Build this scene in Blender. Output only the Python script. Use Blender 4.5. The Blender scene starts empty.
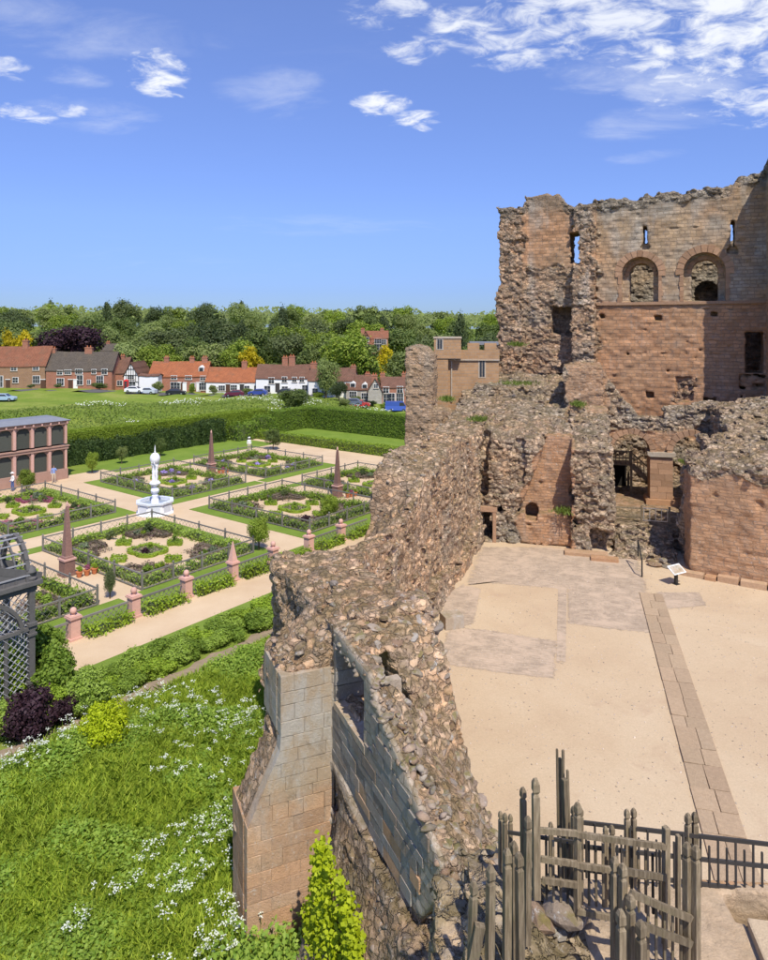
import bpy, bmesh, math, random
import numpy as np
from mathutils import Vector, Matrix

# ------------------------------------------------------------------ camera, sky, sun, exposure
scene = bpy.context.scene
COL = scene.collection
HC = 15.3            # camera height above the garden
FPX = 690.0          # focal length in pixels of the 768 wide photograph
HOR = 330.0          # horizon row
cam_d = bpy.data.cameras.new("camera")
cam = bpy.data.objects.new("camera", cam_d)
COL.objects.link(cam)
cam.location = (0, 0, HC)
cam.rotation_euler = (math.radians(90), 0, 0)
cam_d.sensor_fit = 'HORIZONTAL'
cam_d.sensor_width = 36.0
cam_d.lens = 36.0 * FPX / 768.0
cam_d.shift_y = -(480 - HOR) / 768.0
cam_d.clip_start = 0.1
cam_d.clip_end = 6000
scene.camera = cam

SUN = Vector((0.177, -0.545, 0.819)).normalized()     # towards the sun
sun_el = math.asin(SUN.z)
sun_az = math.atan2(SUN.x, SUN.y)
sd = bpy.data.lights.new("sun", 'SUN')
sd.energy = 4.7
sd.angle = math.radians(0.55)
sd.color = (1.0, 0.94, 0.83)
so = bpy.data.objects.new("sun", sd)
COL.objects.link(so)
so.rotation_euler = SUN.to_track_quat('Z', 'Y').to_euler()
so.location = (30, -40, 80)

scene.view_settings.view_transform = 'Standard'
scene.view_settings.look = 'None'
scene.view_settings.gamma = 1.0
scene.view_settings.use_curve_mapping = False
scene.view_settings.exposure = 0.10


def pixdir(px, py):
    return Vector(((px - 384) / FPX, 1.0, (HOR - py) / FPX)).normalized()


world = bpy.data.worlds.new("World")
scene.world = world
world.use_nodes = True


def build_world():
    nt = world.node_tree
    N, L = nt.nodes, nt.links
    N.clear()
    out = N.new('ShaderNodeOutputWorld')
    bg = N.new('ShaderNodeBackground')
    bg.inputs['Strength'].default_value = 0.14
    sky = N.new('ShaderNodeTexSky')
    sky.sky_type = 'NISHITA'
    sky.sun_disc = False
    sky.sun_elevation = sun_el
    sky.sun_rotation = sun_az
    sky.altitude = 100
    sky.air_density = 1.0
    sky.dust_density = 0.35
    sky.ozone_density = 4.0
    tc = N.new('ShaderNodeTexCoord')
    nrm = N.new('ShaderNodeVectorMath'); nrm.operation = 'NORMALIZE'
    L.new(tc.outputs['Generated'], nrm.inputs[0])
    sep = N.new('ShaderNodeSeparateXYZ')
    L.new(nrm.outputs[0], sep.inputs[0])

    def math_n(op, a, b=None, clamp=False):
        m = N.new('ShaderNodeMath'); m.operation = op; m.use_clamp = clamp
        for i, v in enumerate((a, b)):
            if v is None:
                continue
            if isinstance(v, (int, float)):
                m.inputs[i].default_value = v
            else:
                L.new(v, m.inputs[i])
        return m.outputs[0]
    zc = math_n('ADD', math_n('MAXIMUM', sep.outputs['Z'], 0.0), 0.16)
    comb = N.new('ShaderNodeCombineXYZ')
    L.new(math_n('DIVIDE', sep.outputs['X'], zc), comb.inputs[0])
    L.new(math_n('DIVIDE', sep.outputs['Y'], zc), comb.inputs[1])

    def noise(scale, detail, rough, dist=0.0, stretch=(1, 1, 1), off=(0, 0, 0), rot=0):
        mp = N.new('ShaderNodeMapping')
        mp.inputs['Scale'].default_value = stretch
        mp.inputs['Location'].default_value = off
        mp.inputs['Rotation'].default_value = (0, 0, rot)
        L.new(comb.outputs[0], mp.inputs[0])
        n = N.new('ShaderNodeTexNoise')
        n.inputs['Scale'].default_value = scale
        n.inputs['Detail'].default_value = detail
        n.inputs['Roughness'].default_value = rough
        n.inputs['Distortion'].default_value = dist
        L.new(mp.outputs[0], n.inputs['Vector'])
        return n.outputs['Fac']

    def ramp(x, a, b):
        mr = N.new('ShaderNodeMapRange')
        mr.interpolation_type = 'SMOOTHSTEP'
        mr.inputs['From Min'].default_value = a
        mr.inputs['From Max'].default_value = b
        L.new(x, mr.inputs['Value'])
        return mr.outputs[0]
    # thin streaky high cloud over the whole sky, some breaks
    fine = noise(3.2, 9, 0.62, 0.35, (1.0, 1.9, 1), (3.1, 0.4, 0), 0.5)
    broad = noise(0.42, 3, 0.5, 0.2, (1, 1, 1), (0.7, 5.2, 0))
    cirrus = math_n('MULTIPLY', ramp(fine, 0.46, 0.80), ramp(broad, 0.52, 0.72))
    # fair weather puffs in chosen directions
    puff = noise(11.0, 10, 0.62, 0.45, (1, 1.3, 1), (1.3, 2.2, 0), .6)
    total = math_n('MULTIPLY', cirrus, 0.16)
    specs = [(156, 76, 0.050, .85, 1.0), (382, 104, 0.052, 0.42, 1.0), (414, 120, 0.046, 0.42, 1.0),
             (735, 22, 0.20, 0.62, .95), (620, 4, 0.22, 0.40, .85), (462, 24, 0.062, 0.55, .9), (520, 44, 0.09, 0.42, .8),
             (388, 8, 0.07, 0.45, .75), (414, 50, 0.055, 0.4, .72), (758, 105, 0.06, 0.5, .85), (600, 72, .08, .4, .5), (690, 78, .10, .4, .6),
             (24, 114, 0.045, 0.35, .8), (60, 108, .04, .3, .75), (10, 70, 0.035, 0.5, .8), (75, 78, .05, .4, .4), (95, 34, 0.20, 0.22, 0.30),
             (275, 92, 0.10, 0.4, 0.30), (650, 122, 0.11, 0.25, 0.28), (645, 157, 0.06, 0.2, 0.25), (330, 225, 0.20, 0.10, 0.12), (90, 112, .1, .3, .35)]
    for px, py, rad, flat, amt in specs:
        d = pixdir(px, py)
        right = Vector((d.y, -d.x, 0)).normalized()
        up = right.cross(d)

        def dot(v):
            m = N.new('ShaderNodeVectorMath'); m.operation = 'DOT_PRODUCT'
            m.inputs[1].default_value = v
            L.new(nrm.outputs[0], m.inputs[0])
            return m.outputs['Value']
        a = math_n('DIVIDE', dot(right), rad)
        b = math_n('DIVIDE', dot(up), rad * flat)
        r2 = math_n('ADD', math_n('MULTIPLY', a, a), math_n('MULTIPLY', b, b))
        fwd = math_n('GREATER_THAN', dot(d), 0.0)
        g = math_n('MULTIPLY', math_n('SUBTRACT', 1.0, r2, True), fwd)
        src = puff if amt > 0.7 else fine
        lo_, hi_ = (.58, .90) if amt > .7 else (.55, 1.02)
        # cloud where the noise beats a threshold that falls towards the middle of the patch
        v = math_n('ADD', src, math_n('MULTIPLY', g, 0.27))
        c = math_n('MULTIPLY', math_n('MULTIPLY', ramp(v, lo_, hi_), ramp(g, 0.0, 0.42)), amt)
        total = math_n('MAXIMUM', total, c)
    fade = ramp(sep.outputs['Z'], 0.015, 0.10)
    total = math_n('MULTIPLY', total, fade, True)
    tint = N.new('ShaderNodeMix'); tint.data_type = 'RGBA'; tint.blend_type = 'MULTIPLY'
    tint.inputs[0].default_value = 1.0
    L.new(sky.outputs[0], tint.inputs[6])
    # clear summer air: a bluer horizon than the model's
    cr = N.new('ShaderNodeValToRGB')
    el = cr.color_ramp.elements
    el[0].position = 0.0; el[0].color = (.36, .49, .79, 1)
    el[1].position = 1.0; el[1].color = (1.10, 1.04, 1.34, 1)
    e2 = el.new(.12); e2.color = (.44, .53, .88, 1)
    e3 = el.new(.34); e3.color = (.70, .74, 1.08, 1)
    L.new(math_n('MAXIMUM', math_n('MULTIPLY', sep.outputs['Z'], 2.2, True), 0.0), cr.inputs[0])
    L.new(cr.outputs[0], tint.inputs[7])
    mix = N.new('ShaderNodeMix'); mix.data_type = 'RGBA'
    L.new(total, mix.inputs[0])
    L.new(tint.outputs[2], mix.inputs[6])
    mix.inputs[7].default_value = (6.5, 6.7, 7.1, 1)
    L.new(mix.outputs[2], bg.inputs['Color'])
    L.new(bg.outputs[0], out.inputs['Surface'])


build_world()

# ------------------------------------------------------------------ helpers
R = np.random.default_rng(7)
random.seed(7)


def at(px, py, Y):
    """point on the ray through a photo pixel at depth Y"""
    return Vector(((px - 384) / FPX * Y, Y, HC - (py - HOR) / FPX * Y))


def gnd(px, py, z=0.0):
    Y = FPX * (HC - z) / (py - HOR)
    return Vector(((px - 384) / FPX * Y, Y, z))


def mesh_np(name, V, F, mat=None, smooth=False, cols=None):
    """V (n,3), F list of arrays of equal-sided faces"""
    V = np.asarray(V, np.float32)
    if not isinstance(F, (list, tuple)):
        F = [F]
    F = [np.asarray(f, np.int32) for f in F if len(f)]
    me = bpy.data.meshes.new(name)
    me.vertices.add(len(V))
    me.vertices.foreach_set("co", V.ravel())
    nl = sum(f.size for f in F)
    me.loops.add(nl)
    me.loops.foreach_set("vertex_index", np.concatenate([f.ravel() for f in F]))
    starts, tot, o = [], [], 0
    for f in F:
        k = f.shape[1]
        starts.append(o + np.arange(len(f)) * k)
        tot.append(np.full(len(f), k))
        o += f.size
    starts = np.concatenate(starts).astype(np.int32)
    me.polygons.add(len(starts))
    me.polygons.foreach_set("loop_start", starts)
    me.polygons.foreach_set("loop_total", np.concatenate(tot).astype(np.int32))
    if smooth:
        sm = np.ones(len(starts), bool)
        if cols is not None:
            sm = np.asarray(cols)[F[0][:, 0], 3] > .5
        me.polygons.foreach_set("use_smooth", sm)
    if cols is not None:
        at_ = me.color_attributes.new("Col", 'FLOAT_COLOR', 'POINT')
        at_.data.foreach_set("color", np.asarray(cols, np.float32).ravel())
    me.update(calc_edges=True)
    if mat is not None:
        me.materials.append(mat)
    return me


class MB:
    """collects simple shapes into one mesh"""

    def __init__(s):
        s.v = []; s.f = []

    def add(s, V, F):
        o = len(s.v)
        s.v += [tuple(p) for p in V]
        s.f += [tuple(i + o for i in f) for f in F]
        return s

    def box(s, x0, x1, y0, y1, z0, z1):
        V = [(x, y, z) for z in (z0, z1) for y in (y0, y1) for x in (x0, x1)]
        return s.add(V, [(0, 2, 3, 1), (4, 5, 7, 6), (0, 1, 5, 4), (2, 6, 7, 3), (0, 4, 6, 2), (1, 3, 7, 5)])

    def bar(s, a, b, w, h=None, up=(0, 0, 1)):
        a = Vector(a); b = Vector(b); h = h or w
        d = (b - a).normalized(); u = Vector(up)
        if abs(d.dot(u)) > .98:
            u = Vector((1, 0, 0))
        r = d.cross(u).normalized(); u = r.cross(d)
        V = [p + r * (i * w / 2) + u * (j * h / 2) for p in (a, b) for i, j in ((-1, -1), (1, -1), (1, 1), (-1, 1))]
        return s.add(V, [(3, 2, 1, 0), (4, 5, 6, 7), (0, 1, 5, 4), (1, 2, 6, 5), (2, 3, 7, 6), (3, 0, 4, 7)])

    def tube(s, pts, radii, n=8, caps=True):
        pts = [Vector(p) for p in pts]
        o = len(s.v)
        V = []
        for i, p in enumerate(pts):
            d = (pts[min(i + 1, len(pts) - 1)] - pts[max(i - 1, 0)]).normalized()
            a = Vector((0, 0, 1)) if abs(d.z) < .9 else Vector((1, 0, 0))
            r = d.cross(a).normalized(); u = r.cross(d)
            rr = radii[i] if hasattr(radii, '__len__') else radii
            for k in range(n):
                t = 2 * math.pi * k / n
                V.append(p + (r * math.cos(t) + u * math.sin(t)) * rr)
        F = []
        for i in range(len(pts) - 1):
            for k in range(n):
                k2 = (k + 1) % n
                F.append((i * n + k, i * n + k2, (i + 1) * n + k2, (i + 1) * n + k))
        if caps:
            F.append(tuple(range(n))[::-1]); F.append(tuple((len(pts) - 1) * n + k for k in range(n)))
        return s.add(V, F)

    def lathe(s, prof, n=16, c=(0, 0, 0), ph=0.0, ring=False):
        V = []; F = []
        for r, z in prof:
            for k in range(n):
                t = ph + 2 * math.pi * k / n
                V.append((c[0] + r * math.cos(t), c[1] + r * math.sin(t), c[2] + z))
        for i in range(len(prof) - 1):
            for k in range(n):
                k2 = (k + 1) % n
                F.append((i * n + k, i * n + k2, (i + 1) * n + k2, (i + 1) * n + k))
        if ring:
            m = (len(prof) - 1) * n
            F += [(m + k, m + (k + 1) % n, (k + 1) % n, k) for k in range(n)]
        else:
            F.append(tuple(range(n))[::-1]); F.append(tuple((len(prof) - 1) * n + k for k in range(n)))
        return s.add(V, F)

    def prism(s, poly, z0, z1):
        n = len(poly)
        V = [(x, y, z0) for x, y in poly] + [(x, y, z1) for x, y in poly]
        F = [tuple(range(n))[::-1], tuple(range(n, 2 * n))]
        F += [(i, (i + 1) % n, n + (i + 1) % n, n + i) for i in range(n)]
        return s.add(V, F)

    def prism_y(s, poly, y0, y1):
        """polygon in x,z extruded along y"""
        n = len(poly)
        V = [(x, y0, z) for x, z in poly] + [(x, y1, z) for x, z in poly]
        F = [tuple(range(n)), tuple(range(n, 2 * n))[::-1]]
        F += [((i + 1) % n, i, n + i, n + (i + 1) % n) for i in range(n)]
        return s.add(V, F)

    def mesh(s, name, mat=None, smooth=False):
        me = bpy.data.meshes.new(name)
        me.from_pydata(s.v, [], s.f)
        bm = bmesh.new(); bm.from_mesh(me)
        bmesh.ops.recalc_face_normals(bm, faces=bm.faces)
        bm.to_mesh(me); bm.free()
        if mat:
            me.materials.append(mat)
        if smooth:
            me.polygons.foreach_set("use_smooth", np.ones(len(me.polygons), bool))
            me.set_sharp_from_angle(angle=math.radians(38))
        return me

    def build(s, name, mat, parent=None, smooth=False):
        return link(name, s.mesh(name, mat, smooth), parent)


def link(name, me, parent=None, loc=None, rz=0.0, scale=None):
    o = bpy.data.objects.new(name, me)
    COL.objects.link(o)
    if parent is not None:
        o.parent = parent
    if loc is not None:
        o.location = loc
    if rz:
        o.rotation_euler = (0, 0, rz)
    if scale is not None:
        o.scale = scale if hasattr(scale, '__len__') else (scale,) * 3
    return o


def tag(o, label=None, cat=None, group=None, kind=None):
    if label: o['label'] = label
    if cat: o['category'] = cat
    if group: o['group'] = group
    if kind: o['kind'] = kind
    return o


def thing(name, label, cat, loc=(0, 0, 0), rz=0.0, group=None):
    return tag(link(name, None, None, loc, rz), label, cat, group)


def copy_tree(o, parent=None, **kw):
    c = o.copy(); COL.objects.link(c); c.parent = parent
    for ch in list(o.children):
        copy_tree(ch, c)
    return c


# ------------------------------------------------------------------ materials
class NT:
    def __init__(s, name):
        s.m = bpy.data.materials.new(name); s.m.use_nodes = True
        s.nt = s.m.node_tree; s.N = s.nt.nodes; s.L = s.nt.links
        s.b = s.N['Principled BSDF']
        s.b.inputs['Roughness'].default_value = 0.9
        s.b.inputs['Specular IOR Level'].default_value = 0.2
        s._tc = None

    def set(s, inp, v):
        if isinstance(v, (int, float)):
            inp.default_value = v
        elif isinstance(v, tuple):
            inp.default_value = v if len(v) != 3 or inp.type == 'VECTOR' else v + (1,)
        else:
            s.L.new(v, inp)

    def obj(s):
        if s._tc is None:
            s._tc = s.N.new('ShaderNodeTexCoord')
        return s._tc.outputs['Object']

    def geo(s):
        g = s.N.new('ShaderNodeNewGeometry')
        return g

    def pos(s):
        return s.geo().outputs['Position']

    def mapping(s, vec, sc=(1, 1, 1), rot=(0, 0, 0), loc=(0, 0, 0)):
        m = s.N.new('ShaderNodeMapping')
        s.L.new(vec, m.inputs[0])
        m.inputs['Scale'].default_value = sc; m.inputs['Rotation'].default_value = rot; m.inputs['Location'].default_value = loc
        return m.outputs[0]

    def noise(s, scale, detail=4, rough=.55, vec=None, dist=0.0, color=False):
        n = s.N.new('ShaderNodeTexNoise')
        n.inputs['Scale'].default_value = scale; n.inputs['Detail'].default_value = detail
        n.inputs['Roughness'].default_value = rough; n.inputs['Distortion'].default_value = dist
        s.L.new(vec if vec is not None else s.obj(), n.inputs['Vector'])
        return n.outputs['Color' if color else 'Fac']

    def voro(s, scale, feature='F1', vec=None, out='Distance', rnd=1.0):
        n = s.N.new('ShaderNodeTexVoronoi'); n.feature = feature
        n.inputs['Scale'].default_value = scale; n.inputs['Randomness'].default_value = rnd
        s.L.new(vec if vec is not None else s.obj(), n.inputs['Vector'])
        return n.outputs[out]

    def ramp(s, x, a, b, lo=0.0, hi=1.0, smooth=True):
        m = s.N.new('ShaderNodeMapRange')
        if smooth: m.interpolation_type = 'SMOOTHSTEP'
        for k, v in (('From Min', a), ('From Max', b), ('To Min', lo), ('To Max', hi)):
            m.inputs[k].default_value = v
        s.set(m.inputs['Value'], x)
        return m.outputs[0]

    def math(s, op, a, b=None, clamp=False):
        m = s.N.new('ShaderNodeMath'); m.operation = op; m.use_clamp = clamp
        s.set(m.inputs[0], a)
        if b is not None: s.set(m.inputs[1], b)
        return m.outputs[0]

    def mix(s, f, a, b, mode='MIX'):
        m = s.N.new('ShaderNodeMix'); m.data_type = 'RGBA'; m.blend_type = mode
        s.set(m.inputs[0], f); s.set(m.inputs[6], a); s.set(m.inputs[7], b)
        return m.outputs[2]

    def cramp(s, x, stops):
        r = s.N.new('ShaderNodeValToRGB')
        e = r.color_ramp.elements
        while len(e) < len(stops): e.new(0.5)
        for i, (p, c) in enumerate(stops):
            e[i].position = p; e[i].color = tuple(c) + (1,)
        s.L.new(x, r.inputs[0])
        return r.outputs[0]

    def val(s, c, f, lo, hi):
        """multiply colour by a factor mapped from f"""
        v = s.ramp(f, 0, 1, lo, hi, False)
        return s.mix(1.0, c, v, 'MULTIPLY')

    def bump(s, h, dist=.02, strength=1.0, prev=None):
        b = s.N.new('ShaderNodeBump')
        b.inputs['Distance'].default_value = dist; b.inputs['Strength'].default_value = strength
        s.L.new(h, b.inputs['Height'])
        if prev is not None: s.L.new(prev, b.inputs['Normal'])
        return b.outputs[0]

    def done(s, col, normal=None, rough=None, spec=None, metal=None):
        s.set(s.b.inputs['Base Color'], col)
        if normal is not None: s.L.new(normal, s.b.inputs['Normal'])
        if rough is not None: s.set(s.b.inputs['Roughness'], rough)
        if spec is not None: s.b.inputs['Specular IOR Level'].default_value = spec
        if metal is not None: s.b.inputs['Metallic'].default_value = metal
        return s.m


def plain(name, c, rough=.8, var=.18, scale=6, spec=.3, bump=0.0, metal=0.0):
    t = NT(name)
    n = t.noise(scale, 5, .6)
    oi = t.N.new('ShaderNodeObjectInfo').outputs['Random']
    col = t.val(c, n, 1 - var, 1 + var)
    col = t.val(col, oi, 1 - var * .5, 1 + var * .5)
    return t.done(col, t.bump(n, bump) if bump else None, rough, spec, metal)


def leaf_mat(name, c1, c2, c3=None, trans=.35, obj_var=.25, hue=0.0):
    """foliage: colour by leaf and by plant, thin leaves let light through"""
    t = NT(name)
    g = t.geo().outputs['Random Per Island']
    oi = t.N.new('ShaderNodeObjectInfo').outputs['Random']
    col = t.mix(g, c1, c2)
    n = t.noise(.55, 3, .6, t.pos())
    col = t.val(col, n, .72, 1.28)
    if c3:
        col = t.mix(t.ramp(oi, .2, .9), col, t.mix(g, c3, c2))
    col = t.val(col, oi, 1 - obj_var, 1 + obj_var)
    t.set(t.b.inputs['Base Color'], col)
    t.b.inputs['Roughness'].default_value = .6
    t.b.inputs['Specular IOR Level'].default_value = .25
    tr = t.N.new('ShaderNodeBsdfTranslucent')
    t.L.new(t.mix(1.0, col, (1.15, 1.2, .6), 'MULTIPLY'), tr.inputs['Color'])
    mx = t.N.new('ShaderNodeMixShader'); mx.inputs[0].default_value = trans
    t.L.new(t.b.outputs[0], mx.inputs[1]); t.L.new(tr.outputs[0], mx.inputs[2])
    t.L.new(mx.outputs[0], t.N['Material Output'].inputs['Surface'])
    return t.m


def masonry_mat(name, brick=(.62, .27), fine=1.0, lichen=.5, jc=(.17, .13, .095), vs=3.1, jm=.5, mossy=.6):
    """rubble and coursed sandstone: vertex colour gives the stone, alpha how far it is coursed ashlar"""
    t = NT(name)
    ca = t.N.new('ShaderNodeVertexColor'); ca.layer_name = "Col"
    base, ash = ca.outputs['Color'], ca.outputs['Alpha']
    o = t.obj()
    sp = t.N.new('ShaderNodeSeparateXYZ'); t.L.new(o, sp.inputs[0])
    cb = t.N.new('ShaderNodeCombineXYZ')
    wob = t.noise(1.8, 4, .6)
    t.L.new(t.math('ADD', sp.outputs['X'], sp.outputs['Y']), cb.inputs[0])
    t.L.new(t.math('ADD', sp.outputs['Z'], t.math('MULTIPLY', wob, .20)), cb.inputs[1])

    def brick_n(w, h, off):
        bt = t.N.new('ShaderNodeTexBrick')
        bt.offset = .5; bt.squash = .7; bt.squash_frequency = 3
        bt.inputs['Scale'].default_value = 1
        bt.inputs['Brick Width'].default_value = w; bt.inputs['Row Height'].default_value = h
        bt.inputs['Mortar Size'].default_value = .022; bt.inputs['Mortar Smooth'].default_value = .35
        bt.inputs['Color1'].default_value = (0, 0, 0, 1); bt.inputs['Color2'].default_value = (1, 1, 1, 1)
        bt.inputs['Mortar'].default_value = (.5, .5, .5, 1)
        t.L.new(t.mapping(cb.outputs[0], loc=(off, off * .3, 0)), bt.inputs['Vector'])
        return bt
    bt = brick_n(brick[0], brick[1], 0)
    n1 = t.noise(2.2, 6, .65)
    n2 = t.noise(14 * fine, 5, .7)
    n3 = t.noise(.35, 4, .6)
    # coursed stone
    acol = t.val(base, bt.outputs['Color'], .80, 1.18)
    acol = t.mix(t.math('MULTIPLY', t.ramp(n1, .44, .66), .35), acol, t.mix(.5, base, (.44, .35, .27)))
    acol = t.val(acol, n2, .72, 1.28)
    acol = t.mix(t.math('MULTIPLY', bt.outputs['Fac'], t.ramp(n1, .35, .6, .15, .7)), acol, t.mix(n3, (.17, .12, .085), (.40, .31, .23)))
    strk = t.noise(1.0, 6, .65, t.mapping(o, (2.2, 2.2, .22)))
    acol = t.mix(t.math('MULTIPLY', t.ramp(strk, .54, .72), .30), acol, (.36, .33, .29))
    acol = t.mix(t.math('MULTIPLY', t.ramp(strk, .36, .22), .45), acol, (.16, .125, .09))
    # rubble
    wa = t.N.new('ShaderNodeVectorMath'); wa.operation = 'MULTIPLY_ADD'
    t.L.new(t.noise(3.4, 4, .65, color=True), wa.inputs[0]); wa.inputs[1].default_value = (.42, .42, .42); t.L.new(o, wa.inputs[2])
    vc = t.voro(vs * fine, 'F1', t.mapping(wa.outputs[0], (1, 1, 1.5)), 'Color')
    ve = t.voro(vs * fine, 'DISTANCE_TO_EDGE', t.mapping(wa.outputs[0], (1, 1, 1.5)))
    sv = t.N.new('ShaderNodeSeparateColor'); t.L.new(vc, sv.inputs[0])
    rcol = t.val(base, sv.outputs[0], .50, 1.45)
    rcol = t.mix(t.math('MULTIPLY', sv.outputs[1], .28), rcol, (.36, .33, .29))
    rcol = t.val(rcol, n2, .6, 1.4)
    joint = t.ramp(ve, .0, .09, 1, 0)
    rcol = t.mix(t.math('MULTIPLY', joint, jm), rcol, jc)
    col = t.mix(ash, rcol, acol)
    # pale lichen spots and dark crusts
    li = t.math('MULTIPLY', t.ramp(t.noise(6.5, 8, .8, dist=.8), .57, .64), t.ramp(n3, .34, .58))
    col = t.mix(t.math('MULTIPLY', li, lichen), col, (.62, .60, .55))
    dk = t.math('MULTIPLY', t.ramp(t.noise(1.1, 7, .72, dist=.3), .56, .70), .5)
    col = t.mix(dk, col, (.12, .095, .07))
    # moss where it can lie
    gz = t.N.new('ShaderNodeSeparateXYZ'); t.L.new(t.geo().outputs['Normal'], gz.inputs[0])
    moss = t.math('MULTIPLY', t.ramp(gz.outputs['Z'], .25, .7), t.ramp(t.noise(1.7, 7, .75), .40, .56))
    col = t.mix(t.math('MULTIPLY', moss, mossy), col, t.mix(n2, (.075, .060, .028), (.22, .165, .065)))
    hr = t.math('ADD', t.ramp(ve, 0, .16), t.math('MULTIPLY', n2, .5))
    ha = t.math('ADD', t.math('MULTIPLY', bt.outputs['Fac'], -1.0), t.math('ADD', t.math('MULTIPLY', bt.outputs['Color'], .5), t.math('MULTIPLY', n2, .45)))
    hm = t.N.new('ShaderNodeMix'); hm.data_type = 'FLOAT'
    t.L.new(ash, hm.inputs[0]); t.L.new(hr, hm.inputs[2]); t.L.new(ha, hm.inputs[3])
    nb = t.bump(hm.outputs[0], .055)
    return t.done(col, nb, .95, .1)


def stone_mat(name, c1, c2, lich=.5, moss=.4, grey=(.36, .33, .29), kvar=.2, big=None, zmix=None):
    """single stones: each its own tone"""
    t = NT(name)
    oi = t.N.new('ShaderNodeObjectInfo').outputs['Random']
    isl = t.geo().outputs['Random Per Island']
    k = t.math('FRACT', t.math('ADD', t.math('MULTIPLY', oi, 7.13), isl))
    p = t.pos()
    col = t.mix(k, c1, c2)
    k2 = t.math('FRACT', t.math('MULTIPLY', k, 5.37))
    col = t.mix(t.math('MULTIPLY', k2, .55), col, grey)
    k3 = t.math('FRACT', t.math('MULTIPLY', k, 11.7))
    col = t.val(col, k3, 1 - kvar, 1 + kvar)
    n2 = t.noise(9, 6, .7, p)
    col = t.val(col, n2, .66, 1.34)
    if zmix:
        zp = t.N.new('ShaderNodeSeparateXYZ'); t.L.new(p, zp.inputs[0])
        zn = t.math('ADD', zp.outputs['Z'], t.math('MULTIPLY', t.noise(1.1, 6, .7, p, .3), 2.4))
        col = t.mix(t.math('MULTIPLY', t.ramp(zn, zmix[0] + 1.2, zmix[1] + 1.2), .9), col, t.mix(n2, tuple(x * .78 for x in zmix[2]), zmix[2]))
    if big:
        bn = t.noise(.9, 7, .7, t.mapping(p, (1, 1, .45)), .4)
        hgt = 1.0
        if zmix:
            hgt = t.ramp(zn, zmix[0] + .2, zmix[1] + 1.4, .12, 1.0)
        col = t.mix(t.math('MULTIPLY', t.math('MULTIPLY', t.ramp(bn, .45, .62), .7), hgt), col, t.mix(n2, (.30, .28, .25), big))
        dk_ = t.ramp(t.noise(1.6, 8, .75, t.mapping(p, (1, 1, .6), loc=(7, 3, 1)), .5), .54, .68)
        col = t.mix(t.math('MULTIPLY', dk_, .5), col, (.20, .155, .105))
    li = t.ramp(t.noise(6, 6, .75, p, .6), .57, .66)
    col = t.mix(t.math('MULTIPLY', li, lich), col, (.56, .55, .50))
    gz = t.N.new('ShaderNodeSeparateXYZ'); t.L.new(t.geo().outputs['Normal'], gz.inputs[0])
    ms = t.math('MULTIPLY', t.ramp(gz.outputs['Z'], .4, .85), t.ramp(t.noise(2.2, 5, .65, p), .46, .60))
    col = t.mix(t.math('MULTIPLY', ms, moss), col, t.mix(n2, (.10, .085, .025), (.24, .20, .06)))
    return t.done(col, t.bump(t.noise(22, 6, .7, p), .03), .95, .1)


M = {}
M['keep'] = masonry_mat('sandstone_keep', (.58, .275), 1.0, .45)
M['rubble'] = masonry_mat('sandstone_rubble', (.46, .19), 1.1, .75)
M['core'] = masonry_mat('mortared_core', (.55, .24), 1.0, 1.0, (.20, .15, .10), 3.4, .35, .65)
M['stone'] = stone_mat('rubble_stone', (.34, .22, .14), (.30, .25, .18), .65, .8, (.33, .31, .28), .32)
M['block'] = stone_mat('ashlar_block', (.48, .265, .14), (.50, .33, .20), .25, .2, (.46, .34, .23), .13)
M['block_grey'] = stone_mat('ashlar_block_grey', (.45, .335, .225), (.44, .35, .25), .6, .35, (.42, .36, .28), .10, (.60, .57, .50))
M['block_dark'] = stone_mat('shaded_facing', (.30, .215, .155), (.29, .25, .205), .45, .4, (.27, .25, .225), .2, (.36, .35, .32))  # darker copy of the ashlar, with the outer face's shade put into its colour
M['mortar'] = plain('lime_mortar', (.42, .35, .27), .95, .25, 8, .1, .01)
M['pier'] = stone_mat('weathered_pier', (.48, .265, .14), (.50, .32, .19), .45, .3, (.47, .33, .22), .16, (.62, .59, .52), (2.1, 3.6, (.47, .37, .255)))
M['dressed'] = stone_mat('dressed_stone', (.39, .23, .135), (.41, .25, .15), .12, .1, (.39, .25, .16))
M['door_shade'] = plain('painted_door_shade', (.02, .017, .014), .95, .2)

t = NT('trodden_rock')
ca = t.N.new('ShaderNodeVertexColor'); ca.layer_name = "Col"
p = t.pos()
c = t.val(ca.outputs['Color'], t.noise(3.2, 7, .7, p), .6, 1.4)
c = t.val(c, t.noise(24, 6, .8, p), .7, 1.3)
c = t.mix(t.math('MULTIPLY', t.ramp(t.noise(1.4, 6, .7, p, .5), .5, .62), .5), c, (.50, .385, .26))
M['rocky'] = t.done(c, t.bump(t.noise(12, 7, .75, p), .04), .95, .1)

t = NT('grass_ground')
p = t.pos()
c = t.cramp(t.noise(.12, 6, .6, p), [(.3, (.13, .20, .028)), (.5, (.18, .24, .036)), (.72, (.27, .29, .07))])
c = t.val(c, t.noise(3.5, 6, .7, p), .65, 1.35)
M['ground'] = t.done(c, t.bump(t.noise(5, 6, .7, p), .08), .95, .1)

t = NT('lawn')
p = t.pos()
c = t.cramp(t.noise(.5, 5, .6, p), [(.3, (.14, .22, .030)), (.7, (.20, .275, .045))])
c = t.val(c, t.noise(12, 5, .7, p), .75, 1.25)
M['lawn'] = t.done(c, t.bump(t.noise(30, 4, .7, p), .03), .95, .1)

t = NT('path_gravel')
p = t.pos()
c = t.cramp(t.noise(.35, 6, .6, p), [(.3, (.55, .40, .25)), (.7, (.64, .49, .32))])
c = t.val(c, t.noise(26, 4, .75, p), .84, 1.16)
M['path'] = t.done(c, t.bump(t.noise(40, 4, .7, p), .012), .95, .1)

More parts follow.
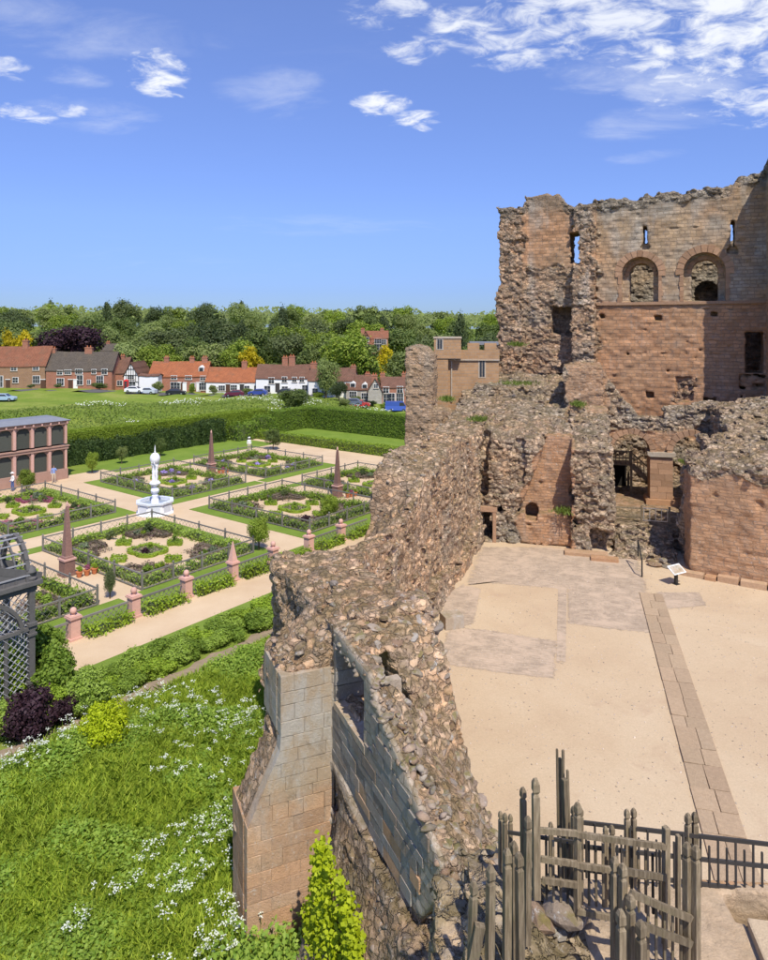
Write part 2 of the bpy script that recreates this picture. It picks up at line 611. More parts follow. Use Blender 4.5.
t = NT('court_gravel')
p = t.pos()
c = t.cramp(t.noise(.16, 7, .62, p, .4), [(.30, (.49, .355, .225)), (.5, (.545, .41, .262)), (.7, (.59, .46, .305))])
c = t.val(c, t.noise(18, 5, .8, p), .72, 1.28)
c = t.mix(t.math('MULTIPLY', t.ramp(t.voro(9, 'F1', p), 0, .12, 1, 0), .5), c, (.66, .58, .47))
c = t.mix(t.math('MULTIPLY', t.ramp(t.noise(.6, 6, .7, p, .5), .56, .7), .35), c, (.44, .30, .20))
M['court'] = t.done(c, t.bump(t.noise(26, 5, .8, p), .02), .95, .1)

t = NT('worn_setts')
p = t.pos()
br = t.N.new('ShaderNodeTexBrick')
br.inputs['Scale'].default_value = 1; br.inputs['Brick Width'].default_value = .42; br.inputs['Row Height'].default_value = .2
br.inputs['Mortar Size'].default_value = .03; br.inputs['Color1'].default_value = (.34, .262, .19, 1); br.inputs['Color2'].default_value = (.47, .365, .265, 1)
br.inputs['Mortar'].default_value = (.42, .32, .22, 1)
t.L.new(t.mapping(p, rot=(0, 0, .3)), br.inputs['Vector'])
c = t.val(br.outputs['Color'], t.noise(9, 6, .75, p), .6, 1.4)
c = t.mix(t.ramp(t.noise(.9, 7, .75, p, .4), .42, .64), c, (.54, .41, .29))
edge = t.N.new('ShaderNodeVertexColor'); edge.layer_name = "Col"
M['setts'] = t.done(c, t.bump(br.outputs['Fac'], .02, 1), .9, .2)
tr = t.N.new('ShaderNodeBsdfTransparent'); mx = t.N.new('ShaderNodeMixShader')
ragged = t.math('GREATER_THAN', t.math('ADD', edge.outputs['Alpha'], t.math('MULTIPLY', t.noise(4.5, 8, .8, p, .4), 1.1)), .98)
t.L.new(ragged, mx.inputs[0]); t.L.new(tr.outputs[0], mx.inputs[1]); t.L.new(t.b.outputs[0], mx.inputs[2])
t.L.new(mx.outputs[0], t.N['Material Output'].inputs['Surface'])

M['slab'] = stone_mat('paving_slab', (.41, .29, .185), (.43, .315, .20), .10, 0.0, (.41, .305, .20), .10)
M['earth'] = plain('bare_earth', (.32, .245, .17), .95, .35, 3, .1, .05)
M['tarmac'] = plain('tarmac', (.13, .125, .12), .9, .2, 2, .2)
M['pink'] = plain('pink_stone', (.60, .36, .29), .85, .16, 4, .2, .01)
M['pink_dark'] = plain('aviary_stone', (.38, .235, .18), .85, .18, 3, .2, .02)
M['obelisk'] = plain('marbled_obelisk', (.22, .125, .10), .55, .5, 9, .4)
M['marble'] = plain('white_marble', (.82, .82, .84), .45, .08, 3, .5)
M['marble_grey'] = plain('grey_marble', (.60, .63, .68), .5, .25, 5, .4)
M['lead'] = plain('lead_roof', (.20, .21, .23), .6, .15, 2, .4)
M['netting'] = plain('dark_netting', (.085, .09, .075), .9, .3, 20, .1)
M['water'] = plain('basin_water', (.28, .32, .36), .12, .05, 3, .5)
M['terracotta'] = plain('terracotta', (.50, .17, .07), .8, .1)
M['white_paint'] = plain('white_paint', (.78, .77, .73), .7, .05)
M['glass'] = plain('window_glass', (.035, .04, .05), .12, .2, 3, .5)
M['dark_paint'] = plain('dark_paint', (.05, .045, .04), .6, .2)
M['brown_door'] = plain('brown_door', (.10, .05, .03), .6, .2)
M['red_paint'] = plain('red_paint', (.60, .03, .03), .4, .1)
M['tyre'] = plain('tyre', (.02, .02, .02), .9, .1)
M['metal'] = plain('black_metal', (.022, .022, .022), .5, .2, 6, .4)
M['steel'] = plain('bright_steel', (.55, .55, .55), .35, .1, 5, .5, 0, .9)
M['skin'] = plain('skin', (.55, .33, .24), .6, .05)
M['cloth_blue'] = plain('blue_cloth', (.22, .30, .55), .9, .1)
M['cloth_white'] = plain('white_cloth', (.80, .80, .80), .9, .05)
M['cloth_khaki'] = plain('khaki_cloth', (.55, .47, .36), .9, .1)
M['cloth_jeans'] = plain('denim', (.10, .15, .32), .9, .1)
M['hair'] = plain('hair', (.10, .07, .05), .8, .2)

t = NT('weathered_oak')
o = t.obj()
gr = t.noise(7, 6, .7, t.mapping(o, (3, 3, .35)), .4)
c = t.cramp(gr, [(.25, (.080, .060, .037)), (.5, (.205, .158, .100)), (.75, (.36, .288, .192))])
oi = t.N.new('ShaderNodeObjectInfo').outputs['Random']
c = t.val(c, oi, .72, 1.25)
c = t.mix(t.math('MULTIPLY', t.ramp(t.noise(3, 5, .7), .5, .65), .22), c, (.20, .19, .09))
M['oak'] = t.done(c, t.bump(gr, .012), .85, .2)
M['arbour'] = plain('arbour_oak', (.125, .118, .11), .75, .3, 5, .3, .01)
M['arbour_light'] = plain('arbour_lath', (.36, .36, .37), .75, .2, 5, .3)
M['fence_grey'] = plain('garden_fence', (.20, .185, .16), .8, .25, 5, .2)


def roof_mat(name, c1, c2, row=.35):
    t = NT(name)
    o = t.obj()
    sp = t.N.new('ShaderNodeSeparateXYZ'); t.L.new(o, sp.inputs[0])
    cb = t.N.new('ShaderNodeCombineXYZ'); t.L.new(sp.outputs['X'], cb.inputs[0]); t.L.new(sp.outputs['Z'], cb.inputs[1])
    b = t.N.new('ShaderNodeTexBrick'); b.inputs['Scale'].default_value = 1
    b.inputs['Brick Width'].default_value = .35; b.inputs['Row Height'].default_value = row * .6
    b.inputs['Mortar Size'].default_value = .03
    b.inputs['Color1'].default_value = c1 + (1,); b.inputs['Color2'].default_value = c2 + (1,)
    b.inputs['Mortar'].default_value = tuple(x * .45 for x in c1) + (1,)
    t.L.new(cb.outputs[0], b.inputs['Vector'])
    c = t.val(b.outputs['Color'], t.noise(.9, 6, .7), .6, 1.4)
    c = t.mix(t.math('MULTIPLY', t.ramp(t.noise(.5, 5, .7), .5, .7), .4), c, (.16, .12, .08))
    return t.done(c, t.bump(b.outputs['Fac'], -.05), .9, .15)


def brick_wall_mat(name, c1, c2, w=.3, h=.12):
    t = NT(name)
    o = t.obj()
    sp = t.N.new('ShaderNodeSeparateXYZ'); t.L.new(o, sp.inputs[0])
    cb = t.N.new('ShaderNodeCombineXYZ')
    t.L.new(t.math('ADD', sp.outputs['X'], sp.outputs['Y']), cb.inputs[0]); t.L.new(sp.outputs['Z'], cb.inputs[1])
    b = t.N.new('ShaderNodeTexBrick'); b.inputs['Scale'].default_value = 1
    b.inputs['Brick Width'].default_value = w; b.inputs['Row Height'].default_value = h
    b.inputs['Mortar Size'].default_value = .012
    b.inputs['Color1'].default_value = c1 + (1,); b.inputs['Color2'].default_value = c2 + (1,)
    b.inputs['Mortar'].default_value = (.36, .30, .24, 1)
    t.L.new(cb.outputs[0], b.inputs['Vector'])
    c = t.val(b.outputs['Color'], t.noise(.7, 6, .7), .7, 1.3)
    return t.done(c, t.bump(b.outputs['Fac'], -.01), .9, .15)


M['roof_red'] = roof_mat('roof_red', (.36, .15, .085), (.28, .12, .075))
M['roof_orange'] = roof_mat('roof_orange', (.47, .17, .075), (.38, .14, .07))
M['roof_brown'] = roof_mat('roof_brown', (.24, .125, .085), (.18, .10, .07))
M['roof_grey'] = roof_mat('roof_grey', (.15, .125, .10), (.12, .10, .08))
M['wall_brown'] = brick_wall_mat('wall_brown', (.36, .19, .09), (.28, .15, .08))
M['wall_red'] = brick_wall_mat('wall_red', (.42, .15, .08), (.33, .12, .07))
M['wall_white'] = plain('wall_white', (.80, .79, .76), .85, .06, 2)
M['wall_stone'] = brick_wall_mat('wall_stone', (.45, .42, .36), (.36, .33, .28), .5, .25)
M['wall_tan'] = brick_wall_mat('wall_tan', (.44, .27, .145), (.38, .225, .115), .5, .25)

M['leaf'] = leaf_mat('leaf_green', (0.094, 0.153, 0.041), (0.234, 0.289, 0.081), (0.160, 0.179, 0.068))
M['leaf_dark'] = leaf_mat('leaf_dark', (0.057, 0.093, 0.038), (0.139, 0.176, 0.066), (0.121, 0.143, 0.059))
M['leaf_pale'] = leaf_mat('leaf_pale', (0.172, 0.230, 0.063), (0.270, 0.328, 0.103), (0.207, 0.253, 0.092))
M['leaf_lime'] = leaf_mat('leaf_lime', (0.177, 0.266, 0.029), (0.308, 0.370, 0.058))
M['leaf_gold'] = leaf_mat('leaf_gold', (0.500, 0.400, 0.012), (0.620, 0.500, 0.020))
M['leaf_purple'] = leaf_mat('leaf_purple', (0.030, 0.014, 0.020), (0.060, 0.028, 0.038), None, .2)
M['leaf_hedge'] = leaf_mat('leaf_hedge', (0.175, 0.255, 0.025), (0.304, 0.396, 0.042), None, .3, .05)
M['leaf_yew'] = leaf_mat('leaf_yew', (0.029, 0.058, 0.016), (0.072, 0.111, 0.026), None, .2, .05)
M['leaf_box'] = leaf_mat('leaf_box', (0.192, 0.316, 0.026), (0.364, 0.467, 0.049), None, .3, .1)
M['leaf_shrub'] = leaf_mat('leaf_shrub', (0.140, 0.239, 0.028), (0.272, 0.384, 0.051), (0.244, 0.325, 0.068))
M['leaf_ivy'] = leaf_mat('leaf_ivy', (0.374, 0.462, 0.011), (0.572, 0.660, 0.022), None, .35)
M['leaf_goldshrub'] = leaf_mat('leaf_goldshrub', (0.460, 0.586, 0.016), (0.705, 0.799, 0.029), None, .35)
M['leaf_silver'] = leaf_mat('leaf_silver', (0.160, 0.210, 0.120), (0.270, 0.310, 0.200))
M['flower_pink'] = leaf_mat('flower_pink', (0.420, 0.130, 0.220), (0.300, 0.090, 0.130), None, .2)
M['flower_lilac'] = leaf_mat('flower_lilac', (0.420, 0.300, 0.700), (0.520, 0.420, 0.780), None, .2)
M['flower_mauve'] = leaf_mat('flower_mauve', (0.170, 0.100, 0.110), (0.130, 0.130, 0.055), None, .2)
M['flower_white'] = leaf_mat('flower_white', (0.800, 0.820, 0.740), (0.700, 0.740, 0.620), None, .25, .05)
M['flower_orange'] = leaf_mat('flower_orange', (0.750, 0.160, 0.030), (0.650, 0.300, 0.040), None, .2)
M['grass'] = leaf_mat('grass_blades', (0.220, 0.338, 0.030), (0.480, 0.563, 0.066), None, .4, 0)
M['weed'] = leaf_mat('weed_leaves', (0.169, 0.290, 0.033), (0.339, 0.450, 0.068), None, .35, 0)
M['bank'] = leaf_mat('bank_leaves', (.13, .20, .03), (.20, .25, .05), None, .3, 0)
M['bark'] = plain('bark', (.10, .075, .05), .95, .3, 6, .1, .03)

# ------------------------------------------------------------------ numpy noise and volumes
TB = np.random.default_rng(11)
HT = TB.random((64, 64, 64)).astype(np.float32)
JT = TB.random((3, 64, 64, 64)).astype(np.float32)


def chunked(fn):
    def w(P, *a):
        if len(P) <= 300000:
            return fn(P, *a)
        r = [fn(P[k:k + 300000], *a) for k in range(0, len(P), 300000)]
        if isinstance(r[0], tuple):
            return tuple(np.concatenate(x) for x in zip(*r))
        return np.concatenate(r)
    return w


@chunked
def vnoise(P, scale, off=0):
    q = (P / scale + off).astype(np.float32)
    i = np.floor(q).astype(np.int32)
    f = (q - i).astype(np.float32)
    f = f * f * (3 - 2 * f)
    i &= 63
    j = (i + 1) & 63
    X0, Y0, Z0 = i[:, 0], i[:, 1], i[:, 2]; X1, Y1, Z1 = j[:, 0], j[:, 1], j[:, 2]
    fx, fy, fz = f[:, 0], f[:, 1], f[:, 2]
    a = HT[X0, Y0, Z0] * (1 - fx) + HT[X1, Y0, Z0] * fx
    b = HT[X0, Y1, Z0] * (1 - fx) + HT[X1, Y1, Z0] * fx
    c = HT[X0, Y0, Z1] * (1 - fx) + HT[X1, Y0, Z1] * fx
    d = HT[X0, Y1, Z1] * (1 - fx) + HT[X1, Y1, Z1] * fx
    a = a * (1 - fy) + b * fy; c = c * (1 - fy) + d * fy
    return (a * (1 - fz) + c * fz) * 2 - 1


def fbm(P, scale, oct=3, off=0):
    r = 0; a = 1; tot = 0
    for k in range(oct):
        r = r + a * vnoise(P, scale / 2 ** k, off + 17.3 * k); tot += a; a *= .5
    return r / tot


@chunked
def worley(P, cell, off=0):
    """first and second distance and a random number per stone"""
    q = (P / np.asarray(cell, np.float32) + off).astype(np.float32)
    b = np.floor(q - .5).astype(np.int32)
    n = len(q)
    f1 = np.full(n, 9., np.float32); f2 = np.full(n, 9., np.float32); idv = np.zeros(n, np.float32)
    for dx in (0, 1):
        for dy in (0, 1):
            for dz in (0, 1):
                c = b + np.array((dx, dy, dz), np.int32)
                m = c & 63
                w = (m[:, 0], m[:, 1], m[:, 2])
                d = np.sqrt((c[:, 0] + .15 + .7 * JT[0][w] - q[:, 0]) ** 2 + (c[:, 1] + .15 + .7 * JT[1][w] - q[:, 1]) ** 2 + (c[:, 2] + .15 + .7 * JT[2][w] - q[:, 2]) ** 2)
                nearer = d < f1
                f2 = np.where(nearer, f1, np.minimum(f2, d))
                idv = np.where(nearer, HT[w], idv)
                f1 = np.where(nearer, d, f1)
    return f1, f2, idv


def rub_disp(P, cell, amp, off=0):
    """stones standing out by different amounts with open joints between"""
    f1, f2, idv = worley(P, cell, off)
    joint = 1 - np.clip((f2 - f1) * 4.5, 0, 1)
    return amp * ((idv - .5) * 1.5 - .95 * joint + .45 * fbm(P, .32, 2, off + 2)), idv


class Vol:
    """a solid on a grid; negative inside"""

    def __init__(s, lo, hi, h):
        s.lo = np.array(lo, np.float32); s.h = h
        n = np.ceil((np.array(hi) - np.array(lo)) / h).astype(int) + 1
        s.n = n
        s.x = (s.lo[0] + h * np.arange(n[0], dtype=np.float32))[:, None, None]
        s.y = (s.lo[1] + h * np.arange(n[1], dtype=np.float32))[None, :, None]
        s.z = (s.lo[2] + h * np.arange(n[2], dtype=np.float32))[None, None, :]
        s.f = np.full(tuple(n), 5.0, np.float32)

    def slab(s, arr, a, b):
        return np.abs(arr - (a + b) / 2) - (b - a) / 2

    def box(s, x0, x1, y0, y1, z0, z1):
        return np.maximum(np.maximum(s.slab(s.x, x0, x1), s.slab(s.y, y0, y1)), s.slab(s.z, z0, z1))

    def arch_y(s, cx, r, z0, zs, y0, y1):
        """round headed opening through y"""
        rect = np.maximum(s.slab(s.x, cx - r, cx + r), s.slab(s.z, z0, zs))
        circ = np.sqrt((s.x - cx) ** 2 + (s.z - zs) ** 2) - r
        return np.maximum(np.minimum(rect, circ), s.slab(s.y, y0, y1))

    def add(s, g): s.f = np.minimum(s.f, g)

    def cut(s, g): s.f = np.maximum(s.f, -g)

    def band(s, w=.75):
        w = min(w, .5)
        idx = np.argwhere((s.f < w) & (s.f > -w)).astype(np.int32)
        return idx, s.lo + s.h * idx.astype(np.float32)

    def finish(s):
        f = s.f; h = s.h
        sg = f < 0
        cnt = np.zeros(tuple(s.n - 1), np.int8)
        for dx in (0, 1):
            for dy in (0, 1):
                for dz in (0, 1):
                    cnt += sg[dx:dx + s.n[0] - 1, dy:dy + s.n[1] - 1, dz:dz + s.n[2] - 1]
        act = np.argwhere((cnt > 0) & (cnt < 8))
        del cnt
        co = [(a, b, c) for a in (0, 1) for b in (0, 1) for c in (0, 1)]
        val = np.stack([f[act[:, 0] + a, act[:, 1] + b, act[:, 2] + c] for a, b, c in co], 1)
        acc = np.zeros((len(act), 3), np.float32); num = np.zeros(len(act), np.float32)
        for i in range(8):
            for j in range(i + 1, 8):
                d = np.array(co[j]) - np.array(co[i])
                if np.abs(d).sum() != 1: continue
                fa, fb = val[:, i], val[:, j]
                m = (fa < 0) != (fb < 0)
                tt = np.where(m, fa / np.where(m, fa - fb, 1), 0)
                acc += m[:, None] * (np.array(co[i], np.float32) + tt[:, None] * d)
                num += m
        V = s.lo + h * (act + acc / num[:, None])
        ind = np.full(tuple(s.n - 1), -1, np.int32)
        ind[act[:, 0], act[:, 1], act[:, 2]] = np.arange(len(act))
        Q = []
        n = s.n
        for ax in range(3):
            sl0 = [slice(None)] * 3; sl1 = [slice(None)] * 3
            sl0[ax] = slice(0, n[ax] - 1); sl1[ax] = slice(1, n[ax])
            a = sg[tuple(sl0)]; b = sg[tuple(sl1)]
            e = np.argwhere(a != b)
            o1, o2 = [(1, 2), (2, 0), (0, 1)][ax]
            e = e[(e[:, o1] > 0) & (e[:, o2] > 0) & (e[:, o1] < n[o1] - 1) & (e[:, o2] < n[o2] - 1)]
            inside_first = a[e[:, 0], e[:, 1], e[:, 2]]
            def cell(d1, d2):
                c = e.copy(); c[:, o1] += d1; c[:, o2] += d2
                return ind[c[:, 0], c[:, 1], c[:, 2]]
            q = np.stack([cell(-1, -1), cell(0, -1), cell(0, 0), cell(-1, 0)], 1)
            q[~inside_first] = q[~inside_first][:, ::-1]
            Q.append(q)
        Q = np.concatenate(Q)
        return V.astype(np.float32), Q


def lerp_tab(x, tab):
    xs, ys = zip(*tab)
    return np.interp(x, xs, ys).astype(np.float32)


# stone colours (linear)
RED = np.array((.45, .240, .125)); TAN = np.array((.40, .295, .180)); GREY = np.array((.33, .305, .25)); PALE = np.array((.47, .385, .27))


def paint(V, tone, ash, idv, grey_amt=.25, off=0):
    """stone colour: tone 0 red .. 1 tan, ash = coursed, plus big grey weathered stretches"""
    grey_amt = np.reshape(grey_amt, (-1, 1))
    n = fbm(V, 3.0, 4, off)[:, None]
    w = np.clip(tone[:, None] + .35 * n, 0, 1)
    c = RED * (1 - w) + TAN * w
    g = np.clip((fbm(V, 1.8, 4, off + 5)[:, None] + grey_amt) * 1.5, 0, 1) * .75
    c = c * (1 - g) + GREY * g
    k = idv[:, None] * (1 - ash[:, None])
    c = c * (1 - .45 * k) + PALE * .45 * k
    c = c * (.82 + .36 * ((idv * 7.7) % 1.0))[:, None] ** (1 - ash[:, None])
    c = c * (1 + (.28 * fbm(V, .8, 3, off + 9)[:, None]) * (1 - .5 * ash[:, None]))
    return np.concatenate([np.clip(c, .02, 1), ash[:, None]], 1)

# ------------------------------------------------------------------ garden frame and terrain
FX, FY = -19.15, 57.7                      # fountain
UX, UY = .608, .794                        # along the terrace, away from the camera
GU0 = .75                                  # the garden's own centre line
GROT = math.atan2(UY, UX)


def gp(u, v, z=0.0):
    """garden coordinates (centre line based) to the world"""
    u = u + GU0
    return Vector((FX + UX * u - UY * v, FY + UY * u + UX * v, z))


def guv(x, y):
    dx, dy = x - FX, y - FY
    return UX * dx + UY * dy - GU0, -UY * dx + UX * dy


def smooth(x):
    x = np.clip(x, 0, 1)
    return x * x * (3 - 2 * x)


def tz(x, y):
    x = np.asarray(x, float); y = np.asarray(y, float)
    u, v = guv(x, y)
    z = -.8 * smooth((-25.5 - v) / 10)
    D = np.maximum(v - 27.5, u - 45.5)
    px = 384 + FPX * x / np.maximum(y, 20)
    far = np.interp(px, [0, 100, 150, 230, 290, 330, 360, 395, 460], [1.8, 1.65, 1.05, .55, .6, .3, -.35, -1.1, -2.0])
    z = z + far * smooth(D / 26)
    hump = np.interp(px, [0, 100, 200, 300, 340], [1.7, 1.7, 1.3, .5, 0])
    z = z + hump * np.exp(-((D - 22) / 11) ** 2)
    z = z + 13 * smooth((y - 185) / 330) + 6 * smooth((y - 500) / 600)
    bump = .10 * np.sin(x * .9 + 1.3 * np.sin(y * .7)) * np.sin(y * .8 + .6 * np.sin(x * .5))
    z = z + bump * np.where(D > 3, 3 * smooth(D / 15), smooth((-25.5 - v) / 4))
    return z


def axis(parts):
    return np.concatenate([np.arange(a, b, s) for a, b, s in parts])


gx = axis([(-1600, -200, 60), (-200, -60, 6), (-60, 24, 1.0), (24, 200, 8), (200, 1601, 60)])
gy = axis([(-60, -4, 8), (-4, 150, 1.0), (150, 260, 4), (260, 700, 20), (700, 2600, 100)])
GX, GY = np.meshgrid(gx, gy, indexing='ij')
V = np.stack([GX, GY, tz(GX, GY)], -1).reshape(-1, 3)
i = np.arange(len(gx) - 1)[:, None] * len(gy) + np.arange(len(gy) - 1)[None, :]
i = i.ravel()
tag(link('ground', mesh_np('ground', V, np.stack([i, i + len(gy), i + len(gy) + 1, i + 1], 1), M['ground'], True)), 'grassy ground running from the castle to the wooded hill', None, None, 'structure')


def sheet(name, poly, z, mat, label=None, kind='structure', parent=None):
    mb = MB(); n = len(poly)
    mb.add([(p[0], p[1], z) for p in poly], [tuple(range(n))])
    o = mb.build(name, mat, parent)
    if o.data.polygons[0].normal.z < 0:
        o.data.flip_normals()
    if parent is None:
        tag(o, label, None, None, kind)
    return o


CZ = 1.3                                    # level of the court
# wall frames
BO = Vector((-3.74, 24.4, 0)); E_ = Vector((.395, -.9187, 0)); M_ = Vector((.9187, .395, 0))     # near wall: a along, b across
AI = Vector((6.4, 45.8, 0)); F_ = Vector((-.328, -.945, 0)); G_ = Vector((-.945, .328, 0))        # far wall: c along, b outwards
mid = [BO + E_ * 14 + M_ * 1.6, BO + E_ * 0 + M_ * 1.5, AI + F_ * 12 + G_ * 1.3, AI + G_ * 1.3]
court = sheet('court_ground', [(p.x, p.y) for p in mid] + [(8, 60), (60, 50), (60, -5), (4, -5)], CZ, M['court'], 'pale gravel floor of the castle court')

# ------------------------------------------------------------------ the keep
KO = Vector((18, 58, 0)); KROT = -math.radians(15)
KW = Vector((math.cos(KROT), math.sin(KROT), 0)); KN = Vector((-math.sin(-KROT), -math.cos(KROT), 0))
# local frame: x = s along the wall, y = -t (away from the camera), z up


KROT2 = -math.radians(24)            # the keep itself is turned a little further
KW2 = Vector((math.cos(KROT2), math.sin(KROT2), 0))


def ks(px, t=0.0):
    """s along the keep wall seen at a pixel column, t in front of it"""
    k = (px - 384) / FPX
    return (k * KO.y - KO.x) / (KW2.x - k * KW2.y)


def kz(py, s, t=0.0):
    Y = KO.y + KW2.y * s
    return HC - (py - HOR) / FPX * Y


def voussoirs(parent, cx, zs, r0, r1, y0, y1, n, mat, lo=-.12, hi=math.pi + .12):
    """a ring of arch stones in the x,z plane, each a stone of its own"""
    for k in range(n):
        a0 = lo + (hi - lo) * k / n + .012; a1 = lo + (hi - lo) * (k + 1) / n - .012
        rr = r1 + random.uniform(-.05, .07); yy = y0 - random.uniform(0, .035)
        pts = [(r0, a0), (rr, a0), (rr, (a0 + a1) / 2), (rr, a1), (r0, a1), (r0, (a0 + a1) / 2)]
        mb = MB().prism_y([(cx + r * math.cos(a), zs + r * math.sin(a)) for r, a in pts], yy, y1)
        mb.build('voussoir', mat, parent)


def build_keep():
    root = thing('castle_keep', 'tall roofless red sandstone keep with two round-arched windows', 'castle', KO, KROT2)
    v = Vol((-10.2, -5.6, 5.0), (18.2, 13.0, 30.0), .105)
    S, T, Z = v.x, v.y, v.z            # T>0 is away from the camera
    s1 = S.ravel()
    top = lerp_tab(s1, [(-9, 26.0), (-8.2, 26.2), (-6.4, 26.3), (-6.1, 27.0), (-3.3, 27.0), (-2.9, 26.2), (-1.8, 25.9), (0, 26.0), (1.6, 26.35), (3, 26.2), (5, 26.45), (7, 26.3),
                        (9.3, 26.5), (9.8, 26.7), (10.0, 27.0), (11.2, 27.3), (12.3, 27.6), (12.6, 28.6), (19, 29.2)])
    rng = np.random.default_rng(3)
    jag = np.interp(s1, np.arange(-11, 20, .45), rng.uniform(-.22, .22, len(np.arange(-11, 20, .45)))).astype(np.float32)
    top = (top + jag)[:, None, None]
    wall = np.maximum(v.box(-8.3, 13.4, 0, 2.6, 0, 40), Z - top)
    v.add(wall)
    # left side wall of the keep and the torn stub that stands forward beside the window wall
    v.add(np.maximum(v.box(-8.3, -6.0, -.25, 9.5, 0, 40), Z - (top - .12 * T)))
    stub_front = lerp_tab(v.z.ravel(), [(5, -1.5), (14, -1.35), (20, -.95), (26, -.5), (30, -.4)])[None, None, :]
    v.add(np.maximum(np.maximum(v.slab(S, -2.0, -.12), np.maximum(stub_front - T, T - 2)), Z - top))
    leftf = lerp_tab(v.z.ravel(), [(5, -1.1), (12, -.9), (20, -.55), (26, -.3), (30, -.3)])[None, None, :]
    v.add(np.maximum(np.maximum(v.slab(S, -8.5, -6.3), np.maximum(leftf - T, T - 2)), Z - top))
    # back wall and far side, seen through the windows
    v.add(np.maximum(v.box(1.2, 16, 9.6, 11.9, 0, 40), Z - (22.9 + .8 * np.clip(S - 5, 0, 1) + .3 * np.sin(S * 1.7))))
    v.add(np.maximum(v.box(13.2, 16, 0, 11.0, 0, 40), Z - 27.5))
    # right turret
    v.add(np.maximum(v.box(12.4, 18.0, -4.9, 2.6, 0, 40), Z - top))
    # inner floor rubble
    v.add(v.box(-8, 16, 1, 11, 0, 9.0))
    # openings
    v.cut(v.arch_y(3.3, 1.42, 17.6, 19.9, -.1, .85)); v.cut(v.arch_y(3.35, .93, 17.6, 19.95, -1, 4))
    v.cut(v.arch_y(8.1, 1.52, 17.6, 19.95, -.1, .9)); v.cut(v.arch_y(8.15, .98, 17.6, 20.0, -1, 4))
    v.cut(v.arch_y(8.45, 1.0, 15.5, 18.8, 9, 10.7))
    v.cut(v.box(3.55, 3.85, -1, 4, 22.45, 23.8)); v.cut(np.maximum(v.box(3.3, 4.1, -1, .5, 21.9, 22.6), (Z - 22.5) + np.abs(S - 3.7) * 1.2 - .1))
    v.cut(v.box(9.95, 10.25, -1, 4, 21.9, 23.9)); v.cut(np.maximum(v.box(9.7, 10.5, -1, .5, 21.3, 22.1), (Z - 22.0) + np.abs(S - 10.1) * 1.2 - .1))
    v.cut(v.box(ks(570), ks(579), -3, 5, kz(263, -2.3), kz(233, -2.3)))
    v.cut(v.box(ks(551), ks(572.5), -3, 1.7, 14.9, 17.35))
    v.cut(v.arch_y(ks(557), .75, 10.2, 10.7, -3, 1.2))
    for px, py, w, h in ((602, 316, .42, .42), (658, 318, .5, .36), (714, 314, .45, .32), (650, 395, .62, .5), (710, 400, .95, .42), (628, 354, .2, .16), (668, 371, .2, .16), (700, 350, .2, .16)):
        s = ks(px); z = kz(py, s)
        v.cut(v.box(s - w / 2, s + w / 2, -1, .7, z - h / 2, z + h / 2))
    v.cut(v.box(6.0, 7.3, -1, .28, 9.6, 11.5))                       # robbed patch
    v.cut(v.box(11.0, 12.25, -1, 4, 12.0, 15.15))                     # doorway
    v.cut(np.maximum(v.box(10.6, 12.35, -1, 1.5, 7, 11.9), (S - 12.9) * -.0))
    # roughness
    idx, P = v.band(.7)
    zf = P[:, 2]; sx = P[:, 0]; ty = P[:, 1]
    rub = keep_rub(sx, ty, zf)
    rd, idv = rub_disp(P, (.50, .50, .28), .13)
    d = rub * (.30 * fbm(P, 1.4, 3) + rd) + (1 - rub) * (.045 * vnoise(P, .5) + .05 * vnoise(P * np.array((1, 1, 2.0)), .45, 9) - .16 * smooth((vnoise(P * np.array((1, 1, 1.9)), .62, 30) - .80) * 7))
    v.f[idx[:, 0], idx[:, 1], idx[:, 2]] -= d.astype(np.float32)
    V, Q = v.finish()
    f1, f2, idv = worley(V, (.50, .50, .28))
    rub = keep_rub(V[:, 0], V[:, 1], V[:, 2])
    upper = smooth((V[:, 2] - 17.4) / .4)
    tone = np.where(V[:, 0] > -.1, .05 + .62 * upper, .28) + .3 * (V[:, 1] > 3)
    cols = paint(V, tone, 1 - rub, idv, -.42 + .62 * upper * (V[:, 0] > -.1) + .22 * rub)
    st = smooth((V[:, 2] - np.interp(V[:, 0], [-9, 0, 9.6, 10.2, 13, 19], [24.6, 24.2, 24.6, 25.4, 25.8, 27])) / 1.6 + .5 * fbm(V, 1.2, 4, 40))[:, None] * .6
    cols[:, :3] = cols[:, :3] * (1 - st) + np.array((.17, .145, .105)) * st
    st2 = smooth(fbm(V * np.array((1, 1, .35), np.float32), 1.1, 4, 60) * 2.2 - .25)[:, None] * .5
    cols[:, :3] = cols[:, :3] * (1 - st2) + np.array((.43, .40, .34)) * st2 * (V[:, 2:3] > 17.4) + cols[:, :3] * st2 * (V[:, 2:3] <= 17.4)
    link('masonry', mesh_np('keep_masonry', V, Q, M['keep'], True, cols), root)
    # dressed stone
    MB().prism_y([(-.1, 17.36), (12.5, 17.36), (12.5, 17.58), (-.1, 17.6)], -.17, .3).build('string_course', M['dressed'], root)
    voussoirs(root, 3.3, 19.9, 1.42, 1.95, -.06, .5, 13, M['dressed'])
    voussoirs(root, 3.35, 19.95, .93, 1.24, .80, 1.3, 11, M['dressed'])
    voussoirs(root, 8.1, 19.95, 1.52, 2.08, -.06, .5, 13, M['dressed'])
    voussoirs(root, 8.15, 20.0, .98, 1.30, .85, 1.35, 11, M['dressed'])
    for cx, r in ((3.3, 1.42), (8.1, 1.52)):
        for sg in (-1, 1):
            z = 17.6
            while z < 19.75:
                h = random.uniform(.34, .48); w = random.uniform(.22, .36)
                x0, x1 = sorted((cx + sg * r, cx + sg * (r + w)))
                MB().box(x0, x1, -.05 - random.uniform(0, .03), .85, z + .012, min(z + h, 19.85)).build('jamb_stone', M['dressed'], root)
                z += h
    return root


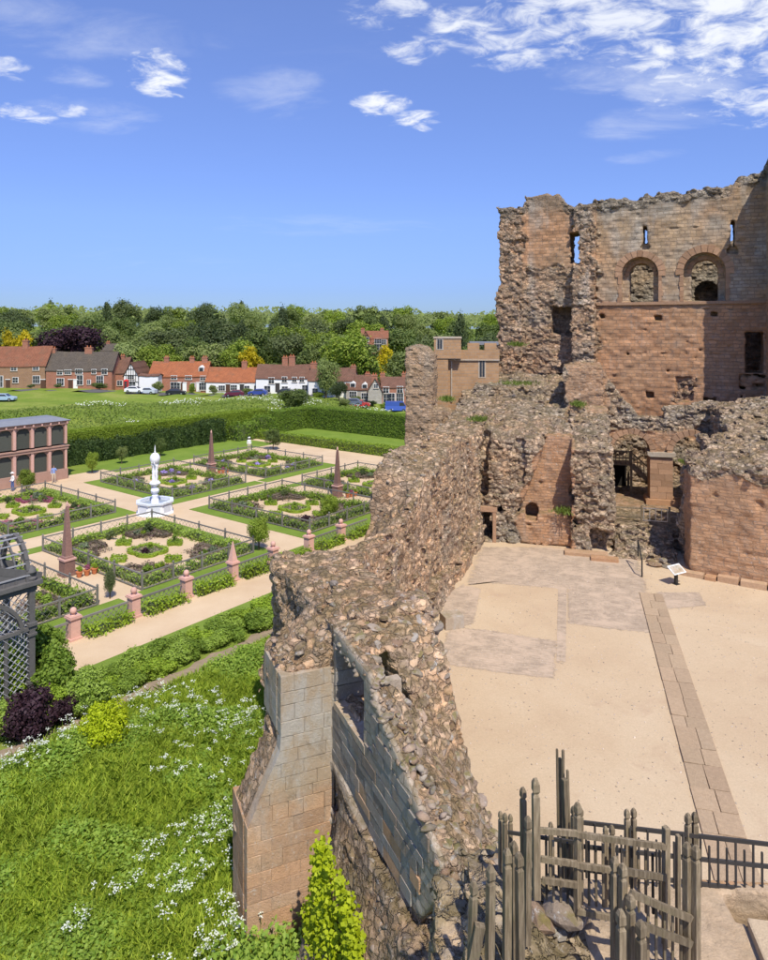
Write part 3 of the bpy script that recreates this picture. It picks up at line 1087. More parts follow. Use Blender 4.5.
def keep_rub(s, t, z):
    """1 where the facing is gone and the rubble core shows"""
    s = s + .25 * np.sin(z * 2.1) + .15 * np.sin(z * 5.3); z = z + .2 * np.sin(s * 2.3)
    r = np.zeros(len(s))
    r = np.maximum(r, smooth((s + 2.05) / .1) * smooth((-.05 - s) / .1))                  # torn stub
    r = np.maximum(r, smooth((-6.1 - s) / .15))                                            # torn left corner
    r = np.maximum(r, smooth((.1 - s) / .1) * smooth((20.9 - z) / .2) * .9)                # lower tower
    top = np.interp(s, [-9, 0, 9.6, 10.2, 13, 19], [25.8, 25.1, 25.6, 26.4, 26.8, 28])
    r = np.maximum(r, smooth((z - top) / .3) * np.where((s > -6.1) & (s < -3.2), .25, .95))
    r = np.maximum(r, smooth((.7 - np.abs(s - 6.65)) / .15) * smooth((1.0 - np.abs(z - 10.5)) / .2))
    r = np.maximum(r, smooth((t - 2.2) / .3) * .7)
    return r


keep = build_keep()

# ------------------------------------------------------------------ the ruined range in front of the keep


def range_rub(s, t, z):
    """t measured away from the camera in the keep frame (negative = in front)"""
    r = np.full(len(s), .95)
    ss = s + .2 * np.sin(z * 3)
    pink = (ss > -5.6 + .35 * np.clip(z - 3.6, 0, 6)) & (ss < -2.15) & (z > 1.3) & (z < 8.4) & (t < -12)
    e = (ss > 3.7) & (z < 7.0 + .25 * np.sin(s * 2.2)) & (t < -15.5)
    arch = (t > -9) & (t < -5) & (ss > -.4) & (ss < 8) & (z < 8.0)
    blk = (t > -10) & (t < -4.5) & (ss > -2.6) & (ss < .4) & (z > 8)
    r = np.where(pink, .12, r); r = np.where(e, .12, r); r = np.where(arch, .25, r); r = np.where(blk, .35, r)
    return r


def build_range():
    root = thing('ruined_range', 'broken rubble range with stair and arches in front of the keep', 'ruin', KO, KROT)
    v = Vol((-11, -20.6, .7), (14.5, -.2, 14.0), .10)
    S, T, Z = v.x, v.y, v.z
    s1 = v.x.ravel(); t1 = v.y.ravel()
    tt = -T
    # heap behind the corner
    topL = lerp_tab(t1, [(-15.4, 7.2), (-14.6, 7.9), (-13, 8.7), (-9, 9.4), (-5, 10.2), (-1, 11.2)])[None, :, None]
    sideL = lerp_tab(s1, [(-11, .2), (-9, .3), (-6, .3), (-4.5, .1), (-2.6, .1), (-2, -.3), (.4, -.6)])[:, None, None]
    v.add(np.maximum(v.box(-10.6, .1, -14.7, 0, 0, 40), Z - (topL + sideL)))
    v.add(np.maximum(v.box(-2.25, .35, -15.3, -9, 0, 40), Z - (7.9 + .35 * (T + 15))))
    # tall block and its falling edge
    blk = lerp_tab(s1, [(-2.8, 12.6), (-.1, 12.8), (.15, 12.2), (.9, 11.2), (1.6, 10.1), (2.6, 9.0), (3.4, 8.9), (8, 9.0)])[:, None, None]
    v.add(np.maximum(v.box(-2.6, .1, -8.4, -4, 0, 40), Z - blk))
    v.add(np.maximum(v.box(-.2, 8.2, -7.4, -5.9, 0, 40), Z - blk))
    v.add(np.maximum(v.box(-9.5, -1.8, -6, 0, 0, 40), Z - (10.9 + .12 * (T + 6))))
    # right hand mass, its face turned a little
    efront = -(17.7 + .33 * (S - 3.8))
    etop = 7.3 + 2.3 * np.clip((T + 17.3) / 8, 0, 1) + .12 * (S - 4)
    v.add(np.maximum(np.maximum(v.slab(S, 4.35, 14.2), np.maximum(efront - T, T + 5.5)), Z - etop))
    v.cut(v.box(3.0, 5.6, -14.5, -7.35, 2.7, 40))
    v.cut(v.box(5.1, 7.3, -13, -7.35, 2.7, 40))
    # raised floor inside and steps
    v.add(v.box(-.2, 8, -13.6, 0, 0, 2.75))
    for k, zz in enumerate((2.45, 2.15, 1.86, 1.58)):
        v.add(v.box(.2, 3.95, -13.5 - .62 * (k + 1), -13, 0, zz))
    v.add(v.box(-1.3, 2.1, -16.1, -13, 0, 1.56))
    v.add(v.box(-1, 9.5, -1.5, -.3, 0, 6.8))
    # openings
    v.cut(v.arch_y(2.0, 1.3, 2.75, 6.45, -9, -4))
    v.cut(v.arch_y(6.1, 1.3, 2.75, 6.45, -9, -4))
    v.cut(v.box(.2, 8, -5.95, -1.55, 2.75, 30))
    # corner: doorway, chase, leaning vault scar, smooth wall and its hearth hole
    v.cut(v.box(-8.05, -7.25, -16, -12.9, 1.3, 3.3))
    v.cut(v.box(-8.4, -7.5, -16, -13.9, 4.2, 9)); v.cut(v.box(-9.9, -8.7, -16, -13.6, 3.7, 9.5))
    v.cut(v.box(-6.1, -5.0, -16, -14.35, 5.2, 9.0))
    lean = np.maximum(np.maximum((-5.45 + .36 * (Z - 3.6)) - S, S + 2.2), np.maximum(3.3 - Z, -(T + 13.75) * -1))
    v.cut(np.maximum(lean, v.slab(T, -17, -13.75)))
    v.cut(v.arch_y(-4.75, .42, 2.8, 3.35, -16, -12.6))
    v.cut(v.arch_y(-6.8, .25, 3.2, 3.6, -16, -13.6))
    v.cut(v.arch_y(-.55, .55, 1.0, 2.2, -16, -14.4))
    idx, P = v.band(.8)
    rub = range_rub(P[:, 0], P[:, 1], P[:, 2])
    rd, idv = rub_disp(P, (.52, .52, .30), .17)
    flat = (P[:, 1] > -13.4) & (P[:, 2] < 3.0)
    d = rub * (.42 * fbm(P, 1.6, 3) + rd) + (1 - rub) * (.09 * fbm(P, .9, 3) + .06 * vnoise(P * np.array((1, 1, 2.)), .45, 9) - .2 * smooth((vnoise(P * np.array((1, 1, 1.9)), .7, 31) - .66) * 6))
    d = np.where(flat, d * .2, d)
    v.f[idx[:, 0], idx[:, 1], idx[:, 2]] -= d.astype(np.float32)
    V, Q = v.finish()
    f1, f2, idv = worley(V, (.52, .52, .30))
    rub = range_rub(V[:, 0], V[:, 1], V[:, 2])
    tone = np.where(rub < .5, .15, .55)
    cols = paint(V, tone, 1 - rub, idv, np.where(rub[:, None] < .5, -.42, .08), 3)
    link('masonry', mesh_np('range_masonry', V, Q, M['rubble'], True, cols), root)
    voussoirs(root, 2.0, 6.45, 1.3, 1.68, -7.56, -7.0, 13, M['dressed'])
    voussoirs(root, 6.1, 6.45, 1.3, 1.68, -7.56, -7.0, 13, M['dressed'])
    # pier between the arches with its cap and foot
    z = 2.8
    while z < 6.1:
        h = random.uniform(.36, .46)
        cut = random.uniform(3.7, 4.4)
        for x0, x1 in ((3.28, cut), (cut, 4.83)):
            MB().box(x0 + .008, x1 - .008, -7.58 - random.uniform(0, .025), -5.9, z + .01, z + h).build('pier_stone', M['dressed'], root)
        z += h
    MB().prism_y([(3.1, 6.3), (3.25, 6.18), (4.86, 6.18), (5.0, 6.3), (5.0, 6.5), (3.1, 6.5)], -7.75, -5.8).build('pier_cap', M['block_grey'], root)
    MB().prism_y([(3.0, 2.7), (5.1, 2.7), (5.1, 3.0), (4.95, 3.12), (3.15, 3.12), (3.0, 3.0)], -7.85, -5.8).build('pier_base', M['block'], root)
    # doorway frame in the corner
    for x0, x1 in ((-8.3, -8.08), (-7.22, -7.0)):
        MB().box(x0, x1, -14.95, -14.2, 1.25, 3.3).build('door_jamb', M['dressed'], root)
    MB().box(-8.35, -6.95, -14.98, -14.2, 3.31, 3.62).build('door_lintel', M['dressed'], root)
    # big footing blocks along the right hand face
    x = 3.7
    while x < 12:
        w = random.uniform(.6, 1.5)
        for zz, out, h in ((1.05, random.uniform(.35, .6), random.uniform(.38, .62)),):
            yy = -(17.7 + .33 * (x + w / 2 - 3.8))
            mb = MB().box(-w / 2 + .02, w / 2 - .02, -out - random.uniform(0, .1), .6, 0, h + random.uniform(-.04, .04))
            o = mb.build('footing_block', M['block'], root)
            o.location = (x + w / 2, yy, zz); o.rotation_euler = (0, random.uniform(-.02, .02), -.32 + random.uniform(-.05, .05))
        x += w
    return root


rng_root = build_range()


# ------------------------------------------------------------------ stones
def stone_meshes(n, mat, sub=2, flat=.62):
    out = []
    for k in range(n):
        bm = bmesh.new()
        bmesh.ops.create_icosphere(bm, subdivisions=sub, radius=1)
        ph = random.uniform(0, 50)
        rr = np.random.default_rng(k + 50)
        planes = []
        for q in range(9):
            nv = rr.normal(size=3); nv /= np.linalg.norm(nv)
            planes.append((Vector(nv), rr.uniform(.42, .78)))
        for vv in bm.verts:
            p = vv.co.copy()
            for nv, dd in planes:
                e = p.dot(nv) - dd
                if e > 0: p -= nv * e
            vv.co = Vector((p.x * rr.uniform(.97, 1.03), p.y, p.z * flat))
        me = bpy.data.meshes.new('stone'); bm.to_mesh(me); bm.free()
        me.materials.append(mat)
        out.append(me)
    return out


STONES = stone_meshes(9, M['stone'])


def block_meshes(n, mat, name='block'):
    """a worn squared stone, unit sized, bevelled"""
    out = []
    for k in range(n):
        bm = bmesh.new()
        bmesh.ops.create_cube(bm, size=1)
        bmesh.ops.bevel(bm, geom=list(bm.edges), offset=.02, segments=1, affect='EDGES', clamp_overlap=True)
        for vv in bm.verts:
            vv.co += Vector((random.uniform(-.008, .008), random.uniform(-.01, .01), random.uniform(-.012, .012)))
        me = bpy.data.meshes.new(name); bm.to_mesh(me); bm.free()
        me.materials.append(mat)
        out.append(me)
    return out


BLOCKS = block_meshes(6, M['block']); BLOCKS_G = block_meshes(6, M['block_grey']); BLOCKS_D = block_meshes(6, M['block_dark']); BLOCKS_P = block_meshes(6, M['pier'])


def scatter_stones(name, pts, nrm, sizes, parent, seed=0, meshes=None):
    """many small stones as one mesh"""
    rr = np.random.default_rng(seed)
    meshes = meshes or STONES_LOW
    Vs, Fs, o = [], [], 0
    arr = []
    for me in meshes:
        co = np.empty(len(me.vertices) * 3, np.float32); me.vertices.foreach_get('co', co)
        fa = np.empty(len(me.loops), np.int32); me.loops.foreach_get('vertex_index', fa)
        arr.append((co.reshape(-1, 3), fa.reshape(-1, 3)))
    for p, n, sz in zip(pts, nrm, sizes):
        co, fa = arr[rr.integers(len(arr))]
        a = rr.uniform(0, 6.28); b = rr.normal(0, .25); c = rr.normal(0, .25)
        ca, sa = math.cos(a), math.sin(a)
        M3 = np.array(((ca, -sa, 0), (sa, ca, 0), (0, 0, 1))) @ np.array(((1, 0, 0), (0, math.cos(b), -math.sin(b)), (0, math.sin(b), math.cos(b)))) @ np.array(((math.cos(c), 0, math.sin(c)), (0, 1, 0), (-math.sin(c), 0, math.cos(c))))
        s3 = sz * np.array((rr.uniform(.8, 1.35), rr.uniform(.7, 1.0), rr.uniform(.7, 1.1)))
        Vs.append((co * s3) @ M3.T + p); Fs.append(fa + o); o += len(co)
    me = mesh_np(name, np.concatenate(Vs), np.concatenate(Fs), meshes[0].materials[0])
    return link(name, me, parent)


STONES_LOW = stone_meshes(6, M['stone'], 1)

# ------------------------------------------------------------------ the curtain wall towards the garden
wall_root = thing('curtain_wall', 'ruined rubble curtain wall with window and stepped buttress beside the court', 'castle wall', (0, 0, 0))


def local_frame(name, origin, ex, parent):
    """an object matrix whose local x runs along ex"""
    return origin, math.atan2(ex.y, ex.x)


def build_far_wall():
    v = Vol((-2.5, -4.4, -.8), (24.2, 1.4, 10.6), .09)       # x = c towards the camera, y: inner face 0, outwards negative (local frame turned)
    C, B, Z = v.x, v.y, v.z
    c1 = v.x.ravel()
    top = lerp_tab(c1, [(-2.5, 8.6), (0, 8.9), (3, 8.7), (6, 9.0), (8.5, 8.8), (11, 8.6), (13.6, 8.5), (14.6, 7.7), (16, 7.3), (18, 7.0), (20.5, 6.9), (22.5, 6.8), (24, 6.7)])
    rr = np.random.default_rng(8)
    xs = np.arange(-3, 25, .6)
    top = (top + np.interp(c1, xs, rr.uniform(-.3, .3, len(xs)))).astype(np.float32)[:, None, None]
    # nearer the bend the outer side has fallen away
    outer = lerp_tab(c1, [(-2.5, 8.8), (0, 8.95), (8.5, 9.0), (13.6, 8.8), (14.1, 8.5), (14.3, 6.0), (15.5, 5.3), (18, 5.8), (20.2, 6.4), (20.6, 6.1), (23, 6.9), (25, 6.9)])[:, None, None]
    k_ = np.clip((-B - .35) / 1.9, 0, 1)
    top = top * (1 - k_) + outer * k_
    f = np.maximum(v.box(-2.2, 23.6, -2.55, .0, -2, 40), Z - top)
    v.add(f)
    v.add(np.maximum(v.box(0, 23, -2, .35, -2, 40), Z - (2.4 + .5 * np.sin(C * .7))))
    idx, P = v.band(.7)
    rd, idv = rub_disp(P, (.50, .50, .28), .12)
    d = .30 * fbm(P, 1.7, 3) + rd * (1 - .55 * smooth(fbm(P, 1.1, 2, 14) * 3))
    out = smooth((-1.9 - P[:, 1]) / .3) * smooth((6.5 - P[:, 2]) / .5)
    d = d * (1 - .6 * out)
    v.f[idx[:, 0], idx[:, 1], idx[:, 2]] -= d.astype(np.float32)
    V, Q = v.finish()
    f1, f2, idv = worley(V, (.50, .50, .28))
    ash = .55 * smooth((-2.2 - V[:, 1]) / .2) * smooth((6.3 - V[:, 2]) / .5)
    cols = paint(V, np.full(len(V), .62), ash, idv, .08, 8)
    cols[:, :3] *= np.array((1.16, 1.06, .98))
    org = AI
    # local (c, y) -> AI + c F - y G
    o = link('far_masonry', mesh_np('far_wall_masonry', V, Q, M['core'], True, cols), wall_root)
    o.matrix_local = Matrix(((F_.x, -G_.x, 0, org.x), (F_.y, -G_.y, 0, org.y), (0, 0, 1, 0), (0, 0, 0, 1)))
    return V


HO = [(-1, 7.0), (0, 7.0), (3, 7.1), (6, 7.2), (8.6, 7.1), (9.2, 6.5), (10.5, 6.0), (12.0, 5.3), (12.35, 5.1), (12.6, 3.6), (14, 2.6)]
HI = [(-1, 6.8), (0, 6.8), (4, 7.1), (6.0, 7.5), (6.8, 7.1), (7.5, 5.6), (8.3, 4.2), (9.8, 2.9), (11, 3.0), (12.5, 3.3), (15, 3.2)]
BUT_A = 6.0


def near_top(a, b):
    k = np.clip(b / 2.94, 0, 1)
    k = k ** 1.3
    return lerp_tab(a, HO) * (1 - k) + lerp_tab(a, HI) * k


def build_near_wall():
    v = Vol((-1.5, -3.6, -2.0), (15.2, 4.0, 9.0), .075)      # x = a towards the camera, y = b inwards
    A, B, Z = v.x, v.y, v.z
    A2, B2 = np.meshgrid(v.x.ravel(), v.y.ravel(), indexing='ij')
    top = near_top(A2.ravel(), B2.ravel()).reshape(A2.shape).astype(np.float32)[:, :, None]
    v.add(np.maximum(v.box(-1.2, 13.6, .30, 2.95, -2, 40), Z - top))
    # thin facing behind the blocks, left out beyond its broken end
    face_end = lerp_tab(v.z.ravel(), [(-2, 10), (2.8, 10.8), (3.4, 11.4), (4.2, 12.0), (5.2, 12.3), (9, 12.3)])[None, None, :]
    v.add(np.maximum(np.maximum(v.slab(B, -.035, .6), np.maximum(-1.2 - A, A - face_end)), Z - top))
    # battered rubble foot outside, below the facing
    bat = -.10 - .42 * np.clip(3.7 - Z, 0, 5) * np.clip((A - 6.2) / 1.6, 0, 1)
    v.add(np.maximum(np.maximum(bat - B, B - 1), np.maximum(np.maximum(5.8 - A, A - 13.8), Z - (3.6 - .12 * np.clip(A - 7, 0, 9)))))
    # window through the wall
    win = v.box(6.15, 8.35, -1, 1.15, 5.2, 9)
    v.cut(np.maximum(win, Z - (6.75)))
    # buttress core, two stages with a sloped set-off
    v.add(v.box(4.25, BUT_A + .015, -2.385, .4, -2, 2.3))
    v.add(np.maximum(v.box(4.3, BUT_A + .01, -2.38, .4, 0, 4.3), (Z - 2.28) - (B + 2.38) * 2.11))
    v.add(v.box(4.35, BUT_A + .01, -1.48, .4, 0, 6.05))
    v.add(np.maximum(v.box(3.9, BUT_A - .05, -1.5, .6, 0, 9), Z - (7.15 + .62 * B - .25 * np.clip(A - 5, 0, 2))))
    v.cut(np.maximum(v.box(9.0, 12.6, -1.6, .9, -2, 1.9), (A - 12.6)))            # dark hollow low down at the broken end
    idx, P = v.band(.6)
    rd, idv = rub_disp(P, (.50, .50, .30), .125)
    rd = rd * (1 - .6 * smooth(fbm(P, 1.0, 2, 14) * 3))
    flatm = (P[:, 1] < .22) & (P[:, 2] > 3.3) & (P[:, 0] > 6)
    butt = (P[:, 0] > 5.2) & (P[:, 0] < 6.3) & (P[:, 1] < -.1) & (P[:, 2] < 5.9)
    d = .22 * fbm(P, 1.3, 3) + rd
    d = np.where((P[:, 1] < .0) & (P[:, 2] < 3.2), d * .6, d)
    d = np.where(flatm | butt, d * .12, d)
    v.f[idx[:, 0], idx[:, 1], idx[:, 2]] -= d.astype(np.float32)
    V, Q = v.finish()
    f1, f2, idv = worley(V, (.50, .50, .30))
    cols = paint(V, np.full(len(V), .62), np.zeros(len(V)), idv, .06, 21)
    cols[:, :3] *= np.array((1.16, 1.06, .98))
    flatm = ((V[:, 1] < .1) & (V[:, 2] > 3.4) & (V[:, 0] > 6.05)) | ((V[:, 0] > 5.85) & (V[:, 0] < 6.2) & (V[:, 1] < -.05) & (V[:, 2] < 5.95))
    cols[flatm] = np.array((.44, .36, .27, 1.0))
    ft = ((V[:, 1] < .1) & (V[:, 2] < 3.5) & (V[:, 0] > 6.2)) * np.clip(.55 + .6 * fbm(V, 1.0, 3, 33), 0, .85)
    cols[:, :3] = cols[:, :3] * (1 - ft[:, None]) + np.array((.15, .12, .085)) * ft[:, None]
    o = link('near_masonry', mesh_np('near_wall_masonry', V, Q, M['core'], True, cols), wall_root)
    o.matrix_local = Matrix(((E_.x, M_.x, 0, BO.x), (E_.y, M_.y, 0, BO.y), (0, 0, 1, 0), (0, 0, 0, 1)))
    return V, Q


far_V = build_far_wall()
near_V, near_Q = build_near_wall()


def near_pt(a, b, z):
    return BO + E_ * a + M_ * b + Vector((0, 0, z))


NEAR_ROT = math.atan2(E_.y, E_.x)      # block x along a; its y then runs along the inward normal


def put_block(meshes, a, b, z, la, lb, lz, jit=.012):
    o = link('block', random.choice(meshes), wall_root)
    o.location = near_pt(a, b, z)
    o.rotation_euler = (random.uniform(-jit, jit), random.uniform(-jit, jit), NEAR_ROT + random.uniform(-jit, jit))
    o.scale = (la, lb, lz)
    return o


# coursed facing on the outside of the near wall, each stone its own
z = 3.35
while z < 7.2:
    h = random.uniform(.19, .34)
    a = BUT_A + .02 - random.uniform(0, .4)
    while a < 12.4:
        l = random.uniform(.45, 1.0)
        a0 = max(a, BUT_A + .02)
        am, ll = (a0 + a + l) / 2, a + l - a0
        lim = float(lerp_tab(np.array([am + ll * .3]), HO)[0]) - .08
        if am < 9: lim = min(lim, 6.72)
        end = np.interp(z, [3.3, 4.2, 5.2, 7], [11.3, 12.0, 12.3, 12.3])
        if ll > .15 and not (am + ll * .4 > end or z + h > lim):
            inwin = (a + l > 6.2 and a < 8.3 and z + h > 5.25 and z < 6.72)
            if not inwin:
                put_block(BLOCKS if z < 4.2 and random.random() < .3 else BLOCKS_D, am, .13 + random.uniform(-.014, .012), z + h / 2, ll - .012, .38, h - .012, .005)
        a += l
    z += h
# window sill and jambs
for k in range(4):
    put_block(BLOCKS_G, 6.2 + .56 * k + .28, .3, 5.15, .55, .75, .2)
for zz in (5.45, 5.85, 6.25, 6.58):
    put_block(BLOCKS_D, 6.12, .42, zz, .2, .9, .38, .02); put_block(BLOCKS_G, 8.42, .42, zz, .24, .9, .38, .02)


def slant_block(b0, b1, bt0, z0, z1, mat):
    """a front block whose outer end follows the slope of the set-off"""
    y0, y1 = BUT_A - .32, BUT_A + .035 + random.uniform(-.01, .012)
    V = []
    for a_ in (y0, y1):
        for b_, zz in ((b0, z0), (b1, z0), (b1, z1), (bt0, z1)):
            V.append(near_pt(a_, b_, zz))
    MB().add(V, [(0, 1, 2, 3), (7, 6, 5, 4), (0, 4, 5, 1), (1, 5, 6, 2), (2, 6, 7, 3), (3, 7, 4, 0)]).build('block', mat, wall_root)


def but_edge(z):
    return float(np.interp(z, [2.3, 4.2], [-2.4, -1.5]))


# buttress: front face courses, quoins return along the side
z = -1.2
row = 0
while z < 5.95:
    h = random.uniform(.30, .46)
    b = but_edge(z)
    first = True
    while b < -.02:
        l = random.uniform(.40, .95) if not first else (.66 if row % 2 else .38)
        if -b - l < .22: l = -b
        grey = random.random() < np.interp(z, [2.0, 2.9, 3.8], [.04, .75, .97])
        if first and 2.0 < z < 4.2:
            slant_block(but_edge(z) + .006, b + l - .006, but_edge(z + h) + .006, z + .006, z + h - .006, M['pier'])
        else:
            put_block(BLOCKS_P, BUT_A - .148 + random.uniform(-.008, .012), b + l / 2, z + h / 2, .36, l - .012, h - .012, .005)
        first = False
        b += l
    # side face
    a = BUT_A - .36
    if z + h < 2.35 or z > 4.2:
        while a > 4.25:
            l = random.uniform(.5, .8)
            put_block(BLOCKS_P, max(a - l / 2, 4.3), but_edge(z) + .135, z + h / 2, min(l, a - 4.2) - .012, .3, h - .012, .005)
            a -= l
    z += h; row += 1

# loose rubble: the largest stones one by one, the rest together
nv = near_V
tri = near_Q
c = nv[tri].mean(1)
nn = np.cross(nv[tri[:, 2]] - nv[tri[:, 0]], nv[tri[:, 3]] - nv[tri[:, 1]])
nn /= np.maximum(np.linalg.norm(nn, axis=1)[:, None], 1e-9)
cand = (c[:, 2] > 2.2) & (c[:, 0] > -.5) & ((nn[:, 2] > .25) | (c[:, 0] > 7)) & (c[:, 1] > .25) & ~((c[:, 0] > 6) & (c[:, 0] < 8.4) & (c[:, 1] < 1.8) & (c[:, 2] < 6.8))
foot = (c[:, 1] < -.2) & (c[:, 0] > 6.4) & (c[:, 2] > -1)
ids = np.where(cand)[0]
rs = np.random.default_rng(5)
rs.shuffle(ids)
chosen = []
grid = {}
cell = .36
for i_ in ids[:60000]:
    p = c[i_]
    k = tuple((p // cell).astype(int))
    ok = True
    for dx in (-1, 0, 1):
        for dy in (-1, 0, 1):
            for dz in (-1, 0, 1):
                for q in grid.get((k[0] + dx, k[1] + dy, k[2] + dz), ()):
                    if ((q - p) ** 2).sum() < cell * cell: ok = False
    if ok:
        grid.setdefault(k, []).append(p); chosen.append(i_)
    if len(chosen) >= 460: break
chosen = np.array(chosen)
# nearest the broken end first: those show largest
order = np.argsort(-c[chosen][:, 0])
chosen = chosen[order]


def near_world(P):
    return np.stack([BO.x + E_.x * P[:, 0] + M_.x * P[:, 1], BO.y + E_.y * P[:, 0] + M_.y * P[:, 1], P[:, 2]], 1)


pw = near_world(c[chosen])
nsk = nn[chosen]
for i_, p in enumerate(pw[:290]):
    o = link('stone', STONES[i_ % len(STONES)], wall_root)
    s = random.uniform(.15, .27)
    nw = nn[chosen[i_]]
    o.location = Vector(p) - (E_ * float(nw[0]) + M_ * float(nw[1]) + Vector((0, 0, float(nw[2])))) * s * .42
    o.scale = (s * random.uniform(.9, 1.4), s * random.uniform(.8, 1.1), s * random.uniform(.8, 1.1))
    o.rotation_euler = (random.gauss(0, .25), random.gauss(0, .25), random.uniform(0, 6.28))
rest = ids[rs.integers(0, len(ids), 380)]
pr = near_world(c[rest] - nn[rest] * .045)
fids = np.where(foot)[0]
fpick = fids[rs.integers(0, len(fids), 350)]
fr = near_world(c[fpick] - nn[fpick] * .05)
fwp = far_V[(far_V[:, 2] > 5.6)]
fwp = fwp[rs.integers(0, len(fwp), 420)]
fww = np.stack([AI.x + F_.x * fwp[:, 0] - G_.x * fwp[:, 1], AI.y + F_.y * fwp[:, 0] - G_.y * fwp[:, 1], fwp[:, 2]], 1)
ea = rs.uniform(5.8, 12.4, 260)
el_ = lerp_tab(ea, HO)
el_ = np.where(ea < 9, np.minimum(el_, 7.0), el_)
edge_p = near_world(np.stack([ea, rs.uniform(-.02, .45, 260), el_ - rs.uniform(-.02, .30, 260)], 1))
bt_p = near_world(np.stack([rs.uniform(4.3, 5.9, 160), rs.uniform(-1.6, .3, 160), rs.uniform(6.4, 6.62, 160)], 1))
pw = np.concatenate([pw[:290], near_world(c[chosen][290:] - nsk[290:] * .06)])
allp = np.concatenate([pw[290:], pr, fr, fww, edge_p, bt_p[:24]])
tag(scatter_stones('rubble', allp, None if False else [None] * len(allp), np.concatenate([rs.uniform(.10, .19, len(pw) - 290), rs.uniform(.05, .12, len(pr)), rs.uniform(.06, .14, len(fr)), rs.uniform(.06, .15, len(fww)), rs.uniform(.08, .19, 260), rs.uniform(.08, .15, 24)]), wall_root, 4), None, None, None, 'stuff')

# ------------------------------------------------------------------ tall stump and the battlemented block beyond the wall


def simple_ruin(name, label, cat, lo, hi, h, solids, loc, rz, tone, grey, seed, rough=1.0, ash=0.0):
    root = thing(name, label, cat, loc, rz)
    v = Vol(lo, hi, h)
    solids(v)
    idx, P = v.band(.5)
    rd, idv = rub_disp(P, (.44, .44, .27), .12, seed)
    d = rough * (.22 * fbm(P, 1.3, 3, seed) + rd)
    v.f[idx[:, 0], idx[:, 1], idx[:, 2]] -= d.astype(np.float32)
    V, Q = v.finish()
    f1, f2, idv = worley(V, (.44, .44, .27), seed)
    cols = paint(V, np.full(len(V), tone), np.full(len(V), ash), idv, grey, seed)
    link('masonry', mesh_np(name + '_masonry', V, Q, M['rubble'], True, cols), root)
    return root


def stump(v):
    top = lerp_tab(v.x.ravel(), [(-1.2, 14.0), (-.4, 14.2), (.5, 14.1), (.8, 13.7), (1.3, 13.2)])[:, None, None]
    v.add(np.maximum(v.box(-1.05, 1.1, -1.1, 1.4, 0, 40), v.z - top))
    v.add(np.maximum(v.box(.7, 3.6, -.9, 1.4, 0, 40), v.z - (9.9 - .3 * v.x)))
    v.cut(v.box(1.75, 2.35, -3, -.2, 7, 9.6))


p = at(421, 440, 52)
simple_ruin('wall_stump', 'tall narrow stump of broken wall beside the battlemented block', 'ruin', (-1.8, -1.9, 4), (4.2, 2.0, 14.9), .1, stump, (p.x, 52, 0), -.2, .6, -.1, 31, .55, .5)

gh = thing('battlemented_building', 'smooth square sandstone building with battlements and small windows behind the ruins', 'building', (at(470, 380, 56).x, 56, 0), -.10)
gh.scale = (.8, .8, 1)


def gz(py): return HC - (py - HOR) / FPX * 56


MB().box(-2.2, 2.9, 0, 4, 0, gz(360)).build('wall', M['wall_tan'], gh)
MB().box(-3.55, -2.2, -.7, 3, 0, gz(358.5)).build('turret', M['wall_tan'], gh)
MB().box(-3.62, -.9, -.78, 3, gz(358.4), gz(338.5)).build('parapet', M['wall_tan'], gh)
MB().box(-.9, 2.95, -.1, .5, gz(359.9), gz(350)).build('parapet', M['wall_tan'], gh)
for x in (-.75, .95):
    MB().box(x + .5, x + 1.7, -.1, .5, gz(349.9), gz(343)).build('merlon', M['wall_tan'], gh)
MB().box(-3.7, -.85, -.85, 3, gz(338.4), gz(336.8)).build('coping', M['block_grey'], gh)
MB().box(-2.15, 2.95, -.16, .4, gz(360.4), gz(359.3)).build('string_course', M['block_grey'], gh)
MB().box(0, 2.9, .6, 3.8, gz(345), gz(342)).build('roof', M['lead'], gh)
for px, py, w, h in ((440, 344, .52, .75), (482, 368, .55, 1.4)):
    X = ((px - 384) / FPX * 56 - gh.location.x) / .8; Z = gz(py)
    yy = -.80 if px < 460 else -.03
    wd = MB().box(X - w / 2 - .1, X + w / 2 + .1, yy, yy + .1, Z - h / 2 - .1, Z + h / 2 + .1).build('window', M['block_grey'], gh)
    for sx in (-1, 1):
        MB().box(X + sx * w / 4 - w / 4 + .03, X + sx * w / 4 + w / 4 - .03, yy - .02, yy + .05, Z - h / 2, Z + h / 2).build('pane', M['glass'], wd)
MB().box(-1.92, -1.80, -.12, .02, gz(402), gz(361)).build('downpipe', M['block_grey'], gh)

# ------------------------------------------------------------------ leaf geometry


def leaf_quads(P, Nn, size, rr, aspect=.62):
    n = len(P)
    Nn = Nn / np.maximum(np.linalg.norm(Nn, axis=1)[:, None], 1e-6)
    a = rr.normal(size=(n, 3))
    t = np.cross(Nn, a); t /= np.maximum(np.linalg.norm(t, axis=1)[:, None], 1e-6)
    b = np.cross(Nn, t)
    s = (size * rr.uniform(.65, 1.3, n))[:, None]
    droop = Nn * s * .22
    V = np.stack([P - t * s, P - b * s * aspect - droop * 0, P + t * s, P + b * s * aspect], 1)
    V[:, 0] -= droop; V[:, 2] -= droop
    F = np.arange(4 * n, dtype=np.int32).reshape(n, 4)
    return V.reshape(-1, 3), F


def sphere_dirs(n, rr, up=0.0):
    d = rr.normal(size=(n, 3)); d[:, 2] += up
    return d / np.linalg.norm(d, axis=1)[:, None]


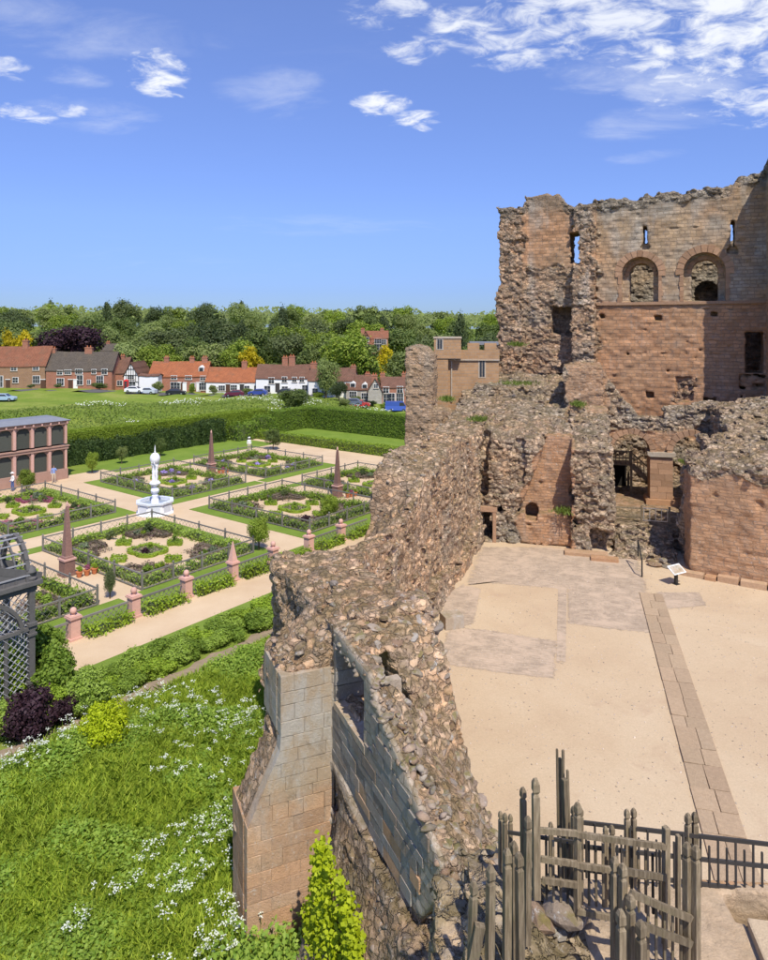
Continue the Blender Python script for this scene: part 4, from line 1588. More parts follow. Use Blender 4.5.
def crown_mesh(name, mat, seed, blobs=26, leaves=3000, size=.05, shape='round', gap=.5):
    """foliage within a unit crown: z from 0 to 1, radius about .5"""
    rr = np.random.default_rng(seed)
    C, Rb = [], []
    for k in range(blobs):
        while True:
            p = rr.uniform(-1, 1, 3)
            if np.linalg.norm(p) < 1 and np.linalg.norm(p) > .35 * rr.random(): break
        if shape == 'cone':
            z = rr.uniform(0, 1) ** 1.3
            w = .46 * (1 - z) + .04
            a = rr.uniform(0, 6.28); q = math.sqrt(rr.random())
            C.append((w * q * math.cos(a), w * q * math.sin(a), z * .93 + .03)); Rb.append(.10 + .10 * (1 - z))
        elif shape == 'column':
            z = rr.uniform(0, 1)
            w = .30 * math.sin(math.pi * min(1, .18 + .82 * z)) ** .6
            a = rr.uniform(0, 6.28); q = math.sqrt(rr.random())
            C.append((w * q * math.cos(a), w * q * math.sin(a), z * .88 + .05)); Rb.append(.13)
        elif shape == 'ball':
            C.append(tuple(p * np.array((.36, .36, .32)) + np.array((0, 0, .42)))); Rb.append(rr.uniform(.09, .22))
        else:
            q = p * np.array((.36, .36, .34)); q[2] += .52
            if q[2] < .45: q[:2] *= .85
            C.append(tuple(q)); Rb.append(rr.uniform(.10, .21))
    C = np.array(C); Rb = np.array(Rb)
    w = Rb ** 2 / (Rb ** 2).sum()
    k = rr.choice(len(C), leaves, p=w)
    d = sphere_dirs(leaves, rr, .35)
    P = C[k] + d * (Rb[k] * rr.uniform(.72, 1.08, leaves))[:, None]
    stray = rr.random(leaves) < .05
    P[stray] += d[stray] * rr.uniform(.02, .09, (stray.sum(), 1)) + np.array((0, 0, .03))
    Nn = d + rr.normal(0, .45, (leaves, 3))
    V, F = leaf_quads(P, Nn, size, rr)
    return mesh_np(name, V, F, M[mat] if isinstance(mat, str) else mat)


def trunk_mesh(seed, limbs=5):
    rr = random.Random(seed)
    mb = MB()
    mb.tube([(0, 0, -.04), (.005, 0, .12), (-.01, .006, .3), (0, 0, .62)], [.034, .024, .02, .008], 7)
    for k in range(limbs):
        a = k * 2.4 + rr.uniform(-.4, .4); z = rr.uniform(.2, .42); r = rr.uniform(.18, .3)
        mb.tube([(0, 0, z), (r * .5 * math.cos(a), r * .5 * math.sin(a), z + .12), (r * math.cos(a), r * math.sin(a), z + .24)], [.013, .009, .004], 5)
    return mb.mesh('trunk', M['bark'], True)


CROWNS = {}


def crowns(key, mat, n, **kw):
    CROWNS[key] = [crown_mesh('crown', mat, 100 + hash_(key) + k, **kw) for k in range(n)]


def hash_(s): return sum(ord(ch) * (i + 3) for i, ch in enumerate(s)) % 900


crowns('green', 'leaf', 4, blobs=30, leaves=7200, size=.0235)
crowns('dark', 'leaf_dark', 3, blobs=30, leaves=6800, size=.0235)
crowns('pale', 'leaf_pale', 2, blobs=24, leaves=5600, size=.0235)
crowns('lime', 'leaf_lime', 2, blobs=34, leaves=8000, size=.0235)
crowns('purple', 'leaf_purple', 1, blobs=34, leaves=8000, size=.024)
crowns('gold', 'leaf_gold', 2, blobs=30, leaves=2600, size=.034, shape='column')
crowns('conifer', 'leaf_dark', 2, blobs=40, leaves=2600, size=.032, shape='column')
TRUNKS = [trunk_mesh(k) for k in range(4)]


def tree(x, y, height, width, key, label, group=None, name='broadleaf_tree', z=None, low=.0):
    z = float(tz(x, y)) if z is None else z
    r = thing(name, label, 'tree', (x, y, z), random.uniform(0, 6.28), group)
    link('trunk', random.choice(TRUNKS), r, scale=(height * .9, height * .9, height))
    link('crown', random.choice(CROWNS[key]), r, loc=(0, 0, height * low), scale=(width, width, height * (1 - low)))
    return r


# ------------------------------------------------------------------ village
ROWY = 160.0


def house(name, label, px0, px1, py_ridge, py_eave, py_base, Y, wall, roof, wins=(), doors=(), chims=(), depth=7.0, gable=False, rz=0.0, dormers=(), name_cat='house', timber=False):
    xc = ((px0 + px1) / 2 - 384) / FPX * Y
    W = (px1 - px0) / FPX * Y
    def zz(py): return HC - (py - HOR) / FPX * Y
    zb, ze, zr = zz(py_base), zz(py_eave), zz(py_ridge)
    He, Hr = ze - zb, zr - zb
    root = thing(name, label, name_cat, (xc, Y, zb), rz)
    def X(px): return (px - 384) / FPX * Y - xc
    h = W / 2
    if gable:   # ridge runs away from the camera
        MB().prism_y([(-h, -1), (h, -1), (h, He), (0, Hr), (-h, He)], 0, depth).build('wall', M[wall], root)
        ov = .3
        sl = (Hr - He) / h
        for sg in (-1, 1):
            MB().prism_y([(sg * (h + ov), He - ov * sl), (sg * (h + ov), He - ov * sl + .2), (0, Hr + .24), (0, Hr + .02)], -.25, depth + .25).build('roof', M[roof], root)
    else:
        mb = MB()
        mb.add([(sx * h, y, z) for sx in (-1, 1) for y, z in ((0, -1), (0, He), (depth / 2, Hr - .12), (depth, He), (depth, -1))],
               [(0, 1, 2, 3, 4), (9, 8, 7, 6, 5), (0, 5, 6, 1), (1, 6, 7, 2), (2, 7, 8, 3), (3, 8, 9, 4), (4, 9, 5, 0)])
        mb.build('wall', M[wall], root)
        ov, th = .14, .18
        sl = (Hr - He) / (depth / 2)
        mb = MB()
        prof = [(-ov, He - ov * sl), (depth / 2, Hr), (depth + ov, He - ov * sl), (depth + ov, He - ov * sl + th), (depth / 2, Hr + th), (-ov, He - ov * sl + th)]
        n = 9      # the ridge sags a little
        V = []
        for k in range(n):
            xx = -h - .25 + (2 * h + .5) * k / (n - 1)
            sag = -.10 * math.sin(math.pi * k / (n - 1)) + random.uniform(-.05, .05)
            V += [(xx, y, z + sag) for y, z in prof]
        F = [tuple(range(6)), tuple(range((n - 1) * 6, n * 6))[::-1]]
        for k in range(n - 1):
            for q in range(6):
                F.append((k * 6 + q, k * 6 + (q + 1) % 6, (k + 1) * 6 + (q + 1) % 6, (k + 1) * 6 + q))
        mb.add(V, F)
        mb.build('roof', M[roof], root)
    for px, py, w, hh in wins:
        w *= 1.18; hh *= 1.22
        x, z = X(px), zz(py) - zb
        f = MB().box(x - w / 2, x + w / 2, -.08, .05, z - hh / 2, z + hh / 2).build('window', M['white_paint'], root)
        nx = 2 if w < 1.6 else 3
        for k in range(nx):
            a = x - w / 2 + .08 + (w - .16) * k / nx; b = a + (w - .16) / nx - .06
            for z0, z1 in ((z - hh / 2 + .08, z - .03), (z + .03, z + hh / 2 - .08)):
                MB().box(a, b, -.10, -.06, z0, z1).build('pane', M['glass'], f)
        MB().box(x - w / 2 - .08, x + w / 2 + .08, -.16, 0, z - hh / 2 - .1, z - hh / 2).build('sill', M['block_grey'], f)
    for px, col in doors:
        x = X(px)
        d = MB().box(x - .5, x + .5, -.06, .05, 0, 2.05).build('door', M[col], root)
        MB().box(x - .6, x + .6, -.12, 0, 2.05, 2.2).build('door_lintel', M['white_paint'], d)
    for px, py_t, w in chims:
        x = X(px); zt = zz(py_t) - zb
        yy = depth / 2 if not gable else 1
        ch = MB().box(x - w / 2, x + w / 2, yy - .4, yy + .5, He, zt).box(x - w / 2 - .07, x + w / 2 + .07, yy - .47, yy + .57, zt - .25, zt - .1).build('chimney', M['wall_red'], root)
        for q in (-1, 1):
            MB().lathe([(.13, 0), (.11, .4), (.14, .42)], 8, (x + q * w * .22, yy + .05, zt)).build('chimney_pot', M['terracotta'], ch)
    for px, py, w, hh in dormers:
        x, z = X(px), zz(py) - zb
        yy = max(.2, (z - He) / ((Hr - He) / (depth / 2)) - .6) if Hr > He else .2
        d = MB().prism_y([(x - w / 2, z - hh / 2), (x + w / 2, z - hh / 2), (x + w / 2, z + hh / 2), (x, z + hh / 2 + .5), (x - w / 2, z + hh / 2)], yy, yy + 2.2).build('dormer', M['white_paint'], root)
        MB().box(x - w / 2 + .12, x + w / 2 - .12, yy - .04, yy + .05, z - hh / 2 + .12, z + hh / 2 - .05).build('pane', M['glass'], d)
    if timber:   # black framing on a white gable
        def bar(x0, z0, x1, z1):
            MB().bar((x0, -.03, z0), (x1, -.03, z1), .10, .22, (0, 1, 0)).build('timber', M['dark_paint'], root)
        for z0 in (He * .52, He, (He + Hr) / 2):
            hw = h * .98 if z0 <= He else h * (Hr - z0) / (Hr - He)
            bar(-hw, z0, hw, z0)
        for k in (-.66, -.33, 0, .33, .66):
            bar(k * h, He * .52, k * h, He + (Hr - He) * (1 - abs(k)) * .96)
        bar(-h, He, 0, Hr - .05); bar(h, He, 0, Hr - .05)
    return root


W1 = 1.15
house('brick_cottage', 'brown brick cottage with red tiled roof and two rows of small windows', -30, 45, 347, 366, 388.5, ROWY, 'wall_brown', 'roof_red',
      [(14, 369, 1.3, .7), (36, 368.5, 1.3, .7), (15.5, 380, 1.2, 1.1), (36.5, 379.5, 1.5, 1.5), (-8, 380, 1.2, 1.2), (1, 381.5, .9, 2.2)], [(8, 'brown_door'), (43, 'brown_door')], [(18, 340.5, 1.3), (-25, 341, 1.2)])
house('thatched_cottage', 'long brick cottage with grey weathered roof and central chimney', 46, 112, 352.5, 370.5, 388.5, ROWY, 'wall_red', 'roof_grey',
      [(60, 372.5, 1.2, .9), (68, 372, 1.4, .9), (79, 371.5, 1.5, 1.0), (94, 371.5, 1.0, .9), (104.5, 371.5, 1.2, 1.1), (60.5, 382, 1.5, 1.5), (80, 380, 1.3, 1.9), (89, 382, .8, .9), (100, 380, 1.5, 1.7)],
      [(70.5, 'brown_door'), (75.5, 'white_paint')], [(46.5, 348.5, 1.1), (82.5, 347.5, 1.7)])
house('timbered_house', 'half-timbered white gable house beside the grey roofed cottage', 124, 138, 363, 375, 389, ROWY - 1, 'wall_white', 'roof_brown', [(131, 384.5, 2.0, 1.2), (131, 377, 1.4, .9)], [], [], 9, True, 0, (), 'house', True)
house('brick_wing', 'brick wing with brown roof and tall chimney beside the timbered gable', 110, 125, 358, 373, 389, ROWY + 2, 'wall_red', 'roof_brown', [(120, 383, 1.2, 1.0)], [], [(117, 356, 1.2)])
house('white_outhouse', 'low plain white rendered outhouse with flat top', 139, 158, 374.5, 376, 390, ROWY - 2, 'wall_white', 'roof_brown', [], [], [], 3)
house('tiled_cottage', 'brick cottage row with orange roof, white windows and roof dormer', 149, 206, 362.5, 376.5, 391.5, ROWY + 1, 'wall_red', 'roof_orange',
      [(174, 377.5, 1.3, .8), (188.5, 377.5, 1.4, .8), (203, 378, 1.2, .9), (175.5, 386, 2.0, 1.6), (203, 386, 1.6, 1.6), (193, 386, 1.0, 1.3)], [(184.5, 'white_paint'), (198.5, 'white_paint'), (180.5, 'brown_door')], [(162, 357.5, 1.1), (188, 358, 1.1), (201, 357.5, 1.3)], 7, False, 0, [(200, 370, 1.2, 1.1)])
house('white_cottage', 'low white cottage with bright orange roof and small porches', 206, 263, 368.5, 382, 393, ROWY, 'wall_white', 'roof_orange',
      [(213, 388, 1.4, 1.0), (222, 388, 1.4, 1.1), (234, 387.5, 1.4, 1.1), (247, 388, 1.2, 1.0), (257, 388, 1.2, 1.0)], [(228, 'brown_door'), (242, 'dark_paint')], [(241.5, 362, 1.2)])
house('white_house', 'two-storey white house with brown tiled roof and paired chimneys', 256, 312, 365.5, 378.5, 392, ROWY - 3, 'wall_white', 'roof_brown',
      [(271.5, 380.5, 1.2, 1.2), (284.5, 379.5, 1.1, 1.1), (294.5, 379.5, 1.0, 1.0), (302, 379.5, 1.0, 1.0), (267.5, 389, 1.3, 1.3), (285, 389, 1.3, 1.1), (305, 388, 1.2, 1.2)], [(277.5, 'dark_paint')], [(283, 357.5, 1.3), (290, 356.5, 1.4)])
house('white_gabled_house', 'white house with brown roof and a chimney at its plain gable end', 308, 353, 369, 381, 395, ROWY - 6, 'wall_white', 'roof_brown',
      [(322.5, 383.5, 1.3, 1.6), (338.5, 384.5, 1.2, 1.0), (315, 391, 1.2, 1.0), (324, 392, 1.0, 1.0)], [], [(310, 363.5, 1.4), (351, 366.5, 1.2)], 8, False, -.10)
house('dormer_cottage', 'pale stone cottage with tiled roof and dormers beside the red brick house', 346, 373, 376, 389.5, 400, ROWY - 8, 'wall_stone', 'roof_brown',
      [(353, 394.5, 1.5, 1.2), (365, 396, 1.4, 1.2)], [], [(366, 374, 1.1)], 7, False, -.08, [(352.5, 385.5, 1.2, .9), (364.5, 386.5, 1.2, .9)])
house('stone_gable_house', 'narrow pale stone house with steep blank gable', 368, 382, 379, 391, 404, ROWY - 12, 'wall_stone', 'roof_brown', [(376, 386, .9, .8)], [], [(374.5, 375, 1.2)], 8, True)
house('red_brick_house', 'red brick house with brown roof and dark windows beside the ruined stump', 382, 412, 378, 387.5, 405, ROWY - 11, 'wall_red', 'roof_brown',
      [(386, 390, 1.2, 1.2), (400, 389.5, 1.2, 1.2), (392, 398, 1.2, 1.8), (386.5, 398.5, 1.2, 1.8), (400, 397.5, 1.4, 1.8), (408, 391, 1.1, 1.2)], [], [(382.5, 374.5, 1.1), (405, 374, 1.2)])
house('hill_villa', 'red brick villa with white gable standing among trees on the hill', 366, 388, 331, 338.5, 352, 250, 'wall_red', 'roof_red', [(378, 341, 2.2, 1.6), (384, 342, 1.6, 1.6), (378, 347, 2.4, 1.8)], [], [(362.5, 328.5, 1.4), (382, 328.5, 1.4)], 8)
house('hill_villa_wing', 'white gabled wing of the red brick villa on the hill', 361, 370, 331.5, 338.5, 351, 247, 'wall_red', 'roof_red', [(365.5, 339.5, 2.2, 1.4), (365.5, 346.5, 2.2, 1.6)], [], [], 8, True, 0, (), 'house', True)
house('tan_house', 'tan rendered house with grey roof half hidden in trees behind the timbered gable', 101, 117, 344, 351, 372, 205, 'wall_tan', 'roof_grey', [(105, 356, 1.2, 1.2)], [], [(103, 342, 1.1)], 8)

# road and parked cars
ra = [gnd(0, 400, 2.2), ]
rx = np.linspace(-110, 30, 60)
roadp = [(x, 157.2 - .10 * max(0, x + 22)) for x in rx]
V, F = [], []
for k, (x, y) in enumerate(roadp):
    for q in (-2.6, 2.6):
        V.append((x, y + q - 3, float(tz(x, y + q - 3)) + .05))
for k in range(len(roadp) - 1):
    F.append((2 * k, 2 * k + 2, 2 * k + 3, 2 * k + 1))
tag(link('road', mesh_np('road', np.array(V), np.array(F), M['tarmac'])), 'narrow village road in front of the cottages', None, None, 'structure')


def car_parts(root, mat, van=False):
    L_, W_ = 4.2, 1.75
    if van:
        prof = [(-2.4, .3), (2.4, .3), (2.45, 1.0), (1.75, 1.2), (1.3, 2.0), (1.0, 2.1), (-2.35, 2.1), (-2.42, 1.2)]
    else:
        prof = [(-2.1, .30), (2.1, .30), (2.12, .62), (1.95, .82), (1.05, .95), (.45, 1.42), (-1.0, 1.46), (-1.75, 1.02), (-2.08, .95)]
    n = len(prof)
    mb = MB()
    V = []
    for y, k in ((-W_ / 2, 1), (W_ / 2, 1)):
        for x, z in prof:
            inset = .18 if z > 1.1 else 0
            V.append((x, y - math.copysign(inset, y), z))
    mb.add(V, [tuple(range(n)), tuple(range(n, 2 * n))[::-1]] + [((i + 1) % n, i, n + i, n + (i + 1) % n) for i in range(n)])
    mb.build('body', mat, root)
    for sy in (-1, 1):
        g = [(.9, 1.0), (.4, 1.36), (-.95, 1.38), (-1.55, 1.02)] if not van else [(1.65, 1.25), (1.25, 1.9), (.5, 1.9), (.5, 1.25)]
        V = [(x, sy * (W_ / 2 - .16 * (1 if z > 1.1 else .05) + .012), z) for x, z in g]
        MB().add(V, [(0, 1, 2, 3)]).build('side_window', M['glass'], root)
        for xw in (-1.3, 1.3):
            w = MB()
            ring = [(xw + .32 * math.cos(k * math.pi / 7), .32 + .32 * math.sin(k * math.pi / 7)) for k in range(14)]
            w.prism_y(ring, sy * .70 - .11, sy * .70 + .2 if sy > 0 else sy * .70 - .2)
            wh = w.build('wheel', M['tyre'], root)
            MB().prism_y([(xw + .17 * math.cos(k * math.pi / 5), .32 + .17 * math.sin(k * math.pi / 5)) for k in range(10)], sy * .91 - .01, sy * .91 + .01).build('rim', M['steel'], wh)
    if not van:
        MB().add([(1.03, -.7, 1.0), (1.03, .7, 1.0), (.5, .62, 1.39), (.5, -.62, 1.39)], [(0, 1, 2, 3)]).build('windscreen', M['glass'], root)
    for sy in (-1, 1):
        MB().box(2.08, 2.14, sy * .62 - .16, sy * .62 + .16, .55, .72).build('headlight', M['white_paint'], root)


def car_paint(name, c):
    return plain('paint_' + name, c, .25, .03, 2, .5)


CARS = [(135, 388.5, 'white', (.80, .80, .80), 'white car parked beside the half-timbered gable'), (147, 390.5, 'silver', (.50, .55, .60), 'silver car parked before the white outhouse'),
        (176, 391, 'black', (.02, .022, .03), 'black car parked before the brick cottage row'), (234.5, 391, 'maroon', (.12, .02, .05), 'maroon car parked before the low white cottage'),
        (258, 392.5, 'blue', (.04, .07, .30), 'blue car parked between the low white cottage and white house'), (287, 394.5, 'charcoal', (.04, .04, .05), 'charcoal car parked before the two-storey white house'),
        (297, 404.5, 'cream', (.72, .72, .70), 'pale car on the green beside the round bush'), (352, 411, 'slate', (.13, .16, .22), 'slate grey car parked below the dormer cottage'),
        (360, 411.5, 'red', (.45, .05, .05), 'red car parked below the stone gable house'), (4, 403, 'sky_blue', (.35, .48, .60), 'pale blue car on the green beyond the aviary')]
for px, py, nm, c_, lab in CARS:
    Y = 153.0 if py < 400 else (141 if px > 250 else 132)
    X = (px - 384) / FPX * Y
    zc = float(tz(X, Y)) + (.06 if py < 400 else .02)
    zp = HC - (py - HOR) / FPX * Y
    r = thing('parked_car', lab, 'car', (X, Y, zc), random.choice((0, math.pi)) + random.uniform(-.12, .12), 'cars parked along the village road')
    car_parts(r, car_paint(nm, c_))
X = (397 - 384) / FPX * 140
r = thing('parked_van', 'blue van parked before the red brick house', 'van', (X, 140, float(tz(X, 140)) + .02), 0)
car_parts(r, car_paint('van_blue', (.05, .10, .38)), True)
X = (128 - 384) / FPX * 156
kr = thing('telephone_box', 'small red telephone box beside the half-timbered gable', 'telephone box', (X, 155, float(tz(X, 155)) + .2))
MB().box(-.45, .45, -.45, .45, 0, 2.3).lathe([(.62, 0), (.5, .12), (.2, .25)], 4, (0, 0, 2.3), math.pi / 4).build('body', M['red_paint'], kr)
for k in range(3):
    MB().box(-.32, .32, -.47, -.44, .5 + .55 * k, .98 + .55 * k).build('pane', M['glass'], kr)

# ------------------------------------------------------------------ trees
tree(at(72, 0, 186).x, 186, 15.5, 19, 'purple', 'dark purple copper beech behind the grey roofed cottage', None, 'copper_beech')
tree(at(9, 0, 172).x, 172, 13.4, 7.0, 'gold', 'golden yellow conifer behind the brown brick cottage', 'golden conifers behind the brown brick cottage', 'golden_conifer')
tree(at(25, 0, 172).x, 172, 13.2, 7.0, 'gold', 'golden yellow conifer behind the brown brick cottage', 'golden conifers behind the brown brick cottage', 'golden_conifer')
tree(at(250, 0, 167).x, 167, 10.6, 9.0, 'gold', 'golden conifer behind the low white cottage', None, 'golden_conifer')
tree(at(346, 0, 178).x, 178, 15.5, 19, 'lime', 'bright lime green tree behind the white gabled house', None, 'lime_tree')
tree(at(325, 0, 196).x, 196, 15.5, 15, 'lime', 'yellow green tree behind the paired chimneys of the white house', None, 'lime_tree')
tree(at(130, 0, 176).x, 176, 12.0, 13, 'pale', 'grey green willow behind the half-timbered gable', None, 'willow_tree')
tree(at(326, 0, 150).x, 150, 9.6, 6.5, 'pale', 'thin pale tree in front of the white gabled house', None, 'garden_tree')
tree(at(461, 0, 230).x, 230, 21, 9, 'conifer', 'dark pointed conifer rising beyond the battlemented building', None, 'conifer_tree')
tree(at(296, 0, 128).x, 128, 4.6, 6.6, 'green', 'large rounded bush on the green above the tall hedge', None, 'round_bush')
tree(at(339, 0, 146).x, 146, 4.4, 4.2, 'dark', 'dark clipped bush before the white gabled house', None, 'round_bush')
tree(at(385, 0, 215).x, 215, 11.5, 8, 'gold', 'yellow bush below the red brick villa on the hill', None, 'golden_bush')
LAB = {'green': 'broad green tree in the wood behind the cottages', 'dark': 'dark green tree in the wood behind the cottages', 'pale': 'pale green tree in the wood behind the cottages',
       'lime': 'light yellow green tree in the wood behind the cottages', 'conifer': 'dark narrow conifer in the wood behind the cottages'}
rt = random.Random(12)
rows = [(178, 15, 11, 15), (196, 14, 12, 16), (218, 14, 13, 17), (246, 15, 13, 18), (285, 17, 14, 19), (335, 21, 15, 20), (400, 26, 16, 21), (480, 34, 17, 23), (580, 46, 18, 24)]
for ri, (Y, step, hmin, hmax) in enumerate(rows):
    x = (-40 - 384) / FPX * Y
    while x < (520 - 384) / FPX * Y:
        y = Y + rt.uniform(-7, 7) * (1 + ri * .35)
        px = 384 + x / y * FPX
        skip = (ri < 1 and (52 < px < 95 or 318 < px < 375 or (355 < px < 395)))
        if 352 < px < 396 and y < 250: skip = ri != 0 and ri != 2
        if 345 < px < 400 and y < 262 and ri in (1, 2, 3): skip = True
        if 95 < px < 120 and y < 206: skip = True
        if not skip:
            key = rt.choices(['green', 'dark', 'pale', 'lime', 'conifer'], [5, 3.2, 1.3, 1.6, .7])[0]
            h = rt.uniform(hmin, hmax)
            if key == 'conifer': w = h * .55; h *= 1.08
            else: w = rt.uniform(.85, 1.25) * h
            if px > 400: h *= .95
            tree(x, y, h, w, key, LAB[key], 'woodland trees behind the village', 'conifer_tree' if key == 'conifer' else 'woodland_tree')
        x += step * rt.uniform(.65, 1.2)
# low shrubs filling between trees and houses
for k in range(40):
    px = -5 + 11.5 * k; Y = 171 + rt.uniform(-3, 5)
    if 52 < px < 95 and k % 2: continue
    x = (px - 384) / FPX * Y
    h = rt.uniform(4, 7)
    tree(x, Y, h, h * 1.3, rt.choice(['green', 'dark', 'green', 'pale']), 'rounded garden shrub growing close behind the cottages', 'garden shrubs behind the cottages', 'garden_shrub')
for px, Y, h, w, key in ((158, 156, 2.6, 3.2, 'green'), (100, 157.5, 1.8, 4.5, 'green'), (58, 158, 1.2, 2, 'dark'), (214, 157, 2.4, 2.6, 'green'), (247, 157, 1.6, 3, 'pale'), (263, 156, 1.5, 3, 'green'), (192, 158, 2.6, 1.8, 'lime'), (31, 158, 1.1, 2, 'dark'), (355, 149, 1.4, 3, 'green'), (372, 145, 1.5, 2.4, 'dark'),
                         (318, 150, 1.4, 3, 'lime'), (302, 152, 1.3, 3, 'green'), (385, 143, 1.3, 3, 'lime'), (345, 138, 1.8, 3.2, 'green')):
    x = (px - 384) / FPX * Y
    tree(x, Y, h, w, key, 'small shrub against the front of the cottages', 'shrubs before the cottages', 'front_garden_shrub', z=float(tz(x, Y)))
# the wood's floor and the mass beyond the counted trees
rw = np.random.default_rng(77)
n = 30000
Yw = rw.uniform(470, 900, n); Xw = rw.uniform(-.72, .36, n) * Yw
Zw = tz(Xw, Yw) + rw.uniform(8, 17, n) + 3.0 * np.sin(Xw * .09) * np.sin(Yw * .05 + Xw * .03)
Vw, Fw = leaf_quads(np.stack([Xw, Yw, Zw], 1), np.stack([rw.normal(0, .6, n), -np.abs(rw.normal(.5, .4, n)), np.abs(rw.normal(.8, .3, n))], 1), 1.5, rw)
tag(link('distant_wood', mesh_np('distant_wood', Vw, Fw, M['leaf'])), 'far wooded ridge closing the view behind the village', 'wood', None, 'stuff')

# ------------------------------------------------------------------ the garden: sheets
def gsheet(name, u0, u1, v0, v1, z, mat, label, parent=None):
    return sheet(name, [gp(u0, v0), gp(u1, v0), gp(u1, v1), gp(u0, v1)], z, mat, label, 'structure', parent)


def gbox(name, u0, u1, v0, v1, z0, z1, mat, parent=None):
    c_ = gp((u0 + u1) / 2, (v0 + v1) / 2)
    a, b = (u1 - u0) / 2, (v1 - v0) / 2
    o = MB().box(-a, a, -b, b, z0, z1).build(name, mat, parent)
    o.location = (c_.x, c_.y, 0); o.rotation_euler = (0, 0, GROT)
    return o


gsheet('garden_path', -27, 27.5, -16.9, 17.6, .008, M['path'], 'pale gravel paths between the garden squares')
gsheet('terrace_path', -34, 30, -20.6, -17.45, .012, M['path'], 'pale gravel terrace walk along the pink piers')
gsheet('aviary_path', -18, 6.5, 17.6, 20.2, .010, M['path'], 'gravel strip before the aviary')
gsheet('lawn', -30, 40, -22.2, -20.6, .016, M['lawn'], 'narrow mown strip beside the terrace walk')
gsheet('lawn', 6.5, 30, 17.6, 26, .018, M['lawn'], 'mown strip before the clipped hedge')
gsheet('lawn', 31.8, 43.2, -16, 24.5, .020, M['lawn'], 'mown lawn enclosed by hedges at the garden end')
gsheet('lawn', 27.5, 31.2, -16, 24, .014, M['path'], 'gravel walk before the low hedge').name = 'end_path'
_e = [gp(uu, -24.15 + .12 * math.sin(uu * 2.1) + .1 * math.sin(uu * 5.3)) for uu in np.arange(-24, 34, .5)]
_e += [gp(uu, -25.15 - .22 * math.sin(uu * 1.7) - .15 * math.sin(uu * 4.1 + 1)) for uu in np.arange(33.5, -24.5, -.5)]
sheet('bare_earth', _e, .022, M['earth'], 'bare earth strip at the foot of the shrub border')

# the squares: lawn margin, fence, gravel floor, beds
SQ = []
for su in (-1, 1):
    for sv in (-1, 1):
        for k, (a0, a1) in enumerate(((2.8, 11.4), (14.1, 22.8))):
            u0, u1 = sorted((su * a0, su * a1)); v0, v1 = sorted((sv * 2.6, sv * 14.4))
            SQ.append((u0, u1, v0, v1, su, sv, k))
for u0, u1, v0, v1, su, sv, k in SQ:
    near_edge = sv * 14.4
    # grass frame as four low strips
    for nm, a in (('grass_verge', (u0 - 1.15, u1 + 1.15, v0 - 1.45 - (1.1 if sv < 0 else 0), v0 - .05)), ('grass_verge', (u0 - 1.15, u1 + 1.15, v1 + .05, v1 + 1.2)),
                  ('grass_verge', (u0 - 1.15, u0 - .05, v0 - .05, v1 + .05)), ('grass_verge', (u1 + .05, u1 + 1.15, v0 - .05, v1 + .05))):
        if (a[0] < su * 12.7 < a[1]) or abs((a[0] + a[1]) / 2 - su * 12.75) < 1.0:
            continue          # the obelisk's crossing stays gravel
        o = gbox(nm, *a, -.1, .045, M['lawn'])
        tag(o, 'mown grass verge round a fenced garden square', None, None, 'structure')

# ---- lattice fence of one square (shared meshes)
FW, FD = 8.6, 11.8


def lattice_mesh(name, L_, h0, h1, step, w, mat):
    mb = MB()
    H = h1 - h0
    n = int(L_ / step)
    for k in range(-int(H / step), n):
        for sg in (1, -1):
            x0 = k * step; x1 = x0 + H
            za, zb_ = (h0, h1) if sg > 0 else (h1, h0)
            a0, a1 = max(x0, 0), min(x1, L_)
            if a1 - a0 < .1: continue
            z_a = za + (zb_ - za) * (a0 - x0) / H; z_b = za + (zb_ - za) * (a1 - x0) / H
            mb.bar((a0, .01 * sg, z_a), (a1, .01 * sg, z_b), w, w * .5, (0, 1, 0))
    return mb.mesh(name, mat)


def rail_mesh(name, L_, z, w, h, mat):
    return MB().box(0, L_, -w / 2, w / 2, z - h / 2, z + h / 2).mesh(name, mat)


POST = MB().box(-.05, .05, -.05, .05, 0, 1.08).lathe([(.075, 0), (.075, .04), (.0, .12)], 4, (0, 0, 1.12), math.pi / 4).mesh('post', M['fence_grey'])
SIDE = {}
for L_ in (FW, FD):
    SIDE[L_] = (lattice_mesh('lattice', L_, .12, .92, .40, .013, M['fence_grey']), rail_mesh('rail', L_, .97, .07, .08, M['fence_grey']), rail_mesh('rail', L_, .10, .06, .07, M['fence_grey']))
pos_words = {(-1, -1): 'terrace side', (-1, 1): 'aviary side', (1, -1): 'terrace side', (1, 1): 'hedge side'}
rgar = np.random.default_rng(21)


def square_words(su, sv, k):
    """where a square lies, by things one can find"""
    quarter = {(-1, -1): 'by the arbour and terrace', (-1, 1): 'before the aviary', (1, -1): 'beside the castle end of the terrace', (1, 1): 'before the tall hedge'}[(su, sv)]
    return ('fountain-side square ' if k == 0 else 'outer square ') + quarter


for u0, u1, v0, v1, su, sv, k in SQ:
    c_ = gp(u0, v0)
    r = thing('lattice_fence', 'low dark lattice fence round the ' + square_words(su, sv, k), 'fence', c_, GROT, 'lattice fences round the garden squares')
    for (x, y, rz, L_) in ((0, 0, 0, FW), (FW, 0, math.pi / 2, FD), (FW, FD, math.pi, FW), (0, FD, -math.pi / 2, FD)):
        la, r1, r2 = SIDE[L_]
        for nm, me in (('lattice', la), ('rail', r1), ('rail', r2)):
            o = link(nm, me, r, (x, y, 0), rz)
            if nm == 'lattice': o['kind'] = 'stuff'
        for q in range(4):
            link('post', POST, r, (x + math.cos(rz) * L_ * q / 4, y + math.sin(rz) * L_ * q / 4, 0), rz)

